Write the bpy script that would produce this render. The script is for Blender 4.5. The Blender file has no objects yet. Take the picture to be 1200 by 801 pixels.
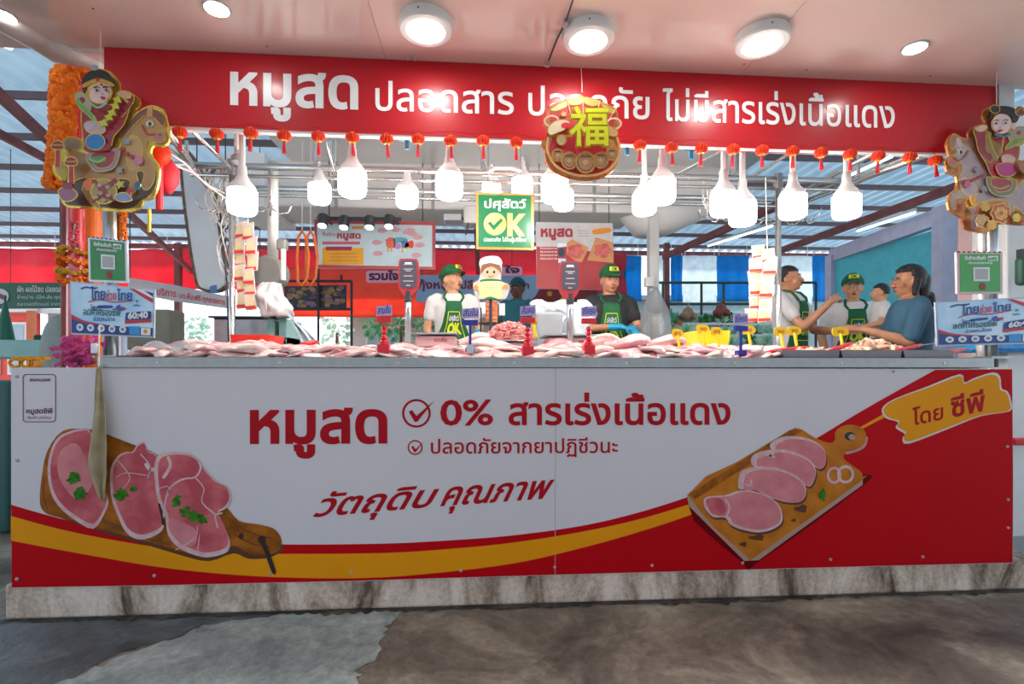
import bpy, bmesh, math, random
import numpy as np
from mathutils import Vector, Matrix, noise, geometry
SC = bpy.context.scene
COL = SC.collection
R = math.radians
rnd = random.Random(7)

# ------------------------------------------------------------ camera
F = 600.0; HZ = 430.0; CAMZ = 1.10; TH = R(3.7); CT = math.cos(TH); ST = math.sin(TH)
cd = bpy.data.cameras.new('camera'); cam = bpy.data.objects.new('camera', cd); COL.objects.link(cam)
cam.location = (0, 0, CAMZ); cam.rotation_euler = (R(90), 0, -TH)
cd.sensor_width = 36; cd.lens = 18; cd.shift_y = (HZ - 400.5) / 1200; cd.clip_start = .05; cd.clip_end = 300
SC.camera = cam
# ------------------------------------------------------------ world
w = bpy.data.worlds.new('world'); SC.world = w; w.use_nodes = True
nt = w.node_tree; bg = nt.nodes['Background']
tc = nt.nodes.new('ShaderNodeTexCoord'); sp = nt.nodes.new('ShaderNodeSeparateXYZ'); cr = nt.nodes.new('ShaderNodeValToRGB')
nt.links.new(tc.outputs['Generated'], sp.inputs[0]); nt.links.new(sp.outputs['Z'], cr.inputs[0]); nt.links.new(cr.outputs[0], bg.inputs[0])
cr.color_ramp.elements[0].position = 0.0; cr.color_ramp.elements[0].color = (.86, .93, 1, 1)
cr.color_ramp.elements[1].position = .6; cr.color_ramp.elements[1].color = (.62, .78, 1, 1)
bg.inputs[1].default_value = 2.5
# low daylight coming in from the open back of the market
sl = bpy.data.lights.new('sun', 'SUN'); sl.energy = 6.0; sl.angle = R(6); sl.color = (1, .96, .9)
so_ = bpy.data.objects.new('sun', sl); COL.objects.link(so_); so_.rotation_euler = Vector((-.25, .80, .55)).to_track_quat('Z', 'Y').to_euler()
# ------------------------------------------------------------ view
vs = SC.view_settings; vs.view_transform = 'Standard'; vs.look = 'None'; vs.gamma = 1; vs.exposure = 0.0; vs.use_curve_mapping = False
SC.cycles.max_bounces = 7; SC.cycles.diffuse_bounces = 4; SC.cycles.glossy_bounces = 4; SC.cycles.transparent_max_bounces = 8
SC.cycles.sample_clamp_indirect = 6
BULB = 42.0; PANEL = 55.0

# ------------------------------------------------------------ helpers
def at(px, py, Y, dy=0.0):
    cx = (px - 600) / F; cz = (HZ - py) / F
    d = -cx * ST + CT; t = Y / d
    return Vector(((cx * CT + ST) * t, Y + dy, CAMZ + cz * t))
def mpp(px, Y):                                   # metres per pixel
    return Y / (-(px - 600) / F * ST + CT) / F
def crop(x0, y0, s, pts): return [(x0 + u / s, y0 + v / s) for u, v in pts]

MATS = {}
def srgb(c):
    if isinstance(c, str):
        c = tuple(int(c[i:i + 2], 16) / 255 for i in (0, 2, 4))
        return tuple((x / 12.92 if x < .04045 else ((x + .055) / 1.055) ** 2.4) for x in c)
    return c
def mat(name, col, rough=.5, metal=0, col2=None, ns=8, nr=(.35, .65), bump=0, bs=40, emit=0, coat=0, coatr=.05, trans=0, alpha=1, transl=0, spec=.5, objrand=0):
    if name in MATS: return MATS[name]
    m = bpy.data.materials.new(name); m.use_nodes = True; MATS[name] = m
    n = m.node_tree.nodes; l = m.node_tree.links; b = n['Principled BSDF']
    c = srgb(col); c2 = srgb(col2) if col2 else tuple(min(1, x * .88) for x in c)
    tx = n.new('ShaderNodeTexCoord'); no = n.new('ShaderNodeTexNoise'); no.inputs['Scale'].default_value = ns; no.inputs['Detail'].default_value = 5
    vec = tx.outputs['Object']
    if objrand:
        oi = n.new('ShaderNodeObjectInfo'); va = n.new('ShaderNodeVectorMath'); va.operation = 'ADD'
        mu = n.new('ShaderNodeMath'); mu.operation = 'MULTIPLY'; mu.inputs[1].default_value = 37.0
        l.new(oi.outputs['Random'], mu.inputs[0]); l.new(vec, va.inputs[0]); l.new(mu.outputs[0], va.inputs[1]); vec = va.outputs[0]
    l.new(vec, no.inputs['Vector'])
    r = n.new('ShaderNodeValToRGB'); r.color_ramp.elements[0].position = nr[0]; r.color_ramp.elements[1].position = nr[1]
    r.color_ramp.elements[0].color = (*c, 1); r.color_ramp.elements[1].color = (*c2, 1)
    l.new(no.outputs['Fac'], r.inputs[0]); l.new(r.outputs[0], b.inputs['Base Color'])
    b.inputs['Roughness'].default_value = rough; b.inputs['Metallic'].default_value = metal
    b.inputs['Specular IOR Level'].default_value = spec
    b.inputs['Coat Weight'].default_value = coat; b.inputs['Coat Roughness'].default_value = coatr
    b.inputs['Transmission Weight'].default_value = trans; b.inputs['Alpha'].default_value = alpha
    if emit:
        b.inputs['Emission Color'].default_value = (*c, 1); b.inputs['Emission Strength'].default_value = emit
    if bump:
        n2 = n.new('ShaderNodeTexNoise'); n2.inputs['Scale'].default_value = bs; n2.inputs['Detail'].default_value = 4
        bp = n.new('ShaderNodeBump'); bp.inputs['Strength'].default_value = bump; bp.inputs['Distance'].default_value = .02
        l.new(vec, n2.inputs['Vector']); l.new(n2.outputs['Fac'], bp.inputs['Height']); l.new(bp.outputs[0], b.inputs['Normal'])
    if transl:
        tr = n.new('ShaderNodeBsdfTranslucent'); mx = n.new('ShaderNodeMixShader'); mx.inputs[0].default_value = transl
        l.new(r.outputs[0], tr.inputs[0]); l.new(b.outputs[0], mx.inputs[1]); l.new(tr.outputs[0], mx.inputs[2])
        l.new(mx.outputs[0], n['Material Output'].inputs['Surface'])
    return m

ORG = {}
def tag(o, label=None, cat=None, group=None, kind=None):
    if label: o['label'] = label
    if cat: o['category'] = cat
    if group: o['group'] = group
    if kind: o['kind'] = kind
    return o
def thing(name, loc, label, cat, group=None):
    o = bpy.data.objects.new(name, None); COL.objects.link(o); o.location = loc; o.empty_display_size = .05
    ORG[o.name] = Vector(loc); return tag(o, label, cat, group)
def structure(o): o['kind'] = 'structure'; return o

class MB:
    def __init__(s): s.v = []; s.f = []
    def add(s, v, f):
        k = len(s.v); s.v += [Vector(p) for p in v]; s.f += [tuple(i + k for i in q) for q in f]; return s
    def box(s, c, d, rz=0, M=None):
        x, y, z = d[0] / 2, d[1] / 2, d[2] / 2
        p = [Vector((a * x, b * y, e * z)) for e in (-1, 1) for b in (-1, 1) for a in (-1, 1)]
        if M is None: M = Matrix.Rotation(rz, 3, 'Z')
        p = [M @ q + Vector(c) for q in p]
        return s.add(p, [(0, 2, 3, 1), (4, 5, 7, 6), (0, 1, 5, 4), (2, 6, 7, 3), (0, 4, 6, 2), (1, 3, 7, 5)])
    def slab(s, a, b):
        a = Vector(a); b = Vector(b); return s.box((a + b) / 2, [abs(b[i] - a[i]) for i in range(3)])
    def bar(s, a, b, w, h=None):
        a = Vector(a); b = Vector(b); d = b - a; h = h or w
        q = d.to_track_quat('X', 'Z').to_matrix()
        return s.box((a + b) / 2, (d.length, w, h), M=q)
    def tube(s, pts, r, n=8, closed=False):
        pts = [Vector(p) for p in pts]; m = len(pts)
        rr = r if isinstance(r, (list, tuple)) else [r] * m
        v = []; f = []; up = None
        for i in range(m):
            if closed: t = (pts[(i + 1) % m] - pts[i - 1])
            else: t = pts[min(i + 1, m - 1)] - pts[max(i - 1, 0)]
            t = t.normalized() if t.length > 1e-9 else Vector((0, 0, 1))
            if up is None:
                up = Vector((0, 0, 1)) if abs(t.z) < .9 else Vector((1, 0, 0))
            a = (up - t * up.dot(t)); a = a.normalized() if a.length > 1e-6 else t.orthogonal().normalized()
            b = t.cross(a); up = a
            for k in range(n):
                g = 2 * math.pi * k / n; v.append(pts[i] + (a * math.cos(g) + b * math.sin(g)) * rr[i])
        for i in range(m if closed else m - 1):
            j = (i + 1) % m
            for k in range(n): f.append((i * n + k, i * n + (k + 1) % n, j * n + (k + 1) % n, j * n + k))
        if not closed: f.append(tuple(range(n - 1, -1, -1))); f.append(tuple((m - 1) * n + k for k in range(n)))
        return s.add(v, f)
    def capsule(s, a, b, ra, rb, n=10):
        a = Vector(a); b = Vector(b); d = (b - a); L = d.length
        if L < 1e-6: return s.ell(a, (ra,) * 3)
        d.normalize(); P = []; Q = []
        for t in (-1, -.8, -.45, 0): P.append(a + d * ra * t); Q.append(max(ra * math.sqrt(max(0, 1 - t * t)), ra * .05))
        for t in (0, .45, .8, 1): P.append(b + d * rb * t); Q.append(max(rb * math.sqrt(max(0, 1 - t * t)), rb * .05))
        return s.tube(P, Q, n)
    def ell(s, c, r, n=12, m=8, M=None):
        v = []; f = []; c = Vector(c)
        for i in range(m + 1):
            p = math.pi * i / m
            for k in range(n):
                g = 2 * math.pi * k / n
                q = Vector((math.sin(p) * math.cos(g) * r[0], math.sin(p) * math.sin(g) * r[1], math.cos(p) * r[2]))
                if M is not None: q = M @ q
                v.append(c + q)
        for i in range(m):
            for k in range(n): f.append((i * n + k, (i + 1) * n + k, (i + 1) * n + (k + 1) % n, i * n + (k + 1) % n))
        return s.add(v, f)
    def lathe(s, c, prof, n=20, M=None, sx=1):
        v = []; f = []; c = Vector(c)
        for r, z in prof:
            for k in range(n):
                g = 2 * math.pi * k / n; q = Vector((r * math.cos(g) * sx, r * math.sin(g), z))
                if M is not None: q = M @ q
                v.append(c + q)
        for i in range(len(prof) - 1):
            for k in range(n): f.append((i * n + k, i * n + (k + 1) % n, (i + 1) * n + (k + 1) % n, (i + 1) * n + k))
        f.append(tuple(range(n - 1, -1, -1))); f.append(tuple((len(prof) - 1) * n + k for k in range(n)))
        return s.add(v, f)
    def loft(s, rings, n=20, p=2.0):             # rings: (z, a, b, xc, yc)
        v = []; f = []
        for z, a, b, xc, yc in rings:
            for k in range(n):
                g = 2 * math.pi * k / n; c_, s_ = math.cos(g), math.sin(g)
                v.append(Vector((xc + a * math.copysign(abs(c_) ** (2 / p), c_), yc + b * math.copysign(abs(s_) ** (2 / p), s_), z)))
        for i in range(len(rings) - 1):
            for k in range(n): f.append((i * n + k, i * n + (k + 1) % n, (i + 1) * n + (k + 1) % n, (i + 1) * n + k))
        f.append(tuple(range(n - 1, -1, -1))); f.append(tuple((len(rings) - 1) * n + k for k in range(n)))
        return s.add(v, f)
    def grid(s, fn, nu, nv):
        v = [fn(i / nu, j / nv) for j in range(nv + 1) for i in range(nu + 1)]
        f = [(j * (nu + 1) + i, j * (nu + 1) + i + 1, (j + 1) * (nu + 1) + i + 1, (j + 1) * (nu + 1) + i) for j in range(nv) for i in range(nu)]
        return s.add(v, f)
    def build(s, name, m, parent=None, smooth=False, bevel=0, solid=0, remesh=0, smod=3, subd=0, org=None, keep=False):
        me = bpy.data.meshes.new(name)
        if parent is not None: o0 = ORG[parent.name]
        elif org is not None: o0 = Vector(org)
        else:
            xs = [p.x for p in s.v]; ys = [p.y for p in s.v]; zs = [p.z for p in s.v]
            o0 = Vector(((min(xs) + max(xs)) / 2, (min(ys) + max(ys)) / 2, min(zs)))
        me.from_pydata([tuple(p - o0) for p in s.v], [], s.f); me.update()
        if not keep:
            bm = bmesh.new(); bm.from_mesh(me); bmesh.ops.recalc_face_normals(bm, faces=bm.faces); bm.to_mesh(me); bm.free()
        if smooth: me.polygons.foreach_set('use_smooth', [True] * len(me.polygons))
        me.materials.append(m)
        o = bpy.data.objects.new(name, me); COL.objects.link(o)
        if parent is not None: o.parent = parent
        else: o.location = o0
        ORG[o.name] = o0
        if solid: q = o.modifiers.new('s', 'SOLIDIFY'); q.thickness = solid; q.offset = 0
        if remesh:
            q = o.modifiers.new('r', 'REMESH'); q.mode = 'VOXEL'; q.voxel_size = remesh; q.use_smooth_shade = True
            q = o.modifiers.new('m', 'SMOOTH'); q.factor = .5; q.iterations = smod
        if subd: q = o.modifiers.new('u', 'SUBSURF'); q.levels = q.render_levels = subd
        if bevel: q = o.modifiers.new('b', 'BEVEL'); q.width = bevel; q.segments = 2; q.limit_method = 'ANGLE'
        return o
def copy_tree(o, loc, parent=None, rot=None, scale=None):
    c = o.copy(); COL.objects.link(c); c.location = loc
    if rot is not None: c.rotation_euler = rot
    if scale is not None: c.scale = scale
    if parent is not None: c.parent = parent
    for ch in o.children:
        d = ch.copy(); COL.objects.link(d); d.parent = c
        for g in ch.children: e = g.copy(); COL.objects.link(e); e.parent = d
    ORG[c.name] = Vector(loc)
    return c

# --- flat print: filled outlines with correct winding
def fill2d(loops, off=0):
    V2 = []; ED = []; loops = [l for l in loops if len(l) > 2]
    if off:
        areas = []
        for l in loops: areas.append(sum(l[i - 1][0] * l[i][1] - l[i][0] * l[i - 1][1] for i in range(len(l))) / 2)
        sg = 1 if max(areas, key=abs) > 0 else -1
        nl = []
        for l in loops:
            m = len(l); q = []
            for i in range(m):
                d1 = (l[i][0] - l[i - 1][0], l[i][1] - l[i - 1][1]); d2 = (l[(i + 1) % m][0] - l[i][0], l[(i + 1) % m][1] - l[i][1])
                n1 = math.hypot(*d1) or 1; n2 = math.hypot(*d2) or 1
                a = (d1[1] / n1, -d1[0] / n1); b = (d2[1] / n2, -d2[0] / n2)
                sx, sy = a[0] + b[0], a[1] + b[1]; dd = sx * sx + sy * sy
                if dd < .6: k = 1.0 / math.sqrt(dd) if dd > 1e-6 else 0
                else: k = 2 / dd
                q.append((l[i][0] + sg * off * sx * k, l[i][1] + sg * off * sy * k))
            nl.append(q)
        loops = nl
    for l in loops:
        k = len(V2); V2 += [Vector(p) for p in l]; ED += [(k + i, k + (i + 1) % len(l)) for i in range(len(l))]
    r = geometry.delaunay_2d_cdt(V2, ED, [], 0, 1e-6)
    vo = r[0]; fo = r[2]
    if not fo: return [], []
    P = np.array([tuple(v) for v in vo]); T = np.array([tuple(f) for f in fo if len(f) == 3])
    C = P[T].mean(axis=1)
    A = np.array([tuple(V2[a]) for a, b in ED]); B = np.array([tuple(V2[b]) for a, b in ED])
    cx = C[:, :1]; cy = C[:, 1:]
    up = (A[None, :, 1] <= cy) & (B[None, :, 1] > cy); dn = (A[None, :, 1] > cy) & (B[None, :, 1] <= cy)
    side = (B[None, :, 0] - A[None, :, 0]) * (cy - A[None, :, 1]) - (cx - A[None, :, 0]) * (B[None, :, 1] - A[None, :, 1])
    wn = (up & (side > 0)).sum(1) - (dn & (side < 0)).sum(1)
    T = T[wn != 0]
    return [tuple(p) for p in P], [tuple(int(i) for i in t) for t in T]
TXT = {}
def glyphs(s, bold=0):
    if (s, bold) in TXT: return TXT[(s, bold)]
    c = bpy.data.curves.new('txt', 'FONT'); c.body = s; c.resolution_u = 3; c.fill_mode = 'NONE'
    o = bpy.data.objects.new('txt', c); COL.objects.link(o); me = o.to_mesh()
    vs_ = [(v.co.x, v.co.y) for v in me.vertices]; nxt = {}
    for e in me.edges: nxt.setdefault(e.vertices[0], []).append(e.vertices[1]); nxt.setdefault(e.vertices[1], []).append(e.vertices[0])
    loops = []; seen = set()
    for i in range(len(vs_)):
        if i in seen or i not in nxt: continue
        # consecutive index order keeps the contour direction
        l = [i]; seen.add(i); cur = i
        while True:
            cand = [k for k in nxt[cur] if k not in seen]
            if not cand: break
            k = cur + 1 if cur + 1 in cand else cand[0]
            l.append(k); seen.add(k); cur = k
        q = [vs_[k] for k in l]
        out = [q[0]]
        for p in q[1:]:
            if math.hypot(p[0] - out[-1][0], p[1] - out[-1][1]) > 1e-4: out.append(p)
        if len(out) > 2 and math.hypot(out[0][0] - out[-1][0], out[0][1] - out[-1][1]) < 1e-4: out.pop()
        loops.append(out)
    o.to_mesh_clear(); bpy.data.objects.remove(o); bpy.data.curves.remove(c)
    r = fill2d(loops, bold); TXT[(s, bold)] = r; return r
H_TH = 0.0
def _measure(ch):
    P, T = glyphs(ch); return max(P[i][1] for t in T for i in t)
def text_fn(s, fn, m, name, parent, bold=0, slant=0, capref=None):
    """fn(u, v): u 0..1 across the word, v in letter heights"""
    P, T = glyphs(s, bold)
    if not T: return None
    us = [P[i][0] for t in T for i in t]; x0, x1 = min(us), max(us)
    h = _measure(capref or ('ม' if any(ord(c) > 0xE00 for c in s) else '0'))
    b = MB(); b.add([fn((x - x0 + slant * y) / (x1 - x0), y / h) for x, y in P], T)
    return b.build(name, m, parent, keep=True)
def text(s, x0, y0, x1, y1, h0, Y, m, parent, h1=None, bold=0, slant=0, name='lettering', lift=0):
    h1 = h0 if h1 is None else h1
    def fn(u, v):
        return at(x0 + (x1 - x0) * u, y0 + (y1 - y0) * u - v * (h0 + (h1 - h0) * u), Y, -lift)
    return text_fn(s, fn, m, name, parent, bold, slant)
def smoothloop(p, k=3):
    out = []; n = len(p)
    for i in range(n):
        a, b, c, d = p[i - 1], p[i], p[(i + 1) % n], p[(i + 2) % n]
        for j in range(k):
            t = j / k
            out.append(tuple(.5 * (2 * b[q] + (c[q] - a[q]) * t + (2 * a[q] - 5 * b[q] + 4 * c[q] - d[q]) * t * t + (3 * b[q] - a[q] - 3 * c[q] + d[q]) * t ** 3) for q in (0, 1)))
    return out
def circ(x, y, rx, ry=None, n=20, a=0):
    ry = ry or rx
    return [(x + rx * math.cos(a + 2 * math.pi * i / n), y + ry * math.sin(a + 2 * math.pi * i / n)) for i in range(n)]
def rrect(x0, y0, x1, y1, r, n=4):
    out = []
    for cx, cy, a in ((x1 - r, y0 + r, -90), (x1 - r, y1 - r, 0), (x0 + r, y1 - r, 90), (x0 + r, y0 + r, 180)):
        for i in range(n + 1):
            g = R(a + 90 * i / n); out.append((cx + r * math.cos(g), cy + r * math.sin(g)))
    return out
def shape(name, loops, Y, m, parent=None, lift=0, th=0, sm=0, org=None):
    """filled outlines (photo pixels) laid on the plane y=Y, lifted towards the viewer, optional thickness behind"""
    if loops and not isinstance(loops[0][0], (tuple, list)): loops = [loops]
    if sm: loops = [smoothloop(l, sm) for l in loops]
    P, T = fill2d(loops)
    used = sorted({i for t in T for i in t}); ix = {k: j for j, k in enumerate(used)}
    fr = [at(*P[k], Y, -lift) for k in used]; T = [tuple(ix[i] for i in t) for t in T]
    b = MB()
    if th:
        n = len(fr); cnt = {}
        for t in T:
            for i in range(3):
                e = (t[i], t[(i + 1) % 3]); cnt[e] = 1
        v = fr + [p + Vector((0, th, 0)) for p in fr]
        f = list(T) + [tuple(i + n for i in reversed(t)) for t in T]
        for (a, c) in cnt:
            if (c, a) not in cnt: f.append((c, a, a + n, c + n))
        b.add(v, f); return b.build(name, m, parent, org=org)
    b.add(fr, T); return b.build(name, m, parent, keep=True, org=org)
def stroke(pts, wd):
    """polyline -> closed outline of width wd"""
    L = []; Rr = []; n = len(pts)
    for i in range(n):
        a = pts[max(i - 1, 0)]; b = pts[min(i + 1, n - 1)]
        dx, dy = b[0] - a[0], b[1] - a[1]; q = math.hypot(dx, dy) or 1
        L.append((pts[i][0] - dy / q * wd / 2, pts[i][1] + dx / q * wd / 2)); Rr.append((pts[i][0] + dy / q * wd / 2, pts[i][1] - dx / q * wd / 2))
    return L + Rr[::-1]
def ring(x, y, r, wd, n=28): return [circ(x, y, r + wd / 2, n=n), circ(x, y, r - wd / 2, n=n)[::-1]]

# ------------------------------------------------------------ materials
M = dict(
 steel=mat('brushed_steel', (.42, .45, .47), .28, .9, ns=30), dsteel=mat('tray_steel', (.22, .21, .22), .3, .8),
 chrome=mat('polished_pipe', (.8, .78, .74), .22, .9, ns=5),
 alu=mat('aluminium', (.55, .57, .6), .4, .7),
 white=mat('white_paint', (.78, .78, .77), .45, ns=3),
 offwhite=mat('off_white', (.62, .62, .6), .5, ns=3),
 grey=mat('grey_paint', (.36, .38, .4), .5, ns=4),
 dark=mat('dark_paint', (.03, .033, .04), .45),
 black=mat('black_plastic', (.012, .012, .014), .4),
 red_p=mat('red_print', 'be0010', .6, spec=.12, ns=1.5, col2='b6000e'),
 red_ink=mat('red_ink', 'b00c1c', .55, spec=.15), pshade=mat('print_shade_red', '6a0008', .6, spec=.1), white_p=mat('vinyl_white', (.66, .63, .66), .55, spec=.15, ns=1.2, col2=(.63, .60, .63)),
 gold_p=mat('gold_print', 'e8980a', .55, spec=.15, ns=1.5), sign_red=mat('sign_red', 'b40218', .45, spec=.2, coat=.7, coatr=.22, ns=1, col2='ac0216'),
 sign_white=mat('sign_lettering', (.85, .87, .88), .3),
 wood=mat('print_wood', 'ac641c', .55, spec=.15, col2='7a420e', ns=14), wood2=mat('print_wood_light', 'c87a26', .55, spec=.15, col2='b06618', ns=10),
 wood_edge=mat('print_wood_edge', 'b09080', .5),
 pork=mat('print_pork', 'cc6a70', .55, spec=.15, col2='b44c56', ns=9, nr=(.4, .6)), pork2=mat('print_pork_pale', 'd4868a', .55, spec=.15, col2='c8747a', ns=12),
 fat=mat('print_fat', 'dcbcbc', .55, spec=.15, col2='cc9ea2', ns=20), herb=mat('print_herb', '3f8a26', .55, spec=.1, col2='28601a', ns=60), pdark=mat('print_dark', '2a1410', .5),
 shadow_brown=mat('print_brown', '5a2c0c', .5),
 green=mat('green_board', '0f7a4c', .35, coat=.2), green2=mat('bright_green', '3ba54c', .35), gold=mat('gold_trim', 'd9a85e', .3, .2, col2='c88f48'),
 apron=mat('apron_green', '0c5c34', .75, bump=.15, bs=60), cap=mat('cap_green', '0a5a30', .7), yellow=mat('yellow_plastic', 'f0d010', .4),
 yel_ink=mat('yellow_ink', 'd8e020', .5), blue_glove=mat('glove_blue', '22a0c8', .4, transl=.1), redpl=mat('red_plastic', 'e0182c', .35), bluepl=mat('blue_plastic', '1c2f9c', .35),
 blue_ink=mat('blue_ink', '2030a0', .5), black_ink=mat('black_ink', '20242c', .5), navy=mat('navy_ink', '14408c', .4),
 skin=mat('skin', 'c48a68', .5, ns=14, col2='b87c5c', coat=.05), skin_l=mat('skin_light', 'd09874', .5, ns=14, col2='c48c68'), skin_d=mat('skin_dark', '6a4230', .5),
 hair=mat('black_hair', (.012, .01, .009), .4, bump=.5, bs=120), tee=mat('white_cotton', (.72, .68, .66), .8, bump=.2, bs=25), teeb=mat('black_cotton', (.02, .02, .022), .8, bump=.2, bs=25),
 denim=mat('blue_chambray', '3f6880', .8, bump=.3, bs=30, col2='365c74'), trouser=mat('dark_trousers', (.03, .035, .05), .8), lip=mat('lips', '9a4a44', .5), eye=mat('eye_white', (.7, .68, .65), .3), iris=mat('iris_dark', (.015, .01, .008), .2),
 meat=mat('raw_pork', 'd68c92', .32, col2='ecd0c8', ns=9, nr=(.42, .6), bump=.5, bs=22, coat=.35, coatr=.15, objrand=1),
 meatf=mat('pork_fat', 'ecd0c8', .35, col2='d89a98', ns=12, nr=(.5, .68), bump=.4, bs=25, coat=.3, coatr=.15, objrand=1),
 mince=mat('minced_pork', 'e07878', .45, col2='f0b0a8', ns=30), chick=mat('pale_meat', 'e8c8a0', .4, col2='d89c88', ns=14, bump=.4, bs=25, coat=.25, objrand=1),
 sausage=mat('sausage_red', 'b83024', .3, col2='8c1c16', coat=.4), ice=mat('crushed_ice', (.85, .82, .83), .35, bump=.7, bs=50),
 bulb=mat('lit_bulb', (1, .965, .90), .5, emit=BULB), panel=mat('lit_panel', (1, .97, .93), .5, emit=PANEL), spot=mat('lit_spot', (.8, 1, 1), .5, emit=6), tubel=mat('lit_tube', (.85, .93, 1), .5, emit=3),
 lant=mat('lantern_red', 'ff4a20', .5, transl=.45), lanty=mat('lantern_gold', 'f0a020', .4), tassel=mat('tassel_red', 'd82838', .7),
 marig=mat('marigold', 'f08000', .8, col2='e06000', ns=30, bump=.6, bs=60), orange=mat('orange_paint', 'e06a18', .5), pink=mat('pink_petal', 'e060a0', .7, transl=.3, col2='c84488', ns=20),
 tarp=mat('red_tarp', 'f25868', .6, transl=.55, col2='ea4a5c', ns=2), tarpo=mat('orange_tarp', 'f87a5c', .6, transl=.55, col2='f06a50', ns=2), btarp=mat('blue_tarp', '2a9cd4', .6, transl=.6), wtarp=mat('white_tarp', (.86, .92, .94), .6, transl=.6),
 rust=mat('red_oxide_steel', '8c4a44', .6, col2='743a36', ns=6), purl=mat('purlin_steel', '705c5e', .6), sheet=mat('roof_sheet', 'b0c8d4', .45, transl=.24, col2='9cb8c8', ns=2),
 teal=mat('teal_wall', '5aa4b0', .6, col2='509aa6'), lav=mat('lavender_paint', 'c8c4d8', .5), cable=mat('white_cable', (.75, .72, .68), .4),
 leaf=mat('leaf_green', '6ab080', .5, col2='3a8a58', ns=12, objrand=1, transl=.2), leaf2=mat('leaf_pale', 'd8f4e0', .5, col2='b4e4c8', ns=12, objrand=1, transl=.2), leafd=mat('leaf_dark', '2e6a50', .5, col2='1e4a38', objrand=1),
 plas=mat('clear_plastic', (.85, .88, .9), .12, trans=.5, alpha=.55, bump=.6, bs=14), plasb=mat('bluish_plastic', (.68, .80, .88), .25, alpha=.8, bump=.8, bs=12),
 cloth=mat('old_cloth', 'b0a080', .9, col2='988a6c', ns=12, bump=.5, bs=30), aqua=mat('aqua_enamel', '88b8b0', .35),
 tealshirt=mat('teal_cotton', '2a7080', .8), tealcap=mat('teal_cap', '164858', .8), amberf=mat('amber_flower', 'd8a820', .8, col2='c08818', bump=.5, bs=60), pinkred=mat('pinkred_flower', 'e05060', .8, bump=.5, bs=60),
 bluesky=mat('print_sky', '8cc4ec', .4, col2='d0e8f8', ns=5), paper=mat('paper_white', (.82, .82, .85), .5), lilac=mat('card_lilac', 'b8acd8', .5),
)
# ============================================================ SETTING
def conc(name, c1, c2, c3, scale, rough=.55, bump=.4, streak=None):
    m = bpy.data.materials.new(name); m.use_nodes = True; n = m.node_tree.nodes; l = m.node_tree.links; b = n['Principled BSDF']
    tx = n.new('ShaderNodeTexCoord'); mp = n.new('ShaderNodeMapping'); l.new(tx.outputs['Object'], mp.inputs[0])
    if streak: mp.inputs['Scale'].default_value = streak
    a = n.new('ShaderNodeTexNoise'); a.inputs['Scale'].default_value = scale; a.inputs['Detail'].default_value = 9; a.inputs['Roughness'].default_value = .68; a.inputs['Distortion'].default_value = .6
    l.new(mp.outputs[0], a.inputs['Vector']); r = n.new('ShaderNodeValToRGB'); e = r.color_ramp.elements
    e[0].position = .36; e[0].color = (*srgb(c1), 1); e[1].position = .64; e[1].color = (*srgb(c3), 1); k = e.new(.5); k.color = (*srgb(c2), 1)
    l.new(a.outputs['Fac'], r.inputs[0])
    f = n.new('ShaderNodeTexNoise'); f.inputs['Scale'].default_value = scale * 9; f.inputs['Detail'].default_value = 10; f.inputs['Roughness'].default_value = .75; l.new(tx.outputs['Object'], f.inputs['Vector'])
    mx = n.new('ShaderNodeMix'); mx.data_type = 'RGBA'; mx.blend_type = 'OVERLAY'; mx.inputs[0].default_value = 1.0
    l.new(r.outputs[0], mx.inputs[6]); l.new(f.outputs['Fac'], mx.inputs[7]); l.new(mx.outputs[2], b.inputs['Base Color'])
    rr = n.new('ShaderNodeMapRange'); rr.inputs[3].default_value = rough - .2; rr.inputs[4].default_value = rough + .15; l.new(a.outputs['Fac'], rr.inputs[0]); l.new(rr.outputs[0], b.inputs['Roughness'])
    ad = n.new('ShaderNodeMath'); ad.operation = 'MULTIPLY_ADD'; ad.inputs[1].default_value = .35; l.new(f.outputs['Fac'], ad.inputs[0]); l.new(a.outputs['Fac'], ad.inputs[2])
    bp = n.new('ShaderNodeBump'); bp.inputs['Strength'].default_value = bump; bp.inputs['Distance'].default_value = .04; l.new(ad.outputs[0], bp.inputs['Height']); l.new(bp.outputs[0], b.inputs['Normal'])
    return m
m_floor = conc('worn_concrete_floor', '4a443c', '756b5e', 'a09684', 2.1, .5, .5)
m_patch = conc('cement_patch', '76807e', '949e9a', 'b0b8b2', 2.4, .5, .35)
m_darkf = conc('dark_damp_floor', '3a4246', '525c60', '6e787c', 3.0, .42, .35)
m_plinth = conc('stained_plinth', '5c4638', 'c4ae9a', 'ead8c8', 5.5, .75, .35, (1, 1, .3))
fl = MB().slab((-14, -3, -.06), (14, 16, 0)).build('floor', m_floor); structure(fl)
def ground(pts, m, name, z):
    b = MB(); lo = []
    for px, py in pts:
        cx = (px - 600) / F; cz = (HZ - py) / F; t = -CAMZ / cz
        lo.append(((cx * CT + ST) * t, (-cx * ST + CT) * t))
    P, T = fill2d([smoothloop(lo, 16)])
    rr_ = [((x + .06 * noise.noise(Vector((x * 5, y * 5, 1))) + .03 * noise.noise(Vector((x * 24, y * 24, 2))), min(2.362, y + .05 * noise.noise(Vector((x * 6, y * 6, 5))) + .03 * noise.noise(Vector((x * 26, y * 26, 7)))), z)) for x, y in P]
    b.add(rr_, T); o = b.build(name, m, keep=True); structure(o); return o
ground([(395, 712), (470, 712), (455, 735), (440, 765), (420, 801), (400, 850), (-60, 880), (20, 815), (95, 788), (180, 755), (270, 730)], m_patch, 'trim_1', .003)
ground([(-20, 722), (200, 717), (385, 716), (280, 728), (180, 752), (90, 788), (20, 815), (-120, 860), (-200, 800)], m_darkf, 'trim_2', .0025)

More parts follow.
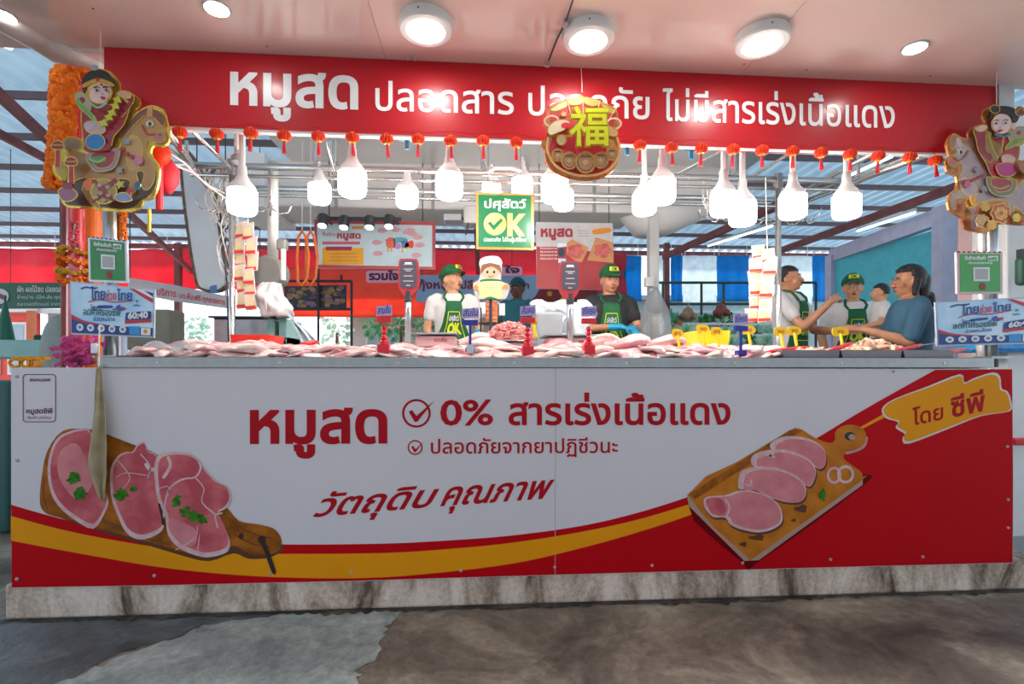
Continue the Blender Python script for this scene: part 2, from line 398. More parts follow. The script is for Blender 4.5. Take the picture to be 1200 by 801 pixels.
# dirt line and cracks where the plinth meets the ground
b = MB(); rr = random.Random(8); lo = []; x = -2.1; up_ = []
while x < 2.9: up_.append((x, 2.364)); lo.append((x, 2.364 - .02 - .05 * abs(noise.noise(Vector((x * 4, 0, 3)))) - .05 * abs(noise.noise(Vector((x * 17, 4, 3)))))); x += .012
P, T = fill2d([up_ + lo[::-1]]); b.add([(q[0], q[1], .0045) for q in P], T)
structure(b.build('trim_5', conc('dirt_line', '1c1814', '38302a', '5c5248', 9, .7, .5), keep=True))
# ceiling over the stall front: glossy light panels, very slightly dropping to the right
m_ceil = mat('glossy_ceiling_panel', (.72, .56, .51), .09, ns=.8, col2=(.68, .52, .47), coat=.5, coatr=.04)
zc = lambda x: 2.640 - .0065 * x
xa, xb = -2.3, 3.2
cb = MB()
for i in range(3):                                    # three wide panels, seams running to the front
    x0 = xa + (xb - xa) * i / 3 + .001; x1 = xa + (xb - xa) * (i + 1) / 3 - .001
    cb.add([(x0, -1.2, zc(x0)), (x1, -1.2, zc(x1)), (x1, 2.62, zc(x1)), (x0, 2.62, zc(x0)), (x0, -1.2, zc(x0) + .12), (x1, -1.2, zc(x1) + .12), (x1, 2.62, zc(x1) + .12), (x0, 2.62, zc(x0) + .12)],
           [(0, 1, 2, 3), (4, 7, 6, 5), (0, 4, 5, 1), (3, 2, 6, 7), (0, 3, 7, 4), (1, 5, 6, 2)])
structure(cb.build('ceiling', m_ceil))
# left wing of the ceiling, cut on the skew, with a rolled grey edge
def cpt(px, py, dz=0):
    cx = (px - 600) / F; cz = (HZ - py) / F; dx = cx * CT + ST; dyy = -cx * ST + CT
    t = (2.640 + dz - CAMZ) / (cz + .0065 * dx); return Vector((dx * t, dyy * t, CAMZ + cz * t))
wing = [(122, 56), (124, 79), (100, 74), (62, 66), (40, 52), (0, 29), (-60, -4), (-160, -50), (-160, -140), (20, -140)]
wl = [cpt(*q) for q in wing]; wl[-1].x = -2.302; wl[0].x = -2.302
wl[0] = Vector((-2.302, 2.62, zc(-2.3))); wl[-1] = Vector((-2.302, wl[-1].y, zc(-2.3)))
wl.insert(1, Vector((at(122, 60, 2.62).x, 2.622, zc(-1.9))))
P_, T_ = fill2d([[(q.x, q.y) for q in wl]]); b = MB(); b.add([(x, y, zc(x) - .001) for x, y in P_], T_)
structure(b.build('ceiling_wing', m_ceil, solid=.03)); COL.objects['ceiling_wing'].name = 'ceiling.003'
ed = [cpt(*q) for q in ((124, 79), (100, 74), (62, 66), (40, 52), (0, 29), (-60, -4), (-160, -50))]
gs = mat('soffit_grey', (.55, .49, .46), .35)
def edg(u, v):
    k = u * (len(ed) - 1); i = min(int(k), len(ed) - 2); p = ed[i].lerp(ed[i + 1], k - i); g = v * math.pi * 1.1
    w_ = .05 + .10 * math.sin(math.pi * min(1, u * 1.2)); return p + Vector((.5 * w_ * (1 - math.cos(g)) * .6, -.8 * w_ * (1 - math.cos(g)) * .6, -.05 * math.sin(g)))
structure(MB().grid(edg, 48, 10).build('trim_3', gs, smooth=True, solid=.006))

# plinth and inner floor
p0 = at(4, 700, 2.36).x
structure(MB().slab((p0, 2.365, 0), (2.78, 3.25, .155)).build('baseboard_front', m_plinth, bevel=.012))
structure(MB().slab((-2.3, 3.25, 0), (2.6, 5.2, .34)).build('trim_4', m_floor))

structure(MB().slab((-.6, 5.6, 0), (1.8, 6.6, .46)).build('trim_8', m_floor)); structure(MB().slab((2.6, 4.1, 0), (4.6, 5.2, .28)).build('trim_6', m_floor)); structure(MB().slab((2.8, 3.1, 0), (4.6, 4.1, .16)).build('trim_7', m_floor))
# inner shiny ceiling sheets and grey bulkhead duct above the stall
m_duct = mat('dull_duct', (.82, .80, .77), .5, 0, ns=2, col2=(.74, .72, .70))
duct = thing('ventilation_duct', (0, 5, 2.5), 'wide pale grey boxed duct running behind the bulbs above the posters', 'duct')
zb = 2.60
MB().slab((-2.15, 4.9, zb), (1.55, 5.5, 3.05)).build('duct_box', m_duct, duct, bevel=.02)
for x in (-1.35, -.45, .45, 1.1): MB().slab((x, 4.885, zb - .005), (x + .03, 4.9, 3.05)).build('joint_strip', M['grey'], duct)
MB().slab((-2.3, 4.8, zb - .04), (-1.95, 5.6, 3.05)).build('end_cap', m_duct, duct)
# curved funnel piece at the right, tapering up
fb = MB(); n = 18
for i in range(n):
    pass
fb.loft([(2.45, .18, .2, 1.75, 5.1), (2.6, .42, .25, 1.85, 5.1), (2.8, .62, .3, 1.95, 5.1), (3.05, .75, .35, 2.0, 5.1)], 24)
fb.build('duct_funnel', m_duct, duct, smooth=True)
m_foil = mat('shiny_sheet', (.78, .80, .80), .3, .6, ns=1.5, bump=.25, bs=2)
inner = MB().slab((-1.75, 2.72, 3.02), (2.6, 5.5, 3.06)).build('ceiling_inner', m_foil); inner.name = 'ceiling.001'; structure(inner)
for i in range(4):                                    # blue film strips taped to the sheet
    pass

# market roof: sheets, purlins, rafters, extended behind the viewpoint to block sky light
H = 4.15
roof = thing('market_roof', (0, 8, H), 'corrugated translucent market roof on dark steel purlins', 'roof')
roof['kind'] = 'structure'
del roof['category']; roof.name = 'ceiling.002'
ORG[roof.name] = Vector((0, 8, H))
wd = .98
rb = MB(); nn = 40; CUT = False
def rs(u, v):
    q = math.cos(u * 4 * 2 * math.pi); return Vector((-wd / 2 + wd * u, (2.75 if CUT else -6) + (10.45 if CUT else 19.2) * v, H + .04 + .032 * max(-.6, min(.6, q * 1.6)) * 1.5))
rb.grid(rs, nn, 1)
r0 = rb.build('roof_sheet', M['sheet'], roof, smooth=True)
xs = [-12.5 + .95 * i for i in range(27)]
for i, x in enumerate(xs):
    o = r0 if i == 0 else r0.copy()
    if i: COL.objects.link(o)
    o.location = (x, 0, 0)
for k in range(-9, 8):
    y = 4.93 + 1.08 * k
    MB().slab((-13, y - .024, H - .08), (13, y + .024, H)).build('purlin', M['purl'], roof)
for a, b in (((700, 322, 12), (1125, 213, 6)), ((225, 300, 12), (-60, 80, 4.0)), ((1000, 215, 4.2), (1500, 60, 3.2))):
    pass
MB().bar(at(778, 301, 10.1), at(930, 232, 6.2), .07, .11).build('rafter', M['rust'], roof)
MB().bar(at(900, 299, 10.1), at(1140, 212, 5.9), .07, .11).build('rafter', M['rust'], roof)
MB().bar(at(225, 318, 12), at(-40, 75, 4.4), .06, .10).build('rafter', M['rust'], roof)
MB().bar(at(560, 318, 12), at(556, 160, 5.6), .09, .14).build('rafter', M['rust'], roof)
MB().bar(at(-60, 125, 6), at(90, 205, 8), .06, .1).build('rafter', M['rust'], roof)
MB().slab((-13, 13.12, 4.02), (13, 13.2, 4.14)).build('fascia', M['rust'], roof)
# unseen wall for the stalls opposite, added behind the viewpoint to block sky light
back = MB().slab((-14, -6.2, 0), (14, -6, 2.6)).build('wall_back', mat('sky_block_wall', '8a8078', .7)); structure(back)
# fluorescent tubes under the roof
for i, (a, b) in enumerate((((1005, 268, 7.5), (1072, 246, 6.2)), ((-8, 42, 3.6), (12, 50, 3.8)), ((975, 212, 7), (1045, 180, 5.6)), ((830, 286, 9.5), (905, 262, 7.5)))):
    t = thing('tube_light', at(*a), ['lit white tube light under the roof above the teal shop', 'lit white tube light at the upper left edge', 'lit tube light slanting behind the rightmost bulbs', 'lit tube light low under the roof beyond the hanging hooks'][i], 'light', 'tube lights under the market roof')
    MB().bar(at(*a), at(*b), .05, .04).build('housing', M['white'], t)
    p, q = at(*a), at(*b); p.z -= .035; q.z -= .035
    MB().tube([p, q], .016).build('tube', M['tubel'], t)

# ============================================================ FAR BACKGROUND
def tarp(name, x0, y0, x1, y1, Y, m, label, wav=.06, n=14):
    a = at(x0, y0, Y); b = at(x1, y1, Y)
    def f(u, v):
        return Vector((a.x + (b.x - a.x) * u, Y + wav * math.sin(u * n) * (1 - v * .5) + wav * .6 * math.sin(u * n * .37 + v * 5), a.z + (b.z - a.z) * v))
    o = MB().grid(f, 60, 12).build(name, m, smooth=True, solid=.004)
    for uu in (.08, .92): q = f(uu, 0); MB().tube([q, Vector((q.x, q.y, H))], .008, 5).build('rope', M['cable'], o)
    return tag(o, label, 'tarp', 'tarps closing the back of the market')
tarp('tarpaulin', -40, 290, 74, 345, 12.3, M['tarp'], 'red tarpaulin at far left above the green banner', .05)
tarp('tarpaulin', 84, 291, 206, 342, 12.3, M['tarp'], 'red tarpaulin just right of the left pillar', .05)
tarp('tarpaulin', 212, 291, 372, 340, 12.3, M['tarp'], 'red tarpaulin behind the bone saw', .05)
tarp('tarpaulin', 372, 291, 735, 345, 12.3, M['tarp'], 'red tarpaulin seen above the blue banner with lettering', .08)
tarp('tarpaulin', 318, 312, 512, 372, 12.0, M['tarpo'], 'orange red tarpaulin hanging lower behind the wide framed poster', .06)
for i, (x0, x1, m, l) in enumerate(((697, 752, 'btarp', 'blue tarpaulin panel behind the man in black'), (760, 784, 'wtarp', 'narrow white tarpaulin panel beside the grey post'), (786, 800, 'btarp', 'narrow blue tarpaulin strip beyond the red steel post'),
        (800, 840, 'wtarp', 'white tarpaulin panel between the two blue ones'), (840, 878, 'btarp', 'blue tarpaulin panel behind the hanging sachets'), (878, 952, 'wtarp', 'white tarpaulin panel behind the pointing man'), (952, 976, 'btarp', 'blue tarpaulin panel next to the white shop frame'))):
    tarp('tarpaulin', x0, 299, x1, 353 if m == 'btarp' else 357, 12.4 + .01 * i, M[m], l, .02)
# post of red oxide steel, and pipes
for px, y0, y1, Y, mm, lab in ((781, 285, 400, 11.9, 'rust', 'red steel post between white and blue tarpaulins'), (209, 285, 400, 11.9, 'rust', 'dark red post right of the white sloping banner'), (37, 364, 400, 11.7, 'orange', 'orange post at far left below the green banner'), (79, 285, 345, 11.9, 'rust', 'thin red post behind the left pillar')):
    a = at(px, y0, Y); b = at(px, y1, Y); b.z = 0
    tag(MB().bar(a, b, .12).build('post', M[mm]), lab, 'post')
# green banner far left
gb = thing('green_banner', at(30, 362, 7.6), 'dark green banner with pale lettering and round emblem', 'banner')
shape('sheet', [(-40, 331), (82, 331), (82, 361), (-40, 362)], 7.6, mat('banner_green', '0c5a44', .5), gb, th=.01)
text('ผัก-ผลไม้สด ปลอดสาร', 21, 342, 78, 342, 5, 7.6, M['offwhite'], gb, lift=.01, bold=.02)
text('จำหน่าย ปลีก-ส่ง ทุกวัน', 21, 350, 78, 350, 3.2, 7.6, M['offwhite'], gb, lift=.01)
text('ตลาดสดติดแอร์ ราคาถูก', 21, 358, 78, 358, 3, 7.6, M['offwhite'], gb, lift=.01)
shape('emblem', circ(0, 347, 11, 9), 7.6, M['offwhite'], gb, lift=.008)
shape('emblem', stroke([(-6, 343), (8, 350)], 5), 7.6, mat('plum', '7a2848', .5), gb, lift=.012)

# far shop fronts, hedge and clutter closing the horizon
def hedge(px, py0, py1, wpx, Y, label, m='leaf', n=160, seed=1):
    r = random.Random(seed); c = at(px, (py0 + py1) / 2, Y); k = mpp(px, Y); hw, hh = wpx * k / 2, (py1 - py0) * k / 2
    b = MB(); L = .085 * Y / 9
    for i in range(n):
        p = Vector((c.x + hw * r.uniform(-1, 1), c.y + .3 * r.uniform(-1, 1), c.z + hh * r.uniform(-1, 1)))
        a = Vector((r.uniform(-1, 1), r.uniform(-1, .3), r.uniform(-1, 1))).normalized(); q = a.orthogonal().normalized() * L * .5
        s = r.uniform(.6, 1.5)
        b.add([p, p + a * L * s * .5 + q * s, p + a * L * s, p + a * L * s * .5 - q * s], [(0, 1, 2, 3)])
    t = thing('bush', (c.x, c.y, c.z - hh), label, 'plant')
    o = b.build('foliage', M[m], t, keep=True); o['kind'] = 'stuff'
    MB().tube([(c.x, c.y, 0), (c.x, c.y, c.z)], .04).build('stem', M['rust'], t)
    return t
hedge(470, 371, 396, 80, 12.9, 'sunlit green bush seen below the orange tarpaulin', n=260, seed=2)
hedge(210, 372, 398, 60, 12.9, 'pale bush seen below the white sloping banner', 'leaf2', n=150, seed=3)
hedge(395, 375, 405, 30, 12.9, 'small bush beyond the plastic drape', 'leaf2', n=90, seed=4)
def blk(name, x0, y0, x1, y1, Y, d, m, label, cat, bev=.02, group=None):
    a = at(x0, y1, Y); b = at(x1, y0, Y)
    return tag(MB().slab((a.x, Y, a.z), (b.x, Y + d, b.z)).build(name, m, bevel=bev), label, cat, group)
def shopfront(x0, y0, x1, Y, mwall, label, door=None):
    a = at(x0, y0, Y); b = at(x1, y0, Y); t = thing('shop_front', ((a.x + b.x) / 2, Y, 0), label, 'building')
    MB().slab((a.x, Y, 0), (b.x, Y + .2, a.z)).build('wall', mwall, t)
    wdt = b.x - a.x
    for i in range(3):
        xx = a.x + wdt * (.08 + .31 * i)
        f = MB().slab((xx, Y - .04, .9), (xx + wdt * .22, Y, a.z - .25)).build('window', M['white'], t)
        MB().slab((xx + .05, Y - .05, .96), (xx + wdt * .22 - .05, Y - .042, a.z - .31)).build('pane', mat('shop_glass', (.35, .45, .5), .1), f)
    MB().slab((a.x - .1, Y - .3, a.z), (b.x + .1, Y + .2, a.z + .12)).build('awning', M['offwhite'], t)
    return t
shopfront(-60, 366, 40, 14.5, mat('coral_wall', 'e84838', .6), 'red walled building beyond the market at far left')
shopfront(56, 368, 150, 14.8, mat('ice_wall', 'b8ccd8', .6), 'pale blue building beyond the market behind the left pillar')
shopfront(410, 372, 640, 15, mat('cream_wall', 'c8d0c8', .6), 'pale building seen far below the orange tarpaulin')
shopfront(690, 352, 980, 13.5, mat('white_wall_far', 'c4d8dc', .6), 'white building beyond the blue and white tarpaulins')
blk('tent_roof', 38, 392, 62, 416, 6.2, .8, mat('dark_green_cloth', '1a4a3a', .6), 'dark green covered stall box at far left', 'box')
blk('market_table', -30, 398, 70, 420, 5.2, .8, M['aqua'], 'pale aqua market table left of the banner', 'table')
# umbrella folded greenish
u = thing('folded_umbrella', at(6, 420, 6), 'folded dark green umbrella at the far left', 'umbrella')
p = at(6, 418, 6); MB().lathe(p, [(.10, 0), (.09, .15), (.05, .4), (.015, .6)], 10).build('canopy', mat('umbrella_green', '1e6a50', .6), u); MB().tube([p, p + Vector((0, 0, .68))], .01).build('pole', M['dark'], u)
u = thing('cloth_bundle', at(68, 425, 5), 'grey cloth covered bundle beside the pink flowers', 'bundle')
p = at(68, 425, 5); MB().loft([(0.0, .17, .12, p.x, 5), (p.z - .1, .17, .12, p.x, 5), (p.z + .15, .15, .12, p.x, 5), (p.z + .35, .10, .1, p.x, 5), (p.z + .45, .03, .03, p.x, 5)], 14).build('cover', mat('grey_cloth', '98a09a', .9, bump=.5), u, smooth=True, subd=1)

# black menu boards with food pictures (behind, left of centre)
def board_food(x0, y0, x1, y1, Y, label):
    t = thing('food_board', at((x0 + x1) / 2, y1, Y), label, 'sign', 'dark boards with food pictures')
    shape('panel', [(x0, y0), (x1, y0), (x1, y1), (x0, y1)], Y, M['dark'], t, th=.02)
    r = random.Random(int(x0)); cols = ['8a6a8a', 'a07840', '705060', '9a8050', '6a4858', 'b08868']
    for i in range(26):
        cx = r.uniform(x0 + 4, x1 - 4); cy = r.uniform(y0 + 3, y1 - 3)
        shape('picture', smoothloop([(cx + r.uniform(.6, 1) * 5 * math.cos(a), cy + r.uniform(.5, 1) * 3 * math.sin(a)) for a in [k * 1.05 for k in range(6)]], 2), Y, mat('food_print_' + str(i % 6), cols[i % 6], .5), t, lift=.003 + .0004 * i)
board_food(333, 335, 373, 361, 6.42, 'dark board with food pictures left of the post')
board_food(374, 334, 406, 361, 6.43, 'dark board with yellowish food pictures behind the plastic drape')
# thin black rack pipes around the boards
rk = thing('display_rack', at(372, 410, 6.4), 'thin black pipe rack holding the dark food boards', 'rack')
for a, b in (((373, 312), (373, 530)), ((330, 329), (412, 329)), ((412, 329), (412, 531)), ((330, 362), (412, 362)), ((400, 322), (400, 330))):
    MB().tube([at(*a, 6.4), at(*b, 6.4)], .016, 6).build('pipe', M['dark'], rk)

def hang(t, x, Y, z, top=None): MB().tube([(x, Y, z), (x, Y, top or H)], .005, 5).build('wire', M['dark'], t)
# blue banner with lettering
bb = thing('blue_banner', at(560, 366, 7.4), 'pale blue banner lettered in dark red, curved red end at right', 'banner')
mbb = mat('banner_blue', 'a8c4e0', .5, transl=.3, ns=1.5)
shape('sheet', [(488, 322), (700, 322), (700, 354), (488, 354)], 7.4, mbb, bb, th=.01)
shape('printed_shape', [[(632, 322), (634, 335), (628, 346), (620, 354), (700, 354), (700, 322)]], 7.4, mat('banner_maroon', '7a1c28', .5), bb, lift=.004)
mm_ = mat('maroon_ink', '7a1838', .5)
text('กุ้งหมู', 490, 338, 525, 338, 7, 7.4, mm_, bb, bold=.03, lift=.008); text('ปลีก', 540, 338, 562, 338, 7, 7.4, mm_, bb, bold=.03, lift=.008); text('ถูก', 605, 338, 620, 338, 6, 7.4, mm_, bb, bold=.03, lift=.008)
for i, (x, y) in enumerate(((638, 331), (644, 344), (660, 350), (672, 333))): shape('printed_shape', circ(x, y, 3), 7.4, M['gold_p'], bb, lift=.007)
for px in (495, 690): p = at(px, 322, 7.4); hang(bb, p.x, 7.4, p.z)
# pink lettered board
def lettersign(x0, y0, x1, y1, s, Y, label):
    t = thing('pink_sign', at((x0 + x1) / 2, y1, Y), label, 'sign')
    shape('panel', rrect(x0, y0, x1, y1, 3), Y, mat('pink_panel', 'ffc8dc', .5, transl=.3), t, th=.02)
    p = at((x0 + x1) / 2, y0, Y); hang(t, p.x, Y + .01, p.z)
    text(s, x0 + 3, y1 - 3.5, x1 - 3, y1 - 3.5, (y1 - y0) * .5, Y, mat('plum_ink', '60204c', .5), t, bold=.05, lift=.004)
lettersign(429, 317, 470, 331, 'รวมใจ', 7.2, 'pink sign with dark lettering left of the scale display')
lettersign(588, 312, 612, 323, 'ใจ', 7.2, 'pink lettering sign behind the round chef cutout')
lettersign(296, 316, 312, 328, 'ใจ', 7.2, 'small pink sign beside the hanging sachets')

for px in (12, 70): p = at(px, 331, 7.6); hang(gb, p.x, 7.605, p.z)
# white sloping banner with red writing (left)
wb = thing('white_banner', at(210, 372, 4.4), 'white sloping banner with red handwriting left of the bone saw', 'banner')
shape('sheet', [(150, 325), (205, 334), (268, 347), (272, 362), (205, 353), (150, 342)], 4.4, mat('banner_white', (.72, .68, .7), .55, transl=.3), wb, th=.006)
mr_ = mat('faded_red_ink', 'd03a4c', .5)
text('บริการ', 184, 345, 207, 348, 6, 4.4, mr_, wb, bold=.02, lift=.003); text('บด,หั่น,ฟรี ทุกรายการ', 210, 348.5, 264, 357, 4.6, 4.4, mr_, wb, bold=.02, lift=.003)
for px, py in ((152, 326), (264, 347)): p = at(px, py, 4.4); hang(wb, p.x, 4.403, p.z)
# grey hanging shutter panel with worn edge
sp_ = thing('leaning_panel', at(235, 345, 4.2), 'tall pale grey panel with worn brown edge hanging left of the rails', 'panel')
pl = [(212, 178), (222, 180), (250, 225), (256, 260), (262, 300), (266, 325), (258, 340), (235, 338), (228, 320), (220, 270), (214, 220)]
shape('panel', pl, 4.2, mat('panel_grey', (.60, .63, .66), .5, ns=3), sp_, th=.03, sm=3)
shape('edge', stroke(smoothloop(pl, 3) + [pl[0]], 3.2), 4.2, mat('worn_edge', '7a6850', .8, col2='4a4038', ns=20), sp_, lift=.004, th=.04)
shape('tape', [(248, 336), (256, 334), (257, 343), (249, 344)], 4.2, mat('blue_tape', '4878b0', .5), sp_, lift=.03)
p = at(217, 180, 4.2); hang(sp_, p.x, 4.21, p.z); p = at(230, 195, 4.2); hang(sp_, p.x, 4.21, p.z)
# brown beige wall block (left, beyond counter)
blk('cardboard_wall', 148, 362, 198, 410, 5.6, .3, mat('beige_board', '908878', .7), 'beige board panel standing beyond the left end of the counter', 'board')

# teal shop on the right
shp = thing('teal_shop', at(1050, 420, 6.6), 'teal walled shop with a lavender white frame on the right', 'shop')
X0 = at(975, 300, 8.8); X1 = at(1122, 246, 6.0)
tl = mat('teal_shop_wall', '6cd0d8', .6, col2='60c4d0', ns=1)
MB().slab((X0.x + .05, 8.9, 0), (9, 9.0, 3.0)).build('wall', tl, shp)
MB().slab((X1.x + .35, 4.9, 0), (X1.x + .45, 8.9, 3.0)).build('wall', mat('teal_side_wall', '5ccad6', .6), shp)
MB().bar((X0.x, 8.8, X0.z), (X1.x + .1, 5.2, X0.z + .02), .12, .22).build('frame_beam', M['lav'], shp)
for X, Y in ((X0.x, 8.75), (at(1108, 300, 6.0).x, 6.0), (at(1142, 300, 5.9).x, 5.9)):
    MB().slab((X - .11, Y - .08, 0), (X + .11, Y + .08, X0.z)).build('frame_post', M['lav'], shp)
MB().slab((at(1050, 300, 8.7).x, 8.6, 0), (at(1095, 300, 8.7).x, 8.66, 2.0)).build('door_panel', mat('teal_door', '3e94a8', .5), shp)
MB().slab((at(985, 365, 8).x, 7.9, 0), (at(1090, 365, 8).x, 8.2, 1.05)).build('counter', mat('pink_counter', 'c888a8', .5), shp)
MB().slab((X0.x, 8.5, 1.6), (at(1045, 330, 8.4).x, 8.55, 2.2)).build('sign_panel', mat('teal_sign', '4cb0bc', .5), shp)

# overhead black rack in the middle right
rk = thing('clothes_rail', at(820, 410, 7.4), 'dark pipe rack standing among the vegetable stalls', 'rack')
for a, b in (((757, 331), (900, 331)), ((822, 331), (822, 518)), ((848, 331), (848, 372)), ((777, 332), (777, 518)), ((757, 356), (900, 356)), ((945, 331), (956, 331)), ((956, 331), (956, 521)), ((900, 331), (945, 331))):
    MB().tube([at(*a, 7.4), at(*b, 7.4)], .02, 6).build('pipe', mat('rack_green', '24483c', .5), rk)
# vegetable stands
vs_ = thing('vegetable_stand', at(830, 415, 6.2), 'tiered white stand heaped with leafy vegetables', 'stand')
for i, (x0, y, x1, Y) in enumerate(((745, 405, 905, 5.8), (755, 392, 900, 6.2), (765, 379, 895, 6.6))):
    a = at(x0, y, Y); b = at(x1, y, Y)
    MB().slab((a.x, Y - .18, a.z - .03), (b.x, Y + .2, a.z)).build('shelf', M['white'], vs_)
    for xx in (a.x + .05, b.x - .05): MB().slab((xx - .02, Y, 0), (xx + .02, Y + .04, a.z)).build('leg', M['grey'], vs_)
def bundle_mesh(seed, m):
    r = random.Random(seed); b = MB()
    for i in range(22):
        g = r.uniform(0, 6.28); e = r.uniform(.2, 1.2); d = Vector((math.cos(g) * math.cos(e), math.sin(g) * math.cos(e), math.sin(e))); s = r.uniform(.07, .12)
        q = d.cross(Vector((r.uniform(-1, 1), r.uniform(-1, 1), .3))).normalized() * s * .45
        p = Vector((0, 0, .02)); up = Vector((0, 0, .02))
        b.add([p, p + d * s * .45 + q, p + d * s + up * .3, p + d * s * .45 - q, p + d * s * .5 + up], [(0, 1, 4), (1, 2, 4), (2, 3, 4), (3, 0, 4)])
    return b
protos = []
for i, m in enumerate(('leaf', 'leaf2', 'leafd', 'leaf2')):
    o = bundle_mesh(i, m).build('leafy_vegetable', M[m], keep=True, org=(0, 0, 0)); protos.append(o)
r = random.Random(5); nv = 0
for row, (x0, y, x1, Y) in enumerate(((748, 405, 903, 5.8), (758, 392, 898, 6.2), (768, 379, 893, 6.6))):
    for i in range(24):
        k = r.choice((0, 1, 1, 1, 2, 3, 3)); src = protos[k]; used = src.get('placed')
        o = src if not used else src.copy()
        if used: COL.objects.link(o)
        src['placed'] = 1
        px = x0 + (x1 - x0) * (i + .5) / 24; p = at(px, y, Y); p.y += r.uniform(-.1, .12)
        o.location = p; o.rotation_euler = (0, 0, r.uniform(0, 6)); s = r.uniform(.8, 1.35); o.scale = (s, s, s * .9)
        nm = ('green', 'pale green', 'dark green', 'pale green')[k]
        tag(o, f'{nm} leafy vegetable bundle on the {("lowest", "middle", "top")[row]} tier of the far vegetable stand', 'vegetable', f'{nm} vegetables on the {("lowest", "middle", "top")[row]} tier')
for o in COL.objects:
    if 'placed' in o: del o['placed']
for i, (px, py, c, nm) in enumerate(((786, 372, '2f8a60', 'green'), (772, 378, '3a9a70', 'mint green'), (795, 380, '9a5a3a', 'brown'), (845, 362, '8a4030', 'dark red'), (779, 398, '1e6a48', 'dark green'), (806, 366, 'a08060', 'tan'))):
    p = at(px, py + 6, 6.45); b = MB().ell(p + Vector((0, 0, .06)), (.07, .08, .08), 10, 7)
    for k in range(3): b.ell(p + Vector((.07 * math.cos(k * 2.1), .05 * math.sin(k * 2.1), .02)), (.06, .05, .05), 8, 6)
    b.tube([p + Vector((0, 0, .12)), p + Vector((.01, 0, .18))], .012, 6)
    tag(b.build('plastic_bag', mat('bag_' + nm.replace(' ', '_'), c, .4), smooth=True), f'{nm} knotted bag among the far vegetables', 'bag')
# grey centre post with switch box and grey cowl
gp = thing('grey_post', at(766, 430, 4.9), 'pale grey square post standing right of the man in black', 'post')
a = at(760, 255, 4.9); b = at(771, 255, 4.9); MB().slab((a.x, 4.86, .17), (b.x, 4.96, a.z + .05)).build('shaft', M['offwhite'], gp, bevel=.006)
a = at(755, 325, 4.84); b = at(765, 336, 4.84); MB().slab((a.x, 4.8, b.z), (b.x, 4.86, a.z)).build('switch_box', M['white'], gp, bevel=.005)
MB().lathe(at(767, 385, 4.75), [(.13, -.18), (.17, 0), (.15, .15), (.09, .28), (.05, .36)], 16, sx=.9).build('hanging_bag', M['plas'], gp, smooth=True)
MB().lathe(at(768, 352, 4.72), [(.02, .12), (.05, .05), (.07, -.05), (.05, -.12)], 12).build('cover', M['grey'], gp, smooth=True)
# ============================================================ COUNTER
ctr = thing('market_counter', (.3, 2.8, 0), 'long stall counter with a stainless steel rim and white display bed', 'counter')
xl = at(30, 430, 2.36).x; xr = at(1180, 430, 2.36).x; ZR = 1.145
xs0 = at(118, 425, 2.35).x
MB().slab((xl, 2.37, .155), (xr, 2.42, 1.09)).build('front_panel', M['grey'], ctr)
for x in (xl, xr - .04): MB().slab((x, 2.42, .155), (x + .04, 3.2, 1.09)).build('side_panel', M['grey'], ctr)
rim = MB(); rim.slab((xs0, 2.33, 1.098), (xr - .1, 2.362, ZR)); rim.slab((xs0, 2.33, ZR - .004), (xr - .1, 2.44, ZR)); rim.build('steel_rim', M['steel'], ctr, bevel=.004)
MB().add([(xs0, 2.40, ZR - .015), (xr - .1, 2.40, ZR - .015), (xr - .1, 3.2, ZR + .045), (xs0, 3.2, ZR + .045), (xs0, 2.40, 1.05), (xr - .1, 2.40, 1.05), (xr - .1, 3.2, 1.05), (xs0, 3.2, 1.05)],
         [(0, 1, 2, 3), (4, 7, 6, 5), (0, 4, 5, 1), (3, 2, 6, 7), (0, 3, 7, 4), (1, 5, 6, 2)]).build('display_bed', M['ice'], ctr)
for i in range(9):
    x = xs0 + .25 + .52 * i
    MB().lathe((x, 2.329, 1.12), [(.006, -.002), (.006, .002)], 8, M=Matrix.Rotation(R(90), 3, 'X')).build('rivet', M['chrome'], ctr)
bedz = lambda y: ZR - .015 + (y - 2.40) * .075

# ------------------------------------------------------------ printed front banner
BY = 2.345
ban = thing('front_banner', at(600, 674, BY), 'large printed vinyl banner covering the counter front, white, red and gold', 'banner')
bl = [(13, 430.5), (120, 430.5), (650, 431), (1186, 432), (1187.5, 560), (1187, 659.5), (1000, 664), (800, 669.5), (650, 673.5), (420, 680.5), (200, 685.5), (14, 688.5), (13, 600)]
shape('sheet', bl, BY, M['white_p'], ban, th=.006)
up = [(13, 591), (55, 603), (100, 614), (170, 626), (250, 634), (330, 637.5), (450, 636.5), (530, 632.5), (600, 627), (680, 616), (745, 601), (806, 582), (860, 562), (920, 534), (962, 510), (1000, 487), (1040, 464), (1096, 433)]
gt = [(13, 604), (60, 617), (110, 628), (180, 640), (250, 647), (330, 648.5), (450, 647.5), (530, 642.5), (600, 635.5), (680, 623), (745, 609), (806, 591), (860, 573), (920, 546), (962, 525), (1009, 499.5), (1038, 483)]
gl = [(13, 633), (60, 642), (110, 651), (180, 663), (250, 671), (330, 676), (420, 677), (500, 672), (600, 660), (680, 642), (745, 624), (806, 604), (860, 583), (920, 553), (962, 529.5), (1009, 503), (1040, 487)]
def spl(p, k=5):
    out = []; n = len(p)
    for i in range(n - 1):
        a, b, c, d = p[max(i - 1, 0)], p[i], p[i + 1], p[min(i + 2, n - 1)]
        for j in range(k):
            t = j / k; out.append(tuple(.5 * (2 * b[q] + (c[q] - a[q]) * t + (2 * a[q] - 5 * b[q] + 4 * c[q] - d[q]) * t * t + (3 * b[q] - a[q] - 3 * c[q] + d[q]) * t ** 3) for q in (0, 1)))
    return out + [p[-1]]
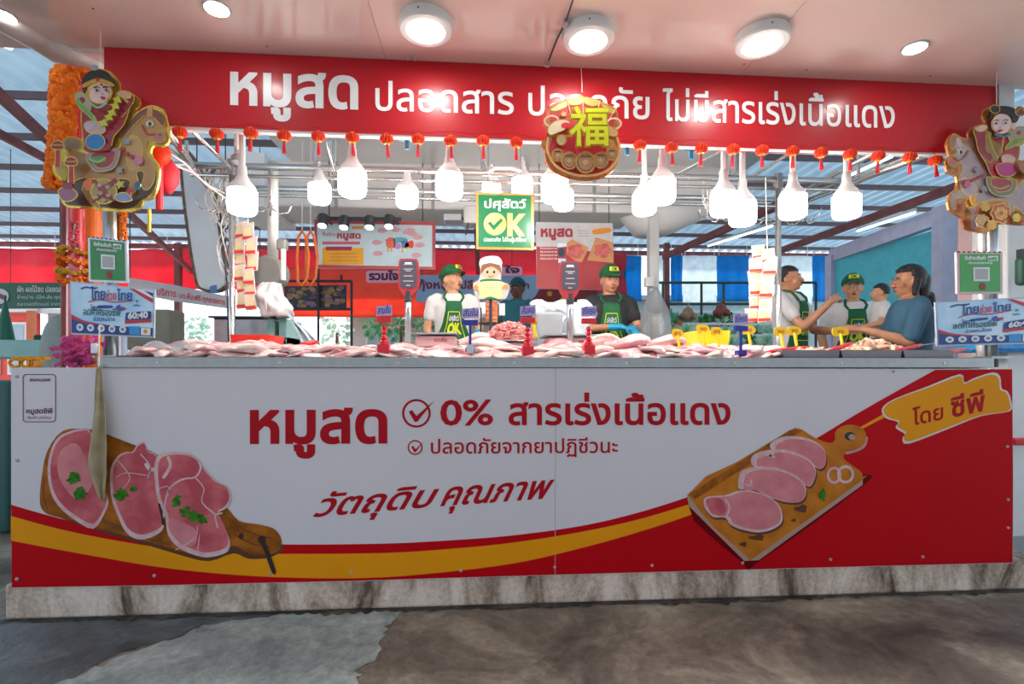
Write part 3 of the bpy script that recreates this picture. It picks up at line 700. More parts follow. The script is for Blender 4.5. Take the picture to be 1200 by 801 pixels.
shape('red_field', spl(up) + [(1186, 432.4), (1187, 560), (1186.6, 659), (1000, 663.5), (800, 669), (650, 673), (420, 680), (200, 685), (14, 688), (13.4, 600)], BY, M['red_p'], ban, lift=.0006)
shape('gold_swoosh', spl(gt) + spl(gl)[::-1], BY, M['gold_p'], ban, lift=.0012)
shape('seam', stroke([(651, 431), (650.5, 673)], .7), BY, M['grey'], ban, lift=.0008)
for (x, y) in ((20, 441), (20.5, 539), (20, 678), (181, 674), (317, 671), (412, 670), (650, 664), (764, 662), (870, 659), (973, 655), (1081, 652), (1047, 435), (1180, 523), (1181, 585), (1181, 618), (540, 668)):
    p = at(x, y, BY); MB().lathe(p + Vector((0, -.001, 0)), [(.0075, 0), (.006, .004), (.002, .005)], 10, M=Matrix.Rotation(R(90), 3, 'X')).build('screw', M['grey'], ban)
ri = M['red_ink']; L1 = .0018
text('หมูสด', 293, 518, 454, 517.5, 36, BY, ri, ban, bold=.03, lift=L1)
text('0%', 516, 497.5, 578, 497, 28.5, BY, ri, ban, bold=.02, lift=L1)
text('สารเร่งเนื้อแดง', 596, 497, 856, 496.5, 23.5, BY, ri, ban, bold=.022, lift=L1)
text('ปลอดภัยจากยาปฏิชีวนะ', 505, 531, 724, 530, 12.5, BY, ri, ban, bold=.012, lift=L1)
shape('tick_ring', ring(488, 484, 15.5, 2.6), BY, ri, ban, lift=L1)
shape('tick', [(479, 482), (483, 480), (488, 487), (509, 469), (489, 494), (486, 494)], BY, ri, ban, lift=.0022)
shape('tick_ring', ring(486.5, 524, 8, 1.6), BY, ri, ban, lift=L1)
shape('tick', [(482, 523), (484, 522), (487, 526), (497, 516.5), (487, 529.5), (485.5, 529.5)], BY, ri, ban, lift=.0022)
text('วัตถุดิบ', 366, 605, 503, 593, 19, BY, ri, ban, bold=.022, slant=.45, lift=L1, name='handwriting')
text('คุณภาพ', 516, 592, 640, 583, 20, BY, ri, ban, bold=.022, slant=.45, lift=L1, name='handwriting')
blob = crop(680, 430, 2.307, [(820, 112), (850, 88), (940, 55), (1025, 24), (1036, 45), (1062, 34), (1110, 20), (1130, 30), (1134, 60), (1150, 68), (1160, 95), (1155, 118), (1080, 130), (1000, 160), (890, 200), (874, 186), (880, 175), (856, 160), (862, 145), (830, 135)])
cx_ = sum(p[0] for p in blob) / len(blob); cy_ = sum(p[1] for p in blob) / len(blob)
shape('brush_edge', [(cx_ + (x - cx_) * 1.03, cy_ + (y - cy_) * 1.07) for x, y in blob], BY, M['offwhite'], ban, lift=.0016, sm=3)
shape('brush_blob', blob, BY, M['gold_p'], ban, lift=.002, sm=3)
text('โดย', 1069, 498, 1105, 490.5, 13.5, BY, ri, ban, bold=.02, slant=-.02, lift=.0026)
text('ซีพี', 1114, 488.5, 1154, 480, 17, BY, ri, ban, bold=.03, slant=-.02, lift=.0026)
qb = [rrect(27, 438, 66, 494.5, 4), rrect(28, 439, 65, 493.5, 3.4)[::-1]]
pi_ = mat('plum_print', '6a2440', .5)
shape('printed_frame', qb, BY, pi_, ban, lift=L1)
text('สแกนเลย', 35, 446.5, 59, 446.5, 3, BY, pi_, ban, bold=.03, lift=L1)
text('หมูสดซีพี', 31, 484, 62, 484, 4.4, BY, pi_, ban, bold=.025, lift=L1); text('คุ้มค่า สดใหม่', 33, 490.5, 60, 490.5, 2.6, BY, pi_, ban, lift=L1)

# printed pork on the left wooden board
C1 = lambda p: crop(30, 480, 3.813, p)
def pr(name, p, m, lf, sm=3): return shape(name, p, BY, M[m], ban, lift=lf, sm=sm)
pr('print_shadow', C1([(130, 460), (340, 545), (500, 590), (700, 650), (820, 675), (930, 640), (1000, 665), (1100, 655), (1150, 600), (900, 520), (500, 470)]), 'shadow_brown', .0016)
pr('printed_board', C1([(170, 92), (280, 86), (340, 100), (470, 150), (590, 200), (700, 300), (860, 420), (905, 440), (955, 495), (1050, 512), (1110, 530), (1142, 572), (1138, 618), (1090, 645), (1000, 640), (930, 605), (860, 640), (800, 655), (680, 625), (500, 575), (330, 530), (230, 495), (130, 475), (80, 450), (65, 400), (75, 290), (100, 180)]), 'wood', .002)
for q in ([(330, 480), (420, 520), (560, 560)], [(350, 500), (460, 548), (640, 600)], [(950, 520), (1040, 560), (1100, 570)], [(940, 560), (1020, 600), (1090, 610)], [(85, 300), (80, 380), (100, 440)]): pr('wood_grain', stroke(C1(q), 1.2), 'shadow_brown', .0022, 2)
S1 = [(200, 95), (245, 85), (290, 92), (310, 200), (340, 330), (372, 400), (355, 460), (305, 530), (220, 490), (150, 430), (112, 360), (100, 260), (118, 170), (150, 120)]
S2 = [(480, 185), (500, 155), (530, 140), (545, 180), (590, 205), (575, 270), (590, 350), (605, 430), (620, 520), (580, 560), (510, 578), (450, 545), (405, 450), (382, 370), (383, 260), (415, 205), (450, 188)]
S3 = [(600, 200), (650, 188), (720, 192), (770, 220), (800, 265), (855, 320), (905, 345), (918, 400), (895, 440), (865, 460), (892, 520), (915, 585), (905, 630), (850, 652), (790, 655), (700, 622), (640, 560), (625, 470), (592, 400), (578, 290), (582, 230)]
def inset(p, k):
    cx = sum(q[0] for q in p) / len(p); cy = sum(q[1] for q in p) / len(p); return [(cx + (x - cx) * k, cy + (y - cy) * k) for x, y in p]
for i, S in enumerate((S1, S2, S3)):
    pr('printed_fat', C1(S), 'fat', .0024 + .001 * i); pr('printed_pork', C1([(x + 4, y - 5) for x, y in inset(S, .93)]), 'pork', .0028 + .001 * i)
pr('printed_pork', C1([(160, 180), (230, 150), (280, 240), (300, 330), (240, 400), (180, 350), (145, 270)]), 'pork2', .0031)
for q, wd_ in (([(410, 300), (450, 280), (540, 290)], 1), ([(420, 230), (470, 300), (430, 360)], 1.2), ([(540, 240), (560, 265), (590, 262)], 4), ([(520, 200), (560, 250), (550, 300)], 1.5), ([(640, 210), (650, 250), (620, 300)], 3.5), ([(620, 470), (640, 360), (700, 310), (760, 300), (785, 260), (775, 225)], 2.2), ([(760, 300), (800, 350), (790, 410), (850, 465)], 1.6), ([(680, 620), (760, 570), (770, 520)], 1.2), ([(600, 350), (640, 340), (640, 380)], 1), ([(770, 640), (780, 560)], 1), ([(880, 460), (850, 470), (860, 520)], 2)):
    pr('printed_vein', stroke(C1(q), wd_), 'fat', .0052, 3)
pr('printed_pork', C1([(655, 480), (700, 500), (760, 530), (765, 590), (720, 610), (660, 560), (640, 510)]), 'pork2', .005)
pr('printed_cut', stroke(C1([(600, 420), (612, 470), (618, 510)]), 2.4), 'pdark', .0052, 2)
r = random.Random(3)
for (cx, cy, k) in ((215, 300, 34), (250, 385, 36), (435, 375, 36), (485, 360, 18), (675, 405, 26), (715, 450, 24), (760, 475, 32), (795, 490, 26)):
    for j in range(8):
        a = r.uniform(0, 6.3); d = r.uniform(.1, .9) * k; q = (cx + d * math.cos(a) * .8, cy + d * math.sin(a)); s = k * .62
        pr('printed_leaf', C1([(q[0] + s * math.cos(a + t) * (1 if z % 2 else .5), q[1] + s * math.sin(a + t) * (1 if z % 2 else .5)) for z, t in enumerate([z * .9 for z in range(7)])]), 'herb', .0056 + .0002 * j, 2)
pr('printed_strap', stroke(C1([(1055, 578), (1075, 620), (1112, 722)]), 5), 'pdark', .005, 2); pr('printed_hole', C1(circ(1057, 578, 17)), 'pdark', .0048, 0); pr('printed_hole', C1(circ(965, 562, 10, 14)), 'pdark', .0048, 0)
# printed pork chops on the right board
C2 = lambda p: crop(790, 490, 4.45, p)
pr('print_shadow', C2([(66, 430), (360, 752), (436, 748), (983, 352), (985, 290), (700, 300)]), 'pshade', .0016)
pr('board_edge', C2([(66, 400), (80, 385), (640, 70), (980, 290), (982, 345), (440, 738), (365, 742), (75, 455)]), 'wood_edge', .002, 0)
pr('printed_board', C2([(70, 398), (330, 225), (605, 62), (635, 52), (668, 58), (740, 105), (812, 128), (838, 108), (835, 75), (870, 42), (930, 32), (985, 55), (1000, 95), (985, 140), (950, 158), (900, 168), (882, 200), (900, 225), (970, 275), (978, 305), (968, 330), (430, 715), (395, 724), (370, 712)]), 'wood2', .0024, 2)
pr('board_shade', C2([(72, 395), (600, 62), (636, 52), (670, 62), (560, 130), (110, 420)]), 'wood', .0027, 0)
pr('handle_edge', stroke(C2([(1002, 100), (990, 142), (950, 166), (895, 180)]), 3), 'wood_edge', .0022, 3)
pr('printed_hole', C2(circ(915, 92, 29, 22)), 'pdark', .003, 0); pr('hole_edge', C2(circ(925, 96, 18, 15)), 'wood_edge', .0033, 0)
D_ = [(500, 130), (560, 96), (620, 92), (690, 102), (750, 130), (785, 170), (790, 220), (775, 255), (745, 260), (690, 215), (600, 175), (515, 170)]
Cc = [(400, 235), (405, 195), (450, 172), (530, 160), (600, 168), (690, 205), (730, 250), (735, 300), (710, 350), (680, 345), (620, 295), (520, 255), (430, 255)]
Bb = [(330, 345), (340, 285), (380, 258), (450, 248), (540, 258), (620, 290), (670, 330), (686, 375), (675, 415), (640, 436), (565, 432), (490, 405), (410, 368), (345, 370)]
Aa = [(150, 430), (165, 408), (210, 402), (265, 398), (330, 376), (400, 375), (480, 400), (535, 440), (560, 490), (555, 545), (500, 580), (430, 592), (350, 578), (290, 552), (262, 515), (200, 512), (160, 470)]
for i, (S, e) in enumerate(((D_, (600, 130)), (Cc, 0), (Bb, 0), (Aa, 0))):
    pr('print_shadow', C2([(x + 6, y + 12) for x, y in S]), 'shadow_brown', .0032 + .0008 * i); pr('printed_fat', C2(S), 'fat', .0034 + .0008 * i)
    pr('printed_pork', C2([(x + 12, y + (8 if i < 3 else -2)) for x, y in inset(S, .9)]), 'pork2' if i != 1 else 'pork2', .0038 + .0008 * i)
for q in ([(400, 320), (390, 350), (370, 340)], [(500, 140), (520, 170), (490, 200)], [(265, 420), (285, 460), (270, 510)], [(440, 200), (480, 190), (520, 200)]): pr('printed_vein', stroke(C2(q), 2.2), 'fat', .0068, 3)
pr('printed_pork', C2([(165, 420), (215, 412), (255, 430), (262, 490), (205, 500), (172, 460)]), 'pork', .0066)
for x, y, rx, ry in ((830, 295, 38, 45), (890, 290, 45, 48)):
    l = [C2(circ(x, y, rx, ry, 28)), C2(circ(x, y, rx * .68, ry * .68, 28))[::-1]]; shape('printed_onion', l, BY, M['fat'], ban, lift=.005 + .0003 * (x > 850))
for x, y, a, b_ in ((660, 470, 40, 24), (770, 400, 22, 40), (430, 620, 50, 18), (360, 655, 22, 16), (620, 530, 16, 10)): pr('printed_herb', C2([(x + a * math.cos(t) * (.6 + .4 * ((k * 7) % 3) / 2), y + b_ * math.sin(t) * (.6 + .4 * ((k * 5) % 3) / 2)) for k, t in enumerate([k * .7 for k in range(9)])]), 'shadow_brown' if y != 400 else 'herb', .005, 2)
# hanging cloth over the left end of the banner
cl_pts = [(113, 428), (118, 428), (121, 460), (125, 490), (127, 520), (127, 555), (123, 586), (115, 578), (106, 560), (101, 540), (105, 510), (109, 475)]
def clothf(u, v):
    y = 428 + 158 * v; Lx = np.interp(y, [428, 475, 510, 540, 560, 578, 586], [113, 109, 105, 101, 106, 115, 121]); Rx = np.interp(y, [428, 460, 490, 520, 555, 586], [118, 121, 125, 127, 127, 123.5])
    p = at(Lx + (Rx - Lx) * u, y, 2.31); p.y += .012 * math.sin(u * 9 + v * 3) * min(1, v * 3); return p
clo = thing('hanging_rag', at(117, 428, 2.31), 'beige rag hanging over the front banner below the left price boards', 'cloth')
MB().grid(clothf, 14, 36).build('cloth', M['cloth'], clo, smooth=True, solid=.003)
MB().tube([at(117, 380, 2.33), at(116, 405, 2.315), at(116, 430, 2.31)], .003, 6).build('string', M['cable'], clo)

# ============================================================ TOP SIGN
SY = 2.60
sg = thing('overhead_sign', at(644, 165, SY), 'long glossy red overhead sign with white lettering', 'sign')
shape('board', [(122, 55), (1166, 101), (1166, 179.5), (900, 174), (500, 158.5), (122, 144)], SY, M['sign_red'], sg, th=.05)
a, b = at(1166, 101, SY), at(1166, 180, SY); q = at(1187, 97, SY)
MB().add([a, b, b + Vector((.02, -.3, 0)), a + Vector((.02, -.3, .0))], [(0, 1, 2, 3)])
MB().slab((a.x + .002, SY - .02, b.z), (a.x + .09, SY + .3, a.z)).build('end_cap', M['alu'], sg)
a, b = at(170, 149, SY + .02), at(1166, 182, SY + .02); MB().bar(a, b, .03, .028).build('bottom_channel', M['white'], sg)
sw = M['sign_white']
text('หมูสด', 270, 121.5, 420, 127, 35.5, SY, sw, sg, bold=.028, lift=.003)
text('ปลอดสาร', 440, 129, 602, 134, 25, SY, sw, sg, bold=.012, lift=.003)
text('ปลอดภัย', 619, 134.5, 761, 139.5, 25, SY, sw, sg, bold=.012, lift=.003)
text('ไม่มีสารเร่งเนื้อแดง', 776, 141, 1048, 150, 24.5, SY, sw, sg, bold=.012, lift=.003)

# ceiling lamps: three thick surface rings, flush spots
def ceil_pt(px, py, dz=0):
    cx = (px - 600) / F; cz = (HZ - py) / F; dx = cx * CT + ST; dyy = -cx * ST + CT
    t = (2.640 + dz - CAMZ) / (cz + .0065 * dx); return Vector((dx * t, dyy * t, CAMZ + cz * t))
for i, (px, py, lab) in enumerate(((499, 38, 'round surface mounted ceiling lamp, left of the three'), (689.5, 50, 'round surface mounted ceiling lamp beside the hanging wire'), (893, 54, 'round surface mounted ceiling lamp, right of the three'))):
    p = ceil_pt(px, py, -.05); p.z = zc(p.x); t = thing('ceiling_lamp', p, lab, 'lamp', 'ceiling lamps above the stall front')
    MB().lathe(p, [(.098, -.004), (.112, 0), (.118, -.0), (.118, -.038), (.112, -.045), (.085, -.047), (.082, -.043)][1:], 40).build('housing', M['white'], t)
    MB().lathe(p, [(.079, -.045), (.079, -.0495), (.06, -.051)], 40).build('diffuser', M['panel'], t)
    MB().ell(p + Vector((-.02, -.118, -.02)), (.004,) * 3, 6, 4).build('screw', M['dark'], t)
for px, py, lab in ((254, 9, 'flush round downlight at the upper left'), (1072, 55, 'flush round downlight near the right ceiling corner'), (2, 17, 'downlight cut by the left edge of the picture'), (230, -60, 'flush downlight above the left of the picture'), (620, -60, 'flush downlight above the centre of the picture')):
    if py < 0: continue
    p = ceil_pt(px, py); t = thing('downlight', p, lab, 'lamp', 'flush downlights')
    MB().lathe(p, [(.056, 0), (.056, -.006), (.048, -.008)], 32).build('trim_ring', M['alu'], t); MB().lathe(p, [(.047, -.004), (.047, -.0095), (.03, -.01)], 32).build('diffuser', M['panel'], t)
# cord and rings on the ceiling
cdt = thing('cord', ceil_pt(655, 35), 'dark cord with clips running along the ceiling to a ring above the sign', 'cord')
MB().tube([ceil_pt(672, -5) + Vector((0, 0, -.012)), ceil_pt(662, 25) + Vector((0, 0, -.012)), ceil_pt(652, 45) + Vector((0, 0, -.012)), ceil_pt(643, 68) + Vector((0, 0, -.012))], .004, 6).build('cord', M['dark'], cdt)
for x, y in ((663, 24), (662, 37)): MB().box(ceil_pt(x, y) + Vector((0, 0, -.012)), (.02, .035, .02)).build('clip', M['alu'], cdt)
for px, lab in ((641, 'steel ring hook above the sign beside the cord'), (482, 'small forked bracket above the sign under the left lamp')):
    p = at(px, 74 if px > 600 else 66, 2.56); b = MB()
    if px > 600: b.tube([p + Vector((.018 * math.cos(a), 0, .018 * math.sin(a))) for a in [k * math.pi / 6 for k in range(12)]], .0045, 6, closed=True)
    else:
        for s in (-1, 1): b.tube([p + Vector((.018 * s, 0, -.02)), p + Vector((.016 * s, 0, .01)), p + Vector((.008 * s, 0, .03))], .005, 6)
    tag(b.build('ring_hook', M['alu']), lab, 'hook')
for x, y in ((313, 54), (872, 75), (900, 66), (1090, 89), (109, 10), (945, 82), (1178, 0)):
    if y: p = ceil_pt(x, y); structure(MB().ell(p, (.005, .005, .003), 8, 5).build('trim_screw', M['dark']))

# ============================================================ RAILS AND BULBS
ZF = 2.38
rail = thing('bulb_rack', at(600, 205, 3.3), 'polished pipe rack carrying the bulbs and meat hooks', 'rack')
def rod(p, q, r_=.018, nm='rail'): return MB().tube([p, q], r_, 12).build(nm, M['chrome'], rail, smooth=True)
a1, b1 = at(215, 193, 3.45), at(1003, 213, 3.25)
zf = (a1.z + b1.z) / 2
rod(Vector((a1.x, 3.35, zf)), Vector((b1.x, 3.35, zf)), .022)
rod(Vector((a1.x + .1, 3.35, zf - .06)), Vector((b1.x, 3.35, zf - .06)), .012)
rod(Vector((a1.x + .15, 3.75, zf)), Vector((b1.x, 3.75, zf)), .02)
rod(Vector((a1.x + .15, 3.75, zf - .05)), Vector((b1.x, 3.75, zf - .05)), .012)
# side rails coming forward and braces
rod(Vector((b1.x, 3.75, zf)), at(1118, 168, 2.68), .02); rod(Vector((b1.x - .1, 3.75, zf + .03)), at(1055, 162, 2.9), .016)
rod(Vector((a1.x, 3.75, zf)), at(195, 152, 2.75), .02); rod(Vector((a1.x + .1, 3.35, zf)), at(178, 163, 2.7), .018); rod(Vector((a1.x + .3, 3.75, zf)), at(222, 150, 2.75), .012)
for px, y0, y1, Y in ((219, 165, 197, 3.3), (388, 165, 205, 3.35), (393, 165, 205, 3.35), (565, 165, 205, 3.35), (855, 165, 205, 3.35), (1006, 160, 212, 3.3), (860, 170, 205, 3.35), (370, 170, 200, 3.35)):
    MB().tube([at(px, y0, Y), at(px, y1, Y)], .011, 8).build('hanger', M['chrome'], rail)
for (a, b) in (((383, 165, 3.0), (393, 200, 3.3)), ((560, 165, 3.0), (570, 200, 3.3)), ((870, 160, 2.9), (785, 212, 3.7)), ((862, 168, 2.9), (790, 205, 3.6)), ((1100, 170, 2.8), (900, 245, 3.9)), ((940, 170, 2.8), (870, 215, 3.6))):
    MB().tube([at(*a), at(*b)], .009, 8).build('brace', M['chrome'], rail)
# posts
for px, y0, Y, nm in ((912, 212, 3.35, 'polished pipe post rising from the counter beside the pointing man'), (272, 205, 3.35, 'polished pipe post rising from the counter behind the leftmost bulb')):
    p = at(px, y0, Y); t = thing('pipe_post', (p.x, Y, .17), nm, 'post'); MB().tube([(p.x, Y, .17), (p.x, Y, zf)], .019, 12).build('pipe', M['chrome'], t, smooth=True); MB().lathe((p.x, Y, zf - .06), [(.028, 0), (.03, .03), (.028, .1)], 12).build('coupling', M['steel'], t)
t = thing('conduit_pipe', at(279, 160, 2.9), 'short pale conduit pipe above the leftmost bulb', 'pipe')
MB().tube([at(279, 46, 2.9), at(279, 190, 2.9)], .02, 12).build('pipe', M['white'], t, smooth=True); MB().lathe(at(279, 190, 2.9), [(.02, -.01), (.035, 0), (.035, .03), (.02, .04)], 12).build('junction', M['grey'], t)
# blue tape marks seen above the rail
for px, py in ((477, 163), (810, 175), (735, 170)):
    p = at(px, py, 2.78); tag(MB().box(p, (.075, .01, .02)).add([], []).box(p + Vector((0, 0, -.03)), (.02, .01, .05)).build('tape_strip', mat('tape_blue', '38a0d0', .4)), 'blue tape strip under the sign, ' + {477: 'left of the green hanging sign', 810: 'right of the round ornament and highest bulb', 735: 'touching the right of the round ornament'}[px], 'tape')

# tape needs: lamps
BL = [(413, 213, 33, 'n', 'big lit bulb hanging in front, second from the left'), (526.5, 216, 32, 'n', 'big lit bulb left of the green hanging sign'), (650, 220, 33, 'n', 'lit bulb just under the round gold ornament'), (776, 222, 33, 'n', 'big lit bulb between ornament and right lanterns'),
      (284, 234, 36, 'n', 'leftmost big lit bulb over the cable bundle'), (870, 248, 34, 'n', 'big lit bulb beside the tangle of hooks'), (992, 240, 39, 'n', 'rightmost and largest lit bulb'),
      (374.5, 225, 25, 'f', 'small looking bulb on the rear rail, leftmost'), (477, 230, 25, 'f', 'small looking bulb on the rear rail above the framed poster'), (576, 222, 21, 'f', 'rear bulb behind the left corner of the green sign'), (612, 218, 24, 'f', 'rear bulb behind the right corner of the green sign'),
      (660, 233, 24, 'f', 'rear bulb half hidden by the one under the ornament'), (755, 237, 27, 'f', 'rear bulb touching the big one on its lower left'), (848, 237, 30, 'f', 'rear bulb behind the hook tangle'), (929, 240, 32, 'f', 'rear bulb right beside the polished post')]
# (px, py of lit part centre, width px)
DI = .142
for px, py, wpx, k, lab in BL:
    Y = DI / (wpx / F) * (-(px - 600) / F * ST + CT); Y = max(2.72, min(Y, 4.1)); p = at(px, py, Y); s = DI / 2
    top = zf if Y > 3.2 else 2.62
    if Y > 3.1: Yn = 3.75 if Y > 3.55 else 3.35; s *= Yn / Y; Y = Yn; p = at(px, py, Y)
    top = zf if Y > 3.2 else 3.02
    t = thing('light_bulb', (p.x, p.y, p.z + s * 2.6), lab, 'bulb', 'hanging bulbs over the display')
    MB().lathe(p, [(s * .25, -s * 1.04), (s * .8, -s * 1.0), (s * .95, -s * .85), (s, -s * .6), (s, s * .62)], 24).build('diffuser', M['bulb'], t, smooth=True)
    MB().lathe(p, [(s * .97, s * .60), (s * .99, s * .72), (s * .86, s * 1.0), (s * .52, s * 1.4), (s * .34, s * 1.8), (s * .3, s * 2.4), (s * .2, s * 2.5)], 24).build('housing', M['white'], t, smooth=True)
    zt = max(top, p.z + s * 2.8)
    MB().tube([p + Vector((0, 0, s * 2.3)), Vector((p.x, p.y, zt))], .010 if Y > 3.2 else .016, 8).build('socket_stem', M['white'], t)
# lanterns
lx = [(211, 155), (254, 157), (294, 156), (333, 159), (373, 160), (413, 161), (453, 163), (490, 163), (528, 165), (566, 165), (605, 167), (643, 172), (750, 170), (787, 173), (822, 174), (859, 175), (893, 176), (929, 177), (962, 179), (996, 181), (1029, 183), (1066, 184), (1096, 188)]
pr0 = None
WD = 'first second third fourth fifth sixth seventh eighth ninth tenth eleventh'.split()
NTH = ['leftmost small red paper lantern under the overhead sign'] + [w_ + ' small red lantern from the left end of the overhead sign' for w_ in WD[1:]] + ['small red lantern half hidden behind the round ornament'] + [w_ + ' small red lantern to the right of the round ornament' for w_ in WD[:10]] + ['rightmost small red lantern touching the pale horse ornament']
for i, (px, py) in enumerate(lx):
    p = at(px, py, 2.57)
    if pr0 is None:
        t = thing('paper_lantern', p, 'small red paper lantern with tassel hanging under the overhead sign', 'lantern', 'row of small red lanterns under the sign'); pr0 = t
        b = MB(); n = 12
        for j in range(n):
            g = 2 * math.pi * j / n; b.ell(p + Vector((.016 * math.cos(g), .016 * math.sin(g), 0)), (.018, .009, .021), 8, 6, M=Matrix.Rotation(g, 3, 'Z'))
        b.build('shade', M['lant'], t, smooth=True)
        MB().lathe(p, [(.012, .019), (.014, .024), (.008, .027)], 10).build('top_cap', M['lanty'], t); MB().lathe(p, [(.008, -.028), (.016, -.024), (.014, -.018)], 10).build('bottom_cap', M['lanty'], t)
        b = MB()
        for j in range(7):
            g = j * .9; b.tube([p + Vector((.003 * math.cos(g), .003 * math.sin(g), -.026)), p + Vector((.008 * math.cos(g), .008 * math.sin(g), -.088))], .0028, 4)
        b.build('tassel', M['tassel'], t); MB().tube([p + Vector((0, 0, .024)), p + Vector((0, 0, .05))], .0012, 4).build('hook_string', M['red_ink'], t)
    else: t = copy_tree(pr0, p, rot=(0, rnd.uniform(-.12, .12), rnd.uniform(0, 3)))
    t['label'] = NTH[i]
st = thing('lantern_string', at(600, 160, 2.572), 'thin red string carrying the small lanterns', 'string')
MB().tube([at(x, y - 7 - (4 if j % 2 == 0 else 0), 2.575) for j, (x, y) in enumerate(lx)], .0018, 5).build('string', M['red_ink'], st)

# meat hooks & cable tangles
def hook(px, py, Y, s, label, arms=4, top=None):
    p = at(px, py, Y); t = thing('meat_hook', p + Vector((0, 0, s * 1.2)), label, 'hook', 'meat hooks on the rear rail')
    MB().tube([p + Vector((0, 0, 0)), Vector((p.x, p.y, top or zf - .02))], .005, 6).build('shank', M['chrome'], t)
    MB().lathe(p, [(.012, -.01), (.02, 0), (.012, .02)], 8).build('hub', M['chrome'], t)
    for k in range(arms):
        g = k * 2 * math.pi / arms + .4; d = Vector((math.cos(g), math.sin(g), 0))
        MB().tube([p, p + d * s * .4 + Vector((0, 0, -.035)), p + d * s * .8 + Vector((0, 0, -.02)), p + d * s + Vector((0, 0, .045))], [.006, .006, .005, .002], 6).build('prong', M['chrome'], t, smooth=True)
hook(317, 243, 3.35, .13, 'four pronged meat hook left of the rear bulbs'); hook(262, 243, 3.35, .16, 'four pronged meat hook behind the leftmost bulb'); hook(832, 250, 3.75, .12, 'meat hook in the tangle beside the big bulb'); hook(898, 255, 3.75, .15, 'meat hook between two bulbs near the polished post'); hook(941, 255, 3.75, .15, 'meat hook between the two rightmost bulbs', top=None); hook(845, 252, 3.35, .10, 'smaller meat hook inside the tangle')
def cables(px, py, wpx, hpx, Y, label, n=16, seed=1, m='cable'):
    r = random.Random(seed); k = mpp(px, Y); c = at(px, py, Y); b = MB()
    for i in range(n):
        x = r.uniform(-.5, .5) * wpx * k; pts = []
        ph = r.uniform(0, 6); am = r.uniform(.01, .05)
        for j in range(9):
            v = j / 8; pts.append(c + Vector((x * (1 - .4 * v) + am * math.sin(ph + v * 5), .05 * math.sin(ph + v * 4), (.5 - v) * hpx * k + .02 * math.cos(ph * 3 + v * 6))))
        b.tube(pts, .004, 5)
    t = thing('cable_bundle', c + Vector((0, 0, hpx * k / 2)), label, 'cable'); o = b.build('cables', M[m], t, smooth=True); o['kind'] = 'stuff'
    MB().lathe(c, [(wpx * k * .16, -.02), (wpx * k * .18, 0), (wpx * k * .16, .02)], 10).build('tie', M['grey'], t); return t
cables(262, 228, 34, 66, 3.4, 'tangled bundle of pale cables around the left pipe post', 22, 1); cables(266, 290, 7, 84, 3.36, 'cables falling beside the left pipe post', 5, 2); cables(833, 225, 30, 50, 3.5, 'loop of pale cable hanging from the rear rail', 7, 4)
# white cable sagging at upper left
t = thing('sagging_cable', at(215, 205, 3.0), 'white cable sagging from the left of the sign to the bulb rail', 'cable')
MB().tube([at(192, 190, 2.7), at(207, 194, 2.8), at(225, 202, 3.0), at(245, 218, 3.1), at(262, 226, 3.3)], .007, 6).build('cable', M['cable'], t, smooth=True); MB().tube([at(180, 168, 2.7), at(215, 190, 2.8), at(240, 215, 3.0), at(268, 235, 3.2)], .006, 6).build('cable', M['cable'], t, smooth=True)
# ============================================================ DISPLAY GOODS
def meat_mesh(seed, m, L=.10, W=.06, T=.025):
    bm = bmesh.new(); bmesh.ops.create_icosphere(bm, subdivisions=3, radius=1); of = Vector((seed * 7.3, seed * 3.1, 0))
    for v in bm.verts:
        n_ = noise.noise(v.co * 1.1 + of); n2 = noise.noise(v.co * 2.7 + of)
        v.co *= 1 + .38 * n_ + .14 * n2; v.co = Vector((v.co.x * L, v.co.y * W, v.co.z * T * (1 + .3 * n_)))
        v.co.z += T * .5 * math.sin(v.co.x / L * 2.2 + seed)
    me = bpy.data.meshes.new('pork'); bm.to_mesh(me); bm.free(); me.polygons.foreach_set('use_smooth', [True] * len(me.polygons)); me.materials.append(m); return me
PM = [meat_mesh(i, M['meat' if i % 3 else 'meatf'], .085 + .012 * (i % 4), .05 + .008 * (i % 3), .017 + .004 * (i % 2)) for i in range(10)]
r = random.Random(11)
zones = [(165, 235, 'raw pork cut under the clear film at the left end of the display', 10), (235, 330, 'raw pork cut heaped in front of the red tray', 20), (330, 440, 'raw pork cut heaped left of the first red price holder', 24), (455, 545, 'raw pork cut lying before the left scale', 18), (560, 612, 'raw pork cut between the blue and the middle red price holders', 12), (626, 684, 'raw pork cut between the middle and right red price holders', 12), (698, 765, 'raw pork cut in front of the man in the black shirt', 14), (770, 860, 'raw pork cut in front of the yellow basket', 18), (874, 908, 'raw pork cut right of the blue holder at the yellow tags', 7)]
for x0, x1, lab, n in zones:
    for i in range(n):
        me = PM[r.randrange(10)]; px = x0 + (x1 - x0) * (i + .5) / n + r.uniform(-4, 4)
        row = i % 3; Y = 2.47 + row * .17 + r.uniform(-.03, .03); s = r.uniform(.8, 1.15)
        p = at(px, 400, Y); p.z = bedz(Y) + .012 + .005 * r.random(); lab_ = lab + (', front row', ', middle row', ', back row')[row]
        o = bpy.data.objects.new('pork_cut', me); COL.objects.link(o); o.location = p; o.rotation_euler = (r.uniform(-.25, .25), r.uniform(-.2, .2), r.uniform(0, 6.28)); o.scale = (s, s, s)
        tag(o, lab_, 'meat', lab_.replace('raw pork cut', 'raw pork cuts'))
        if r.random() < .35:
            o = bpy.data.objects.new('pork_cut', PM[r.randrange(10)]); COL.objects.link(o); o.location = p + Vector((r.uniform(-.04, .04), .03, .028)); o.rotation_euler = (0, 0, r.uniform(0, 6)); tag(o, lab_, 'meat', lab_.replace('raw pork cut', 'raw pork cuts'))
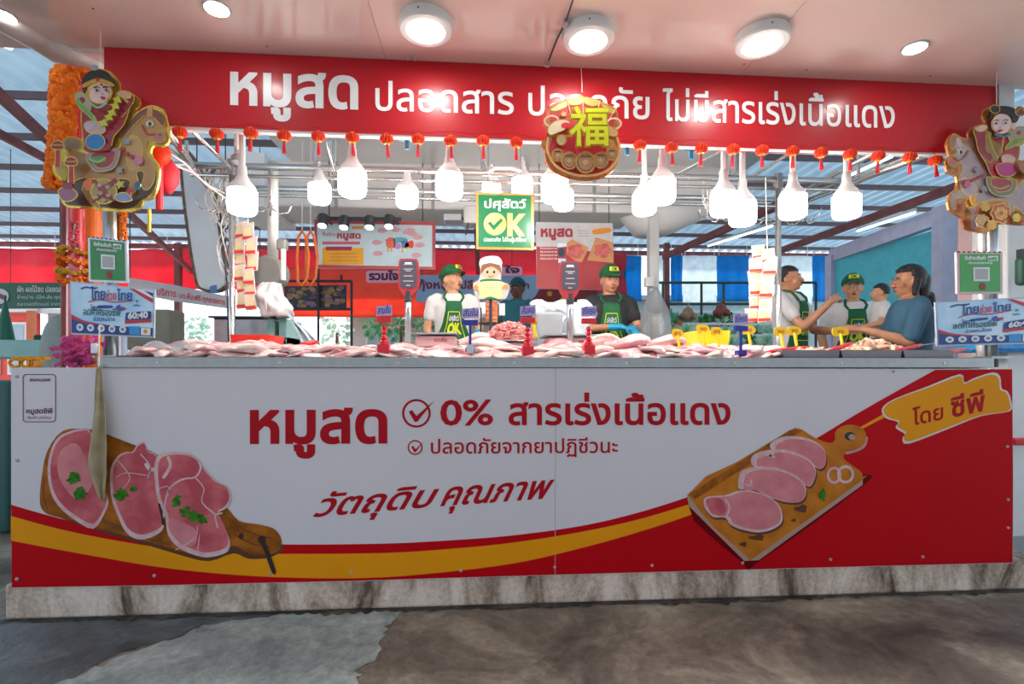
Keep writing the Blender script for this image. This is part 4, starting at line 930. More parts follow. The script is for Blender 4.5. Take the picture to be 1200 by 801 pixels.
# bigger slabs near the right blue gloves
for px, py, Y, m, lab in ((662, 408, 2.62, 'meat', 'thick raw pork slab right of the middle red holder'), (735, 402, 2.60, 'meat', 'large marbled pork slab below the blue gloves'), (712, 400, 2.9, 'meatf', 'pale pork slab behind the right red holder'), (575, 404, 2.75, 'meatf', 'rounded pale pork lump right of the blue price holder'), (780, 402, 2.85, 'meatf', 'pale pork slab under the small yellow tag'), (560, 398, 2.95, 'meatf', 'pale pork lump in front of the mince tray')):
    p = at(px, py, Y); p.z = max(p.z, bedz(Y) + .03); o = bpy.data.objects.new('pork_slab', meat_mesh(px, M[m], .115, .075, .030)); COL.objects.link(o); o.location = p; tag(o, lab, 'meat')
# thin pork strips near the red tray
for i in range(9):
    p = at(236 + i * 11, 404 - (i % 2) * 2, 2.95); p.z = bedz(2.95) + .05; o = bpy.data.objects.new('pork_strip', meat_mesh(40 + i, M['meat'], .10, .028, .018)); COL.objects.link(o); o.location = p; o.rotation_euler = (0, .1, r.uniform(-.6, .6)); tag(o, 'thin pork strip beside the shallow red tray', 'meat', 'pork strips beside the red tray')
# red tray
def tray(name, x0, y0, x1, y1, Y, d, m, label, cat='tray', hgt=None, flare=.9):
    a = at(x0, y1, Y); b = at(x1, y0, Y); cx = (a.x + b.x) / 2; hw = (b.x - a.x) / 2; h = b.z - a.z; t = .006; bb = MB()
    o_ = [(-1, 0), (1, 0), (1, 1), (-1, 1)]
    def ringp(k, z, ins): return [Vector((cx + q[0] * (hw * k - ins), Y + ins + q[1] * (d - 2 * ins), z)) for q in o_]
    A = ringp(flare, a.z, 0); B = ringp(1, b.z, 0); C = ringp(1, b.z, t); D = ringp(flare, a.z + t, t)
    v = A + B + C + D; f = [(0, 1, 2, 3)]
    for k in range(3):
        for i in range(4): f.append((k * 4 + i, k * 4 + (i + 1) % 4, k * 4 + 4 + (i + 1) % 4, k * 4 + 4 + i))
    f.append((12, 13, 14, 15)); bb.add(v, f); return tag(bb.build(name, m, bevel=.002), label, cat)
tray('plastic_tray', 269, 392, 317, 404, 3.02, .22, mat('tray_red', 'f03018', .35), 'red plastic tray at the left part of the display')
tray('plastic_basket', 818, 387, 856, 405, 3.0, .25, M['yellow'], 'yellow plastic basket on the display', 'basket')
# steel trays at the right with chopped pale meat
for x0, x1, lab in ((917, 984, 'dark steel tray of pork pieces beside the post'), (986, 1057, 'dark steel tray heaped with pale chopped meat'), (1059, 1119, 'dark steel tray at the right end of the display')):
    tray('steel_tray', x0, 410, x1, 419, 2.42, .62, M['dsteel'], lab, flare=.96)
CM = [meat_mesh(60 + i, M['chick'], .034, .026, .018) for i in range(5)]
def heap(x0, x1, Y0, Y1, n, hmax, ms, nm, lab, grp, base=1.155):
    for i in range(n):
        u = r.random(); v = r.random(); Y = Y0 + (Y1 - Y0) * v; p = at(x0 + (x1 - x0) * u, 400, Y); k = (1 - (2 * u - 1) ** 2) * (1 - (2 * v - 1) ** 2)
        p.z = base + hmax * k * r.uniform(.7, 1) + .012
        o = bpy.data.objects.new(nm, ms[r.randrange(len(ms))]); COL.objects.link(o); o.location = p; o.rotation_euler = (r.uniform(-.6, .6), r.uniform(-.6, .6), r.uniform(0, 6)); tag(o, lab, 'meat', grp)
heap(988, 1060, 2.5, 3.0, 110, .075, CM, 'meat_chunk', 'pale chopped meat chunk heaped on the middle steel tray', 'chopped pale meat heap')
heap(924, 980, 2.5, 3.0, 45, .02, CM + PM[:0] + [meat_mesh(80 + i, M['meat'], .04, .03, .018) for i in range(3)], 'pork_piece', 'small pink pork piece on the steel tray beside the post', 'pork pieces on the steel tray')
# mince mound: worm strands on a plate
t = thing('mince_plate', at(600, 403, 2.95), 'mound of pink minced pork on a steel plate in front of the chef cutout', 'meat'); p = at(598, 402, 2.95); b = MB()
MB().lathe((p.x, p.y, p.z - .005), [(.10, 0), (.155, .012), (.15, .016), (.10, .006)], 28).build('plate', M['steel'], t)
for i in range(260):
    g = r.uniform(0, 6.28); q = math.sqrt(r.random()); rad = .135 * q; h = .105 * (1 - q * q) ** .7
    c = p + Vector((rad * math.cos(g), rad * math.sin(g) * .8, .012 + h)); d = Vector((r.uniform(-1, 1), r.uniform(-1, 1), r.uniform(-.3, .3))).normalized() * .02; e = d.cross(Vector((0, 0, 1))) * .5
    b.tube([c - d, c - d * .3 + e, c + d * .4 - e * .4, c + d], .0058, 5)
b.ell(p + Vector((0, 0, .01)), (.125, .10, .085), 16, 8)
o = b.build('mince', M['mince'], t, smooth=True); o['kind'] = 'stuff'
# sausages
for i, (px, py, w_) in enumerate(((648, 402, 9), (652, 405, 9), (637, 409, 8), (643, 411, 8), (660, 401, 8))):
    p = at(px, py, 2.9); tag(MB().tube([p + Vector((-.05, .02, 0)), p + Vector((-.02, 0, .006)), p + Vector((.02, 0, .006)), p + Vector((.05, .015, 0))], [.008, .017, .017, .008], 10).build('sausage', M['sausage'], smooth=True), 'dark red sausage beside the right scale post', 'sausage', 'sausages beside the right scale')
# red knives / tongs handles
for a, b_, lab in (((903, 412, 2.5), (948, 407, 2.62), 'long red handled tool lying beside the yellow tags'), ((970, 412, 2.46), (998, 402, 2.6), 'red handled scoop leaning on the middle steel tray'), ((1044, 413, 2.44), (1080, 404, 2.62), 'red handled scoop at the right of the pale meat heap'), ((1103, 414, 2.45), (1132, 409, 2.6), 'red handled scoop on the rightmost tray'), ((352, 404, 2.62), (372, 400, 2.7), 'small red clip among the left pork')):
    t = thing('red_handle_tool', at(*a), lab, 'tool'); pa, pb = at(*a), at(*b_)
    MB().tube([pa, pa + (pb - pa) * .3, pa + (pb - pa) * .8, pb], [.010, .013, .012, .008], 8).build('handle', M['redpl'], t, smooth=True); MB().bar(pb, pb + (pb - pa) * .5 - Vector((0, 0, .01)), .012, .004).build('blade', M['steel'], t)

# price holders
def holder(px, ytop, ybot, Y, m, label, txt, beads=True, base='box', cardw=18):
    k = mpp(px, Y); p0 = at(px, ybot, Y); p1 = at(px, ytop + 16, Y); t = thing('price_holder', p0, label, 'price holder'); hh = p1.z - p0.z
    if beads:
        MB().box(p0 + Vector((0, 0, .022)), (.055, .05, .044)).build('base', M[m], t, bevel=.004)
        MB().lathe(p0, [(.024, .044), (.02, .058), (.012, .068), (.02, .072), (.012, .078)] + sum([[(.015, .08 + j * .022), (.009, .09 + j * .022)] for j in range(int((hh - .1) / .022))], []), 10).build('stem', M[m], t)
    else:
        MB().box(p0 + Vector((0, 0, .012)), (.045, .04, .024)).build('base', M[m], t, bevel=.004); MB().box(p0 + Vector((0, 0, hh / 2)), (.012, .01, hh)).build('stem', M[m], t)
    MB().box(p1 + Vector((0, 0, -.008)), (cardw * k * .95, .02, .026)).build('clamp', M[m], t, bevel=.003)
    shape('card', [(px - cardw / 2, ytop + 2), (px + cardw / 2, ytop), (px + cardw / 2 + .5, ytop + 12.5), (px - cardw / 2, ytop + 13)], Y, M['lilac'], t, th=.002)
    text(txt, px - cardw * .42, ytop + 10.5, px + cardw * .42, ytop + 9.5, 6, Y, M['blue_ink'], t, bold=.012, slant=.2, lift=.002)
holder(450, 357, 414, 2.47, 'redpl', 'red beaded price holder, leftmost, its card reading three layer', 'สามชั้น'); holder(618.5, 357, 416, 2.45, 'redpl', 'red beaded price holder in the middle before the mince', 'สันคอ'); holder(690, 358, 415, 2.45, 'redpl', 'red beaded price holder, rightmost, left of the man in black', 'ซี่โครง')
holder(551, 360, 413, 2.46, 'bluepl', 'blue price holder with flat stem in front of the man with green cap', 'สันใน', False, cardw=20); holder(868, 367, 416, 2.46, 'bluepl', 'blue price holder at the right part of the display', 'ซี่โครง', False, cardw=17)
p = at(551, 409, 2.43); tag(MB().box(p, (.035, .02, .045)).build('tag_box', M['alu'], bevel=.003), 'small grey tag box at the foot of the left blue holder', 'box')
# yellow tags
for px, py, w_, lab in ((824, 386, 15, 'yellow tag on the left rim of the yellow basket'), (840, 389, 13, 'yellow tag in the middle of the yellow basket'), (794, 391, 13, 'small oval yellow tag standing alone left of the basket'), (877, 387, 17, 'yellow tag right of the blue holder'), (915, 389, 15, 'yellow tag, left of the pair before the pointing man'), (931, 388, 16, 'yellow tag, right of the pair before the pointing man'), (985, 389, 19, 'yellow tag before the woman in the green cap'), (1000 - 374.5, 378, 8, 'small yellow tag behind the middle red holder')):
    Y = 2.72; t = thing('yellow_tag', at(px, py + 14, Y), lab, 'tag', 'yellow price tags'); shape('plate', smoothloop([(px - w_ / 2, py - 3), (px - w_ / 4, py - 6), (px + w_ / 4, py - 5.5), (px + w_ / 2, py - 2), (px + w_ / 2 - 1, py + 3), (px, py + 4.5), (px - w_ / 2 + 1, py + 3.5)], 2), Y, M['yellow'], t, th=.006)
    MB().tube([at(px, py + 2, Y), at(px + 2.5, py + 17, Y - .02)], .0085, 6).build('stem', M['yellow'], t)
    text('90' if w_ > 14 else '85', px - 4, py + 1.6, px + 4, py + 1.6, 4, Y, mat('ink_amber', 'c87810', .5), t, bold=.03, lift=.002)

# scales
def scale(px, ytop, ybase, Y, bx0, bx1, by, label):
    t = thing('platform_scale', at(px, ybase, Y), label, 'scale'); c = at(px, 400, Y)
    MB().tube([at(px, ytop + 40, Y + .02), at(px, ybase, Y + .02)], .019, 12).build('pole', M['steel'], t, smooth=True)
    MB().tube([at(px, ytop + 38, Y + .02), at(px, ytop + 50, Y + .02)], .024, 12).build('collar', M['dark'], t)
    hp = [(px - 11, ytop + 3), (px - 6, ytop), (px + 6, ytop), (px + 11, ytop + 3), (px + 12, ytop + 30), (px + 8, ytop + 39), (px + 3, ytop + 44), (px - 3, ytop + 44), (px - 8, ytop + 39), (px - 12, ytop + 30)]
    hd = shape('display_head', hp, Y, mat('scale_red', 'a82c34', .4), t, th=.05, sm=3)
    hd2 = shape('display_panel', [(px - 9.5, ytop + 4), (px - 5, ytop + 1.5), (px + 5, ytop + 1.5), (px + 9.5, ytop + 4), (px + 10, ytop + 28), (px + 6, ytop + 34), (px - 6, ytop + 34), (px - 10, ytop + 28)], Y, mat('display_dark', '4a4450', .35), t, lift=.003, sm=3)
    for j, (yy, hw) in enumerate(((4.5, 4), (6.5, 5), (12, 5.5), (14, 3), (20, 5), (26, 6), (31, 2.5))):
        shape('display_marking', [(px - hw, ytop + yy), (px + hw, ytop + yy), (px + hw, ytop + yy + (1.4 if j == 0 else .6)), (px - hw, ytop + yy + (1.4 if j == 0 else .6))], Y, M['paper'], hd, lift=.006)
    a = at(bx0, by, Y + .05); b = at(bx1, by, Y + .05)
    MB().slab((a.x, Y + .05, a.z - .012), (b.x, Y + .40, a.z)).build('weighing_plate', M['steel'], t, bevel=.004)
    MB().slab((a.x + .02, Y + .07, a.z - .085), (b.x - .01, Y + .37, a.z - .02)).build('body', mat('scale_pink', 'd8a8a8', .4), t, bevel=.008)
    for x in (a.x + .05, b.x - .05): MB().tube([(x, Y + .1, a.z - .11), (x, Y + .1, a.z - .08)], .015, 8).build('foot', M['dark'], t)
    text('ตาชั่ง', bx0 + (bx1 - bx0) * .5, by + 11, bx0 + (bx1 - bx0) * .78, by + 11, 3, Y + .068, mat('scale_ink', 'c84850', .5), t, bold=.03)
scale(478.5, 303, 401, 3.0, 482, 536, 389, 'platform scale with round topped display left of the man in the beige shirt'); scale(668, 306, 400, 3.0, 640, 716, 391, 'platform scale with angular display right of the chef cutout')

# clear film box at left end & white post
t = thing('clear_film', at(190, 418, 2.44), 'crumpled clear film lying over the pork at the left end', 'film')
def film(u, v):
    p = at(150 + 92 * u, 410, 2.42 + .45 * v); p.z = 1.15 + .075 * math.sin(u * math.pi) ** .5 * (.4 + .6 * math.sin(v * 3)) + .012 * math.sin(u * 17 + v * 5); return p
MB().grid(film, 30, 12).build('sheet', M['plas'], t, smooth=True, solid=.001)
for px, Y, lab in ((131, 2.58, 'short steel post at the left end of the counter top'), (1162, 2.5, 'steel post at the right end of the counter top')):
    a = at(px, 427 if px < 600 else 413, Y); t = thing('corner_post', (a.x, Y, 1.1), lab, 'post'); zt = 2.26
    MB().tube([(a.x, Y, 1.1), (a.x, Y, zt)], .026, 14).build('pipe', M['steel'], t, smooth=True); MB().box((a.x, Y, 1.15), (.11, .1, .012)).build('base_plate', M['steel'], t)

# bone saw machine with plastic cover
t = thing('bone_saw', at(320, 430, 3.55), 'upright bone saw with grey blade guard and steel table', 'machine')
sawm = mat('saw_grey', '8c8a88', .4, .3)
MB().tube([at(320, 304, 3.55), at(320, 190, 3.55)], .034, 16).build('column', M['offwhite'], t, smooth=True)
a = at(306, 345, 3.5); b = at(326, 300, 3.5); cxm = (a.x + b.x) / 2; hz = b.z - a.z; MB().slab((cxm - .035, 3.46, a.z - .1), (cxm + .035, 3.58, b.z)).lathe((cxm, 3.44, a.z + hz * .55), [(.10, 0), (.112, .02), (.112, .12), (.10, .14)], 28, M=Matrix.Rotation(R(-90), 3, 'X')).build('blade_guard', sawm, t, bevel=.01)
MB().tube([at(332, 328, 3.42), at(332, 292, 3.42)], .016, 10).build('guard_handle', M['cable'], t)
MB().box(at(331, 287, 3.47), (.06, .06, .07)).build('motor_box', sawm, t, bevel=.01)
a = at(316, 398, 3.5); b = at(339, 374, 3.5); MB().slab((a.x, 3.45, a.z - .05), (a.x + .05, 3.75, b.z)).slab((b.x - .05, 3.45, a.z - .05), (b.x, 3.75, b.z)).slab((a.x, 3.45, a.z - .05), (b.x, 3.75, a.z + .02)).build('enamel_bracket', M['aqua'], t, bevel=.006)
a = at(240, 398, 3.4); b = at(314, 371, 3.4); MB().slab((a.x, 3.5, .9), (b.x, 3.9, b.z)).build('steel_cabinet', M['steel'], t, bevel=.01); MB().slab((a.x - .02, 3.48, b.z), (b.x + .02, 3.92, b.z + .012)).build('cabinet_top', M['dark'], t)
MB().slab((at(317, 400, 3.5).x, 3.5, .34), (at(341, 400, 3.5).x, 3.9, 1.2)).build('body', sawm, t)
MB().tube([at(264, 250, 3.35) + Vector((-.03, 0, 0)), at(266, 330, 3.3), at(268, 400, 3.3)], .006, 6).build('power_cord', M['dark'], t)
cvr = thing('plastic_cover', at(320, 400, 3.4), 'milky plastic bag wrapped over the bone saw', 'cover')
def bagf(c, rx, ry, h0, h1, seed, prof):
    def f(u, v):
        g = u * 2 * math.pi; k = np.interp(v, [0, .3, .6, 1], prof) * (1 + .12 * math.sin(g * 5 + seed + v * 6) + .07 * math.sin(g * 9 - v * 9))
        return Vector((c.x + rx * k * math.cos(g) + .03 * math.sin(v * 5 + seed), c.y + ry * k * math.sin(g), h0 + (h1 - h0) * v))
    return f
z0, z1 = at(0 + 372, 388, 3.4).z, at(372, 348, 3.4).z
MB().grid(bagf(at(320, 370, 3.42), .095, .09, z0 + .09, z1 + .09, 1, [.9, 1.05, 1, .55]), 36, 14).build('bag', mat('milky_plastic', (.72, .70, .68), .35, alpha=.9, bump=.8, bs=12), cvr, smooth=True, solid=.002)
MB().tube([at(312, 362, 3.3), at(311, 352, 3.28), at(313, 344, 3.3)], .006, 6).build('fold_tie', M['cable'], cvr)
dr = thing('plastic_drape', at(360, 400, 3.3), 'bluish white plastic sheet draped down right of the bone saw', 'cover')
def drf(u, v):
    px = np.interp(v, [0, 1], [334 + 10 * u, 338 + 44 * u]); py = 362 + 3 * u + 42 * v + 0 * u; px += 14 * v * (1 - u) * 1.2 
    p = at(px, py + 10 * u * (1 - v), 3.32); p.y += .03 * math.sin(u * 14 + v * 4); return p
MB().grid(drf, 30, 16).build('sheet', M['plasb'], dr, smooth=True, solid=.002)
# orange loops
for px, lab in ((354, 'orange strap loop hanging before the red tarpaulin, left one'), (364, 'orange strap loop hanging before the red tarpaulin, right one')):
    pts = [(px - 5, 330), (px - 6, 300), (px - 4, 277), (px, 271), (px + 4, 277), (px + 8, 300), (px + 6, 325), (px, 335)]
    o = tag(MB().tube([at(x, y, 4.3 + .04 * (px > 360)) for x, y in pts], .012, 6, closed=True).build('strap_loop', M['orange'], smooth=True), lab, 'strap'); p = at(px, 272, 4.3 + .04 * (px > 360)); MB().tube([p, Vector((p.x, p.y, 3.02))], .003, 5).build('string', M['cable'], o)
# hanging sachet strips
def sachets(x0, x1, y0, y1, Y, rows, label, lean, grp):
    t = thing('sachet_strip', at((x0 + x1) / 2, y0, Y), label, 'packaging')
    MB().tube([Vector((at((x0 + x1) / 2 + 4, y0, Y).x, Y + .02, zf)), at((x0 + x1) / 2 + 4, y0 - 3, Y + .02), at((x0 + x1) / 2 + 4, y1, Y + .02)], .004, 6).build('hanger', M['cable'], t)
    h = (y1 - y0) / rows; foil = mat('sachet_foil', 'e8d8cc', .25, coat=.5, bump=.3, bs=12)
    for i in range(rows):
        for j in range(2):
            ya = y0 + h * i + 3 * j + r.uniform(-2, 2); xa = x0 + lean * i + j * (x1 - x0) * .48 + r.uniform(-2, 2); wv = (x1 - x0) * .52
            sl = r.uniform(-2.5, 2.5); q = [(xa + sl, ya), (xa + wv + sl, ya - 3 - sl), (xa + wv + 1, ya + h * 1.15 - 2), (xa + .5, ya + h * 1.15)]
            s = shape('sachet', q, Y - .012 * (i % 2) - .03 * j, foil, t, th=.012)
            Yq = Y - .012 * (i % 2) - .03 * j
            shape('sachet_band', [(xa, ya + h * .82), (xa + wv, ya + h * .78), (xa + wv, ya + h * 1.02), (xa, ya + h * 1.06)], Yq, mat('sachet_red', 'e04020', .35), s, lift=.002)
            shape('sachet_print', [(xa + wv * .2, ya + h * .25), (xa + wv * .8, ya + h * .2), (xa + wv * .8, ya + h * .7), (xa + wv * .2, ya + h * .72)], Yq, mat('sachet_yellow', 'f0dca0', .4), s, lift=.002)
sachets(275, 298, 262, 360, 3.36, 6, 'strip of orange and white sachets hanging beside the left pipe post', .3, 's'); sachets(881, 909, 288, 374, 3.30, 6, 'strip of red and white sachets hanging beside the right pipe post', -.9, 's')

# posters
def poster1():
    Y = 4.85; t = thing('framed_poster', at(439, 315, Y), 'wide red framed poster with a patchwork pig diagram', 'poster')
    for px in (385, 495): p = at(px, 258, Y); MB().tube([(p.x, Y + .02, p.z), (p.x, Y + .02, 3.02)], .005, 5).build('wire', M['dark'], t)
    shape('frame', [[(368, 257), (510, 260), (510, 316), (370, 313.5)]], Y, mat('frame_red', 'b04048', .4), t, th=.04)
    shape('sheet', [(371.5, 261.5), (506.5, 264), (506.5, 312.5), (373, 310)], Y, mat('poster_paper', 'b8ccd4', .4), t, lift=.004)
    ri2 = mat('poster_ink', 'a8404c', .5)
    text('หมูสด', 395, 279, 423, 279.5, 5.5, Y, ri2, t, bold=.05, lift=.006); text('ชิ้นส่วน', 378, 276, 393, 276.5, 3, Y, ri2, t, bold=.02, lift=.006)
    shape('printed_bar', [(378, 283), (422, 283), (422, 286.5), (378, 286.5)], Y, mat('poster_bar', 'c05868', .5), t, lift=.006); shape('printed_box', [(378, 290), (426, 290.5), (426, 310), (378, 310)], Y, mat('poster_yellow', 'e0a010', .5), t, lift=.006)
    shape('printed_bar', [(382, 289), (413, 289), (412, 293.5), (382, 293.5)], Y, mat('poster_maroon', '982848', .5), t, lift=.008); shape('printed_patch', [(413, 265), (425, 265), (425, 268.5), (413, 268.5)], Y, mat('poster_orange', 'd88820', .5), t, lift=.006)
    for yy in (297, 301, 305): shape('printed_line', [(386, yy), (420, yy), (420, yy + .6), (386, yy + .6)], Y, ri2, t, lift=.008)
    for (pts, c) in (([(453, 281), (458, 278), (463, 281), (463, 289), (458, 291), (453, 289)], 'd8604c'), ([(461, 279), (470, 278), (478, 280), (474, 284), (463, 284)], '58a0b8'), ([(462, 285), (468, 285), (470, 290), (466, 292), (462, 290)], 'b080c0'), ([(470, 283), (478, 282), (479, 289), (471, 291)], '6a78b8'), ([(476, 284), (480, 286), (478, 292), (473, 291)], 'd8c040'), ([(479, 283), (484, 282), (485, 287), (483, 291), (478, 289)], 'd83c2c'), ([(454, 290), (456, 290), (456, 295), (454, 295)], 'd8a060'), ([(458, 290), (460, 290), (460, 295), (458, 295)], 'd8a060'), ([(471, 291), (473, 291), (473, 296), (471, 296)], 'd8a060'), ([(451, 281), (454, 280), (453, 283)], 'd8604c')):
        shape('printed_pig_piece', pts, Y, mat('pig_' + c, c, .5), t, lift=.007, sm=2 if len(pts) > 4 else 0)
    for k, (x, y) in enumerate(((448, 270), (464, 269), (481, 270), (484, 274), (442, 284), (443, 297), (490, 278), (492, 287), (488, 299), (478, 272))): shape('printed_cut', smoothloop([(x - 6, y), (x - 2, y - 3), (x + 4, y - 2), (x + 6, y + 1), (x + 1, y + 3), (x - 4, y + 2.5)], 2), Y, mat('cutp', 'c898a0', .5), t, lift=.006 + .0005 * k)
poster1()
def poster2():
    Y = 4.8; t = thing('poster_board', at(674, 338, Y), 'hanging pork poster, white above and red below, with meat pictures', 'poster')
    shape('panel', [(628, 260), (718, 261.5), (719.5, 310), (719.5, 308), (700, 311), (640, 338), (628, 330)][:3] + [(720, 340), (629, 338)], Y, mat('poster_board_white', 'c8c4c4', .45), t, th=.02)
    shape('red_field', [(628.5, 289), (664, 289), (680, 292), (719.5, 300), (720, 340), (629, 338)], Y, mat('poster2_red', 'a82c34', .45), t, lift=.003)
    text('หมูสด', 633.5, 277, 671, 277, 8.5, Y, mat('poster_ink2', 'a03040', .5), t, bold=.045, lift=.006)
    shape('printed_patch', [(695, 269), (714, 267), (715, 272), (696, 274.5)], Y, mat('poster_orange', 'd88820', .5), t, lift=.005, sm=2)
    for yy in (270, 273, 276): shape('printed_line', [(677, yy), (690, yy), (690, yy + .7), (677, yy + .7)], Y, mat('grey_ink', '8890a0', .5), t, lift=.005)
    for yy in (292, 296, 300, 304): text('คัดสรรคุณภาพ', 633, yy, 653, yy, 1.8, Y, M['paper'], t, lift=.005)
    wd2 = mat('poster_wood', 'c88c5c', .5); pk = mat('poster_pork', 'c86860', .5, col2='b04848', ns=20)
    for i, q in enumerate(([(664, 285), (670, 280), (690, 290), (682, 307), (676, 307), (664, 298)], [(698, 278), (718, 284), (719, 308), (688, 305)])):
        shape('printed_board', q, Y, wd2, t, lift=.006)
        cx = sum(a for a, b in q) / len(q); cy = sum(b for a, b in q) / len(q)
        for k in range(5): shape('printed_pork', circ(cx + 5 * math.cos(k * 1.3), cy + 5 * math.sin(k * 1.3), 5.5, 4, 12), Y, pk, t, lift=.007 + .0004 * k)
    shape('blue_dot', circ(658, 296, 4, 5), Y, mat('navy_dot', '20304c', .5), t, lift=.006); shape('blue_sticker', [(653, 285), (664, 285), (664, 289), (653, 290)], Y, M['bluesky'], t, lift=.007); shape('blue_sticker', [(654, 303), (663, 303), (663, 308), (654, 308)], Y, M['bluesky'], t, lift=.007)
    for px in (632, 714): p = at(px, 262, Y); MB().tube([p + Vector((0, .01, 0)), Vector((p.x, p.y + .01, 3.02))], .004, 6).build('wire', M['dark'], t)
poster2()
# second board below with flags (maroon)
# spotlight rail over poster 1
t = thing('track_spotlights', at(425, 257, 4.6), 'black track with four small spotlights above the framed poster', 'lamp')
MB().bar(at(372, 256, 4.62), at(470, 257, 4.62), .03, .03).build('track', M['dark'], t)
for px in (380, 462): p = at(px, 256, 4.62); MB().tube([p, p + Vector((0, .28, .02))], .012, 6).build('bracket', M['dark'], t)
for px, py in ((378, 261), (403, 263), (433, 263), (456, 262)):
    p = at(px, py, 4.55); d = Vector((0.0, -.35, -.9)).normalized(); q = d.to_track_quat('Z', 'Y').to_matrix()
    h = MB().lathe(p, [(.03, -.08), (.045, -.07), (.045, .02), (.04, .03)], 14, M=q).build('spot_head', M['dark'], t); MB().lathe(p, [(.036, .024), (.036, .032), (.02, .034)], 14, M=q).build('lens', M['spot'], h)
# projector / ac boxes behind
t = thing('wall_fan_unit', at(533, 250, 4.8), 'grey electrical unit boxes on the duct left of the green sign', 'box')
MB().slab(at(521, 263, 4.8), at(541, 250, 4.65)).build('box', M['alu'], t, bevel=.01); MB().slab(at(544, 268, 4.8), at(562, 240, 4.6)).build('cabinet', M['offwhite'], t, bevel=.015); MB().tube([at(541, 255, 4.7), at(549, 262, 4.6), at(546, 275, 4.6)], .008, 6).build('cable', M['dark'], t)
for a, b_, lab in (((505, 285, 11), (640, 292, 11), 'grey roof gutter strip above the red tarpaulin'),):
    pass

# OK sign
def oksign():
    Y = 3.15; t = thing('ok_sign', at(591, 292, Y), 'square green hanging sign with gold frame reading OK', 'sign')
    shape('frame', [(558, 225), (625.5, 227), (625.5, 293), (558, 291.5)], Y, M['gold'], t, th=.02)
    shape('panel', [(560.5, 228), (622.5, 229.5), (622.5, 290), (560.5, 288.8)], Y, M['green'], t, lift=.003)
    text('ปศุสัตว์', 567.5, 243.5, 616.5, 244, 7.5, Y, M['sign_white'], t, bold=.03, lift=.005)
    gm = mat('gold_letter', 'f0b468', .35, col2='f8d890', ns=9)
    shape('letter_o', circ(580, 262.5, 13.2, n=32), Y, gm, t, lift=.005); shape('tick', [(571.5, 262), (574.5, 259.5), (578.5, 264), (587, 256), (589.5, 258.5), (578.8, 270)], Y, M['green'], t, lift=.007)
    shape('letter_k', [(594.5, 250), (600.5, 250), (600.5, 260), (608.5, 250.5), (616, 250.5), (605, 263), (615.5, 277), (608, 277), (600.5, 267), (600.5, 277), (594.5, 277)], Y, gm, t, lift=.005)
    text('ปลอดภัย ใส่ใจผู้บริโภค', 567, 282.8, 616.5, 283.2, 3.4, Y, M['sign_white'], t, bold=.02, lift=.005)
    for px in (572, 610): MB().tube([at(px, 227, Y), at(px, 200, Y), Vector((at(px, 200, Y).x, Y, 3.02))], .002, 5).build('chain', M['dark'], t)
    MB().tube([at(572, 203, Y - .02), at(580, 197, Y - .02), at(600, 197, Y - .02), at(610, 201, Y - .02)], .012, 8).build('arm', M['white'], t, smooth=True)
oksign()
# chef cutout sign
def chef():
    Y = 3.2; t = thing('chef_cutout', at(575, 392, Y), 'die cut sign of a smiling cook in a white hat holding a blank cream board', 'sign')
    C = lambda p: crop(490, 290, 6.1625, p); s = lambda n_, p, m, lf, sm=3, th=0: shape(n_, C(p), Y, m, t, lift=lf, sm=sm, th=th)
    s('backing', [(440, 110), (470, 70), (560, 60), (600, 90), (605, 170), (600, 240), (660, 270), (650, 330), (620, 375), (520, 365), (430, 375), (400, 300), (400, 255), (440, 230), (450, 160)], M['offwhite'], 0, th=.008)
    s('face', circ(520, 178, 62, 52), mat('cut_face', 'e8b898', .5), .004, 0); s('hair', [(455, 190), (460, 130), (520, 112), (590, 130), (600, 200), (585, 170), (540, 140), (500, 145), (475, 165)], mat('cut_hair', '8a5a3c', .5), .006)
    s('hat', [(445, 120), (450, 85), (480, 75), (520, 62), (570, 72), (600, 90), (605, 125), (560, 120), (520, 112), (480, 120)], M['paper'], .008); s('hat_shadow', stroke([(480, 92), (520, 86), (560, 92)], 5), M['grey'], .01)
    for x in (500, 548): s('eye', circ(x, 178, 9, 11), M['black_ink'], .008, 0)
    s('mouth', stroke([(508, 205), (525, 213), (542, 204)], 5), M['red_ink'], .008); s('nose', circ(524, 190, 4), M['lip'] if 0 else mat('cut_nose', 'c88870', .5), .008, 0)
    s('scarf', [(450, 235), (520, 225), (600, 235), (590, 255), (520, 250), (460, 255)], M['green'], .006); s('board', [(430, 262), (470, 245), (600, 245), (612, 270), (600, 300), (612, 340), (600, 370), (470, 368), (432, 372), (445, 330), (430, 300)], mat('cream_board', 'e0dca0', .5), .008, 2)
    for x, y in ((415, 290), (635, 285)): s('hand', circ(x, y, 20, 18), mat('cut_orange', 'f09848', .5), .01, 0)
    s('small_print', stroke([(490, 290), (560, 290)], 3), mat('soft_ink', 'c0b880', .5), .01, 0); s('leaf_trim', [(480, 372), (520, 355), (570, 372)], M['green'], .01)
    MB().tube([at(575, 350, Y + .02), Vector((at(575, 395, Y).x, Y + .02, 1.12))], .01, 8).build('stick', M['dark'], t)
chef()
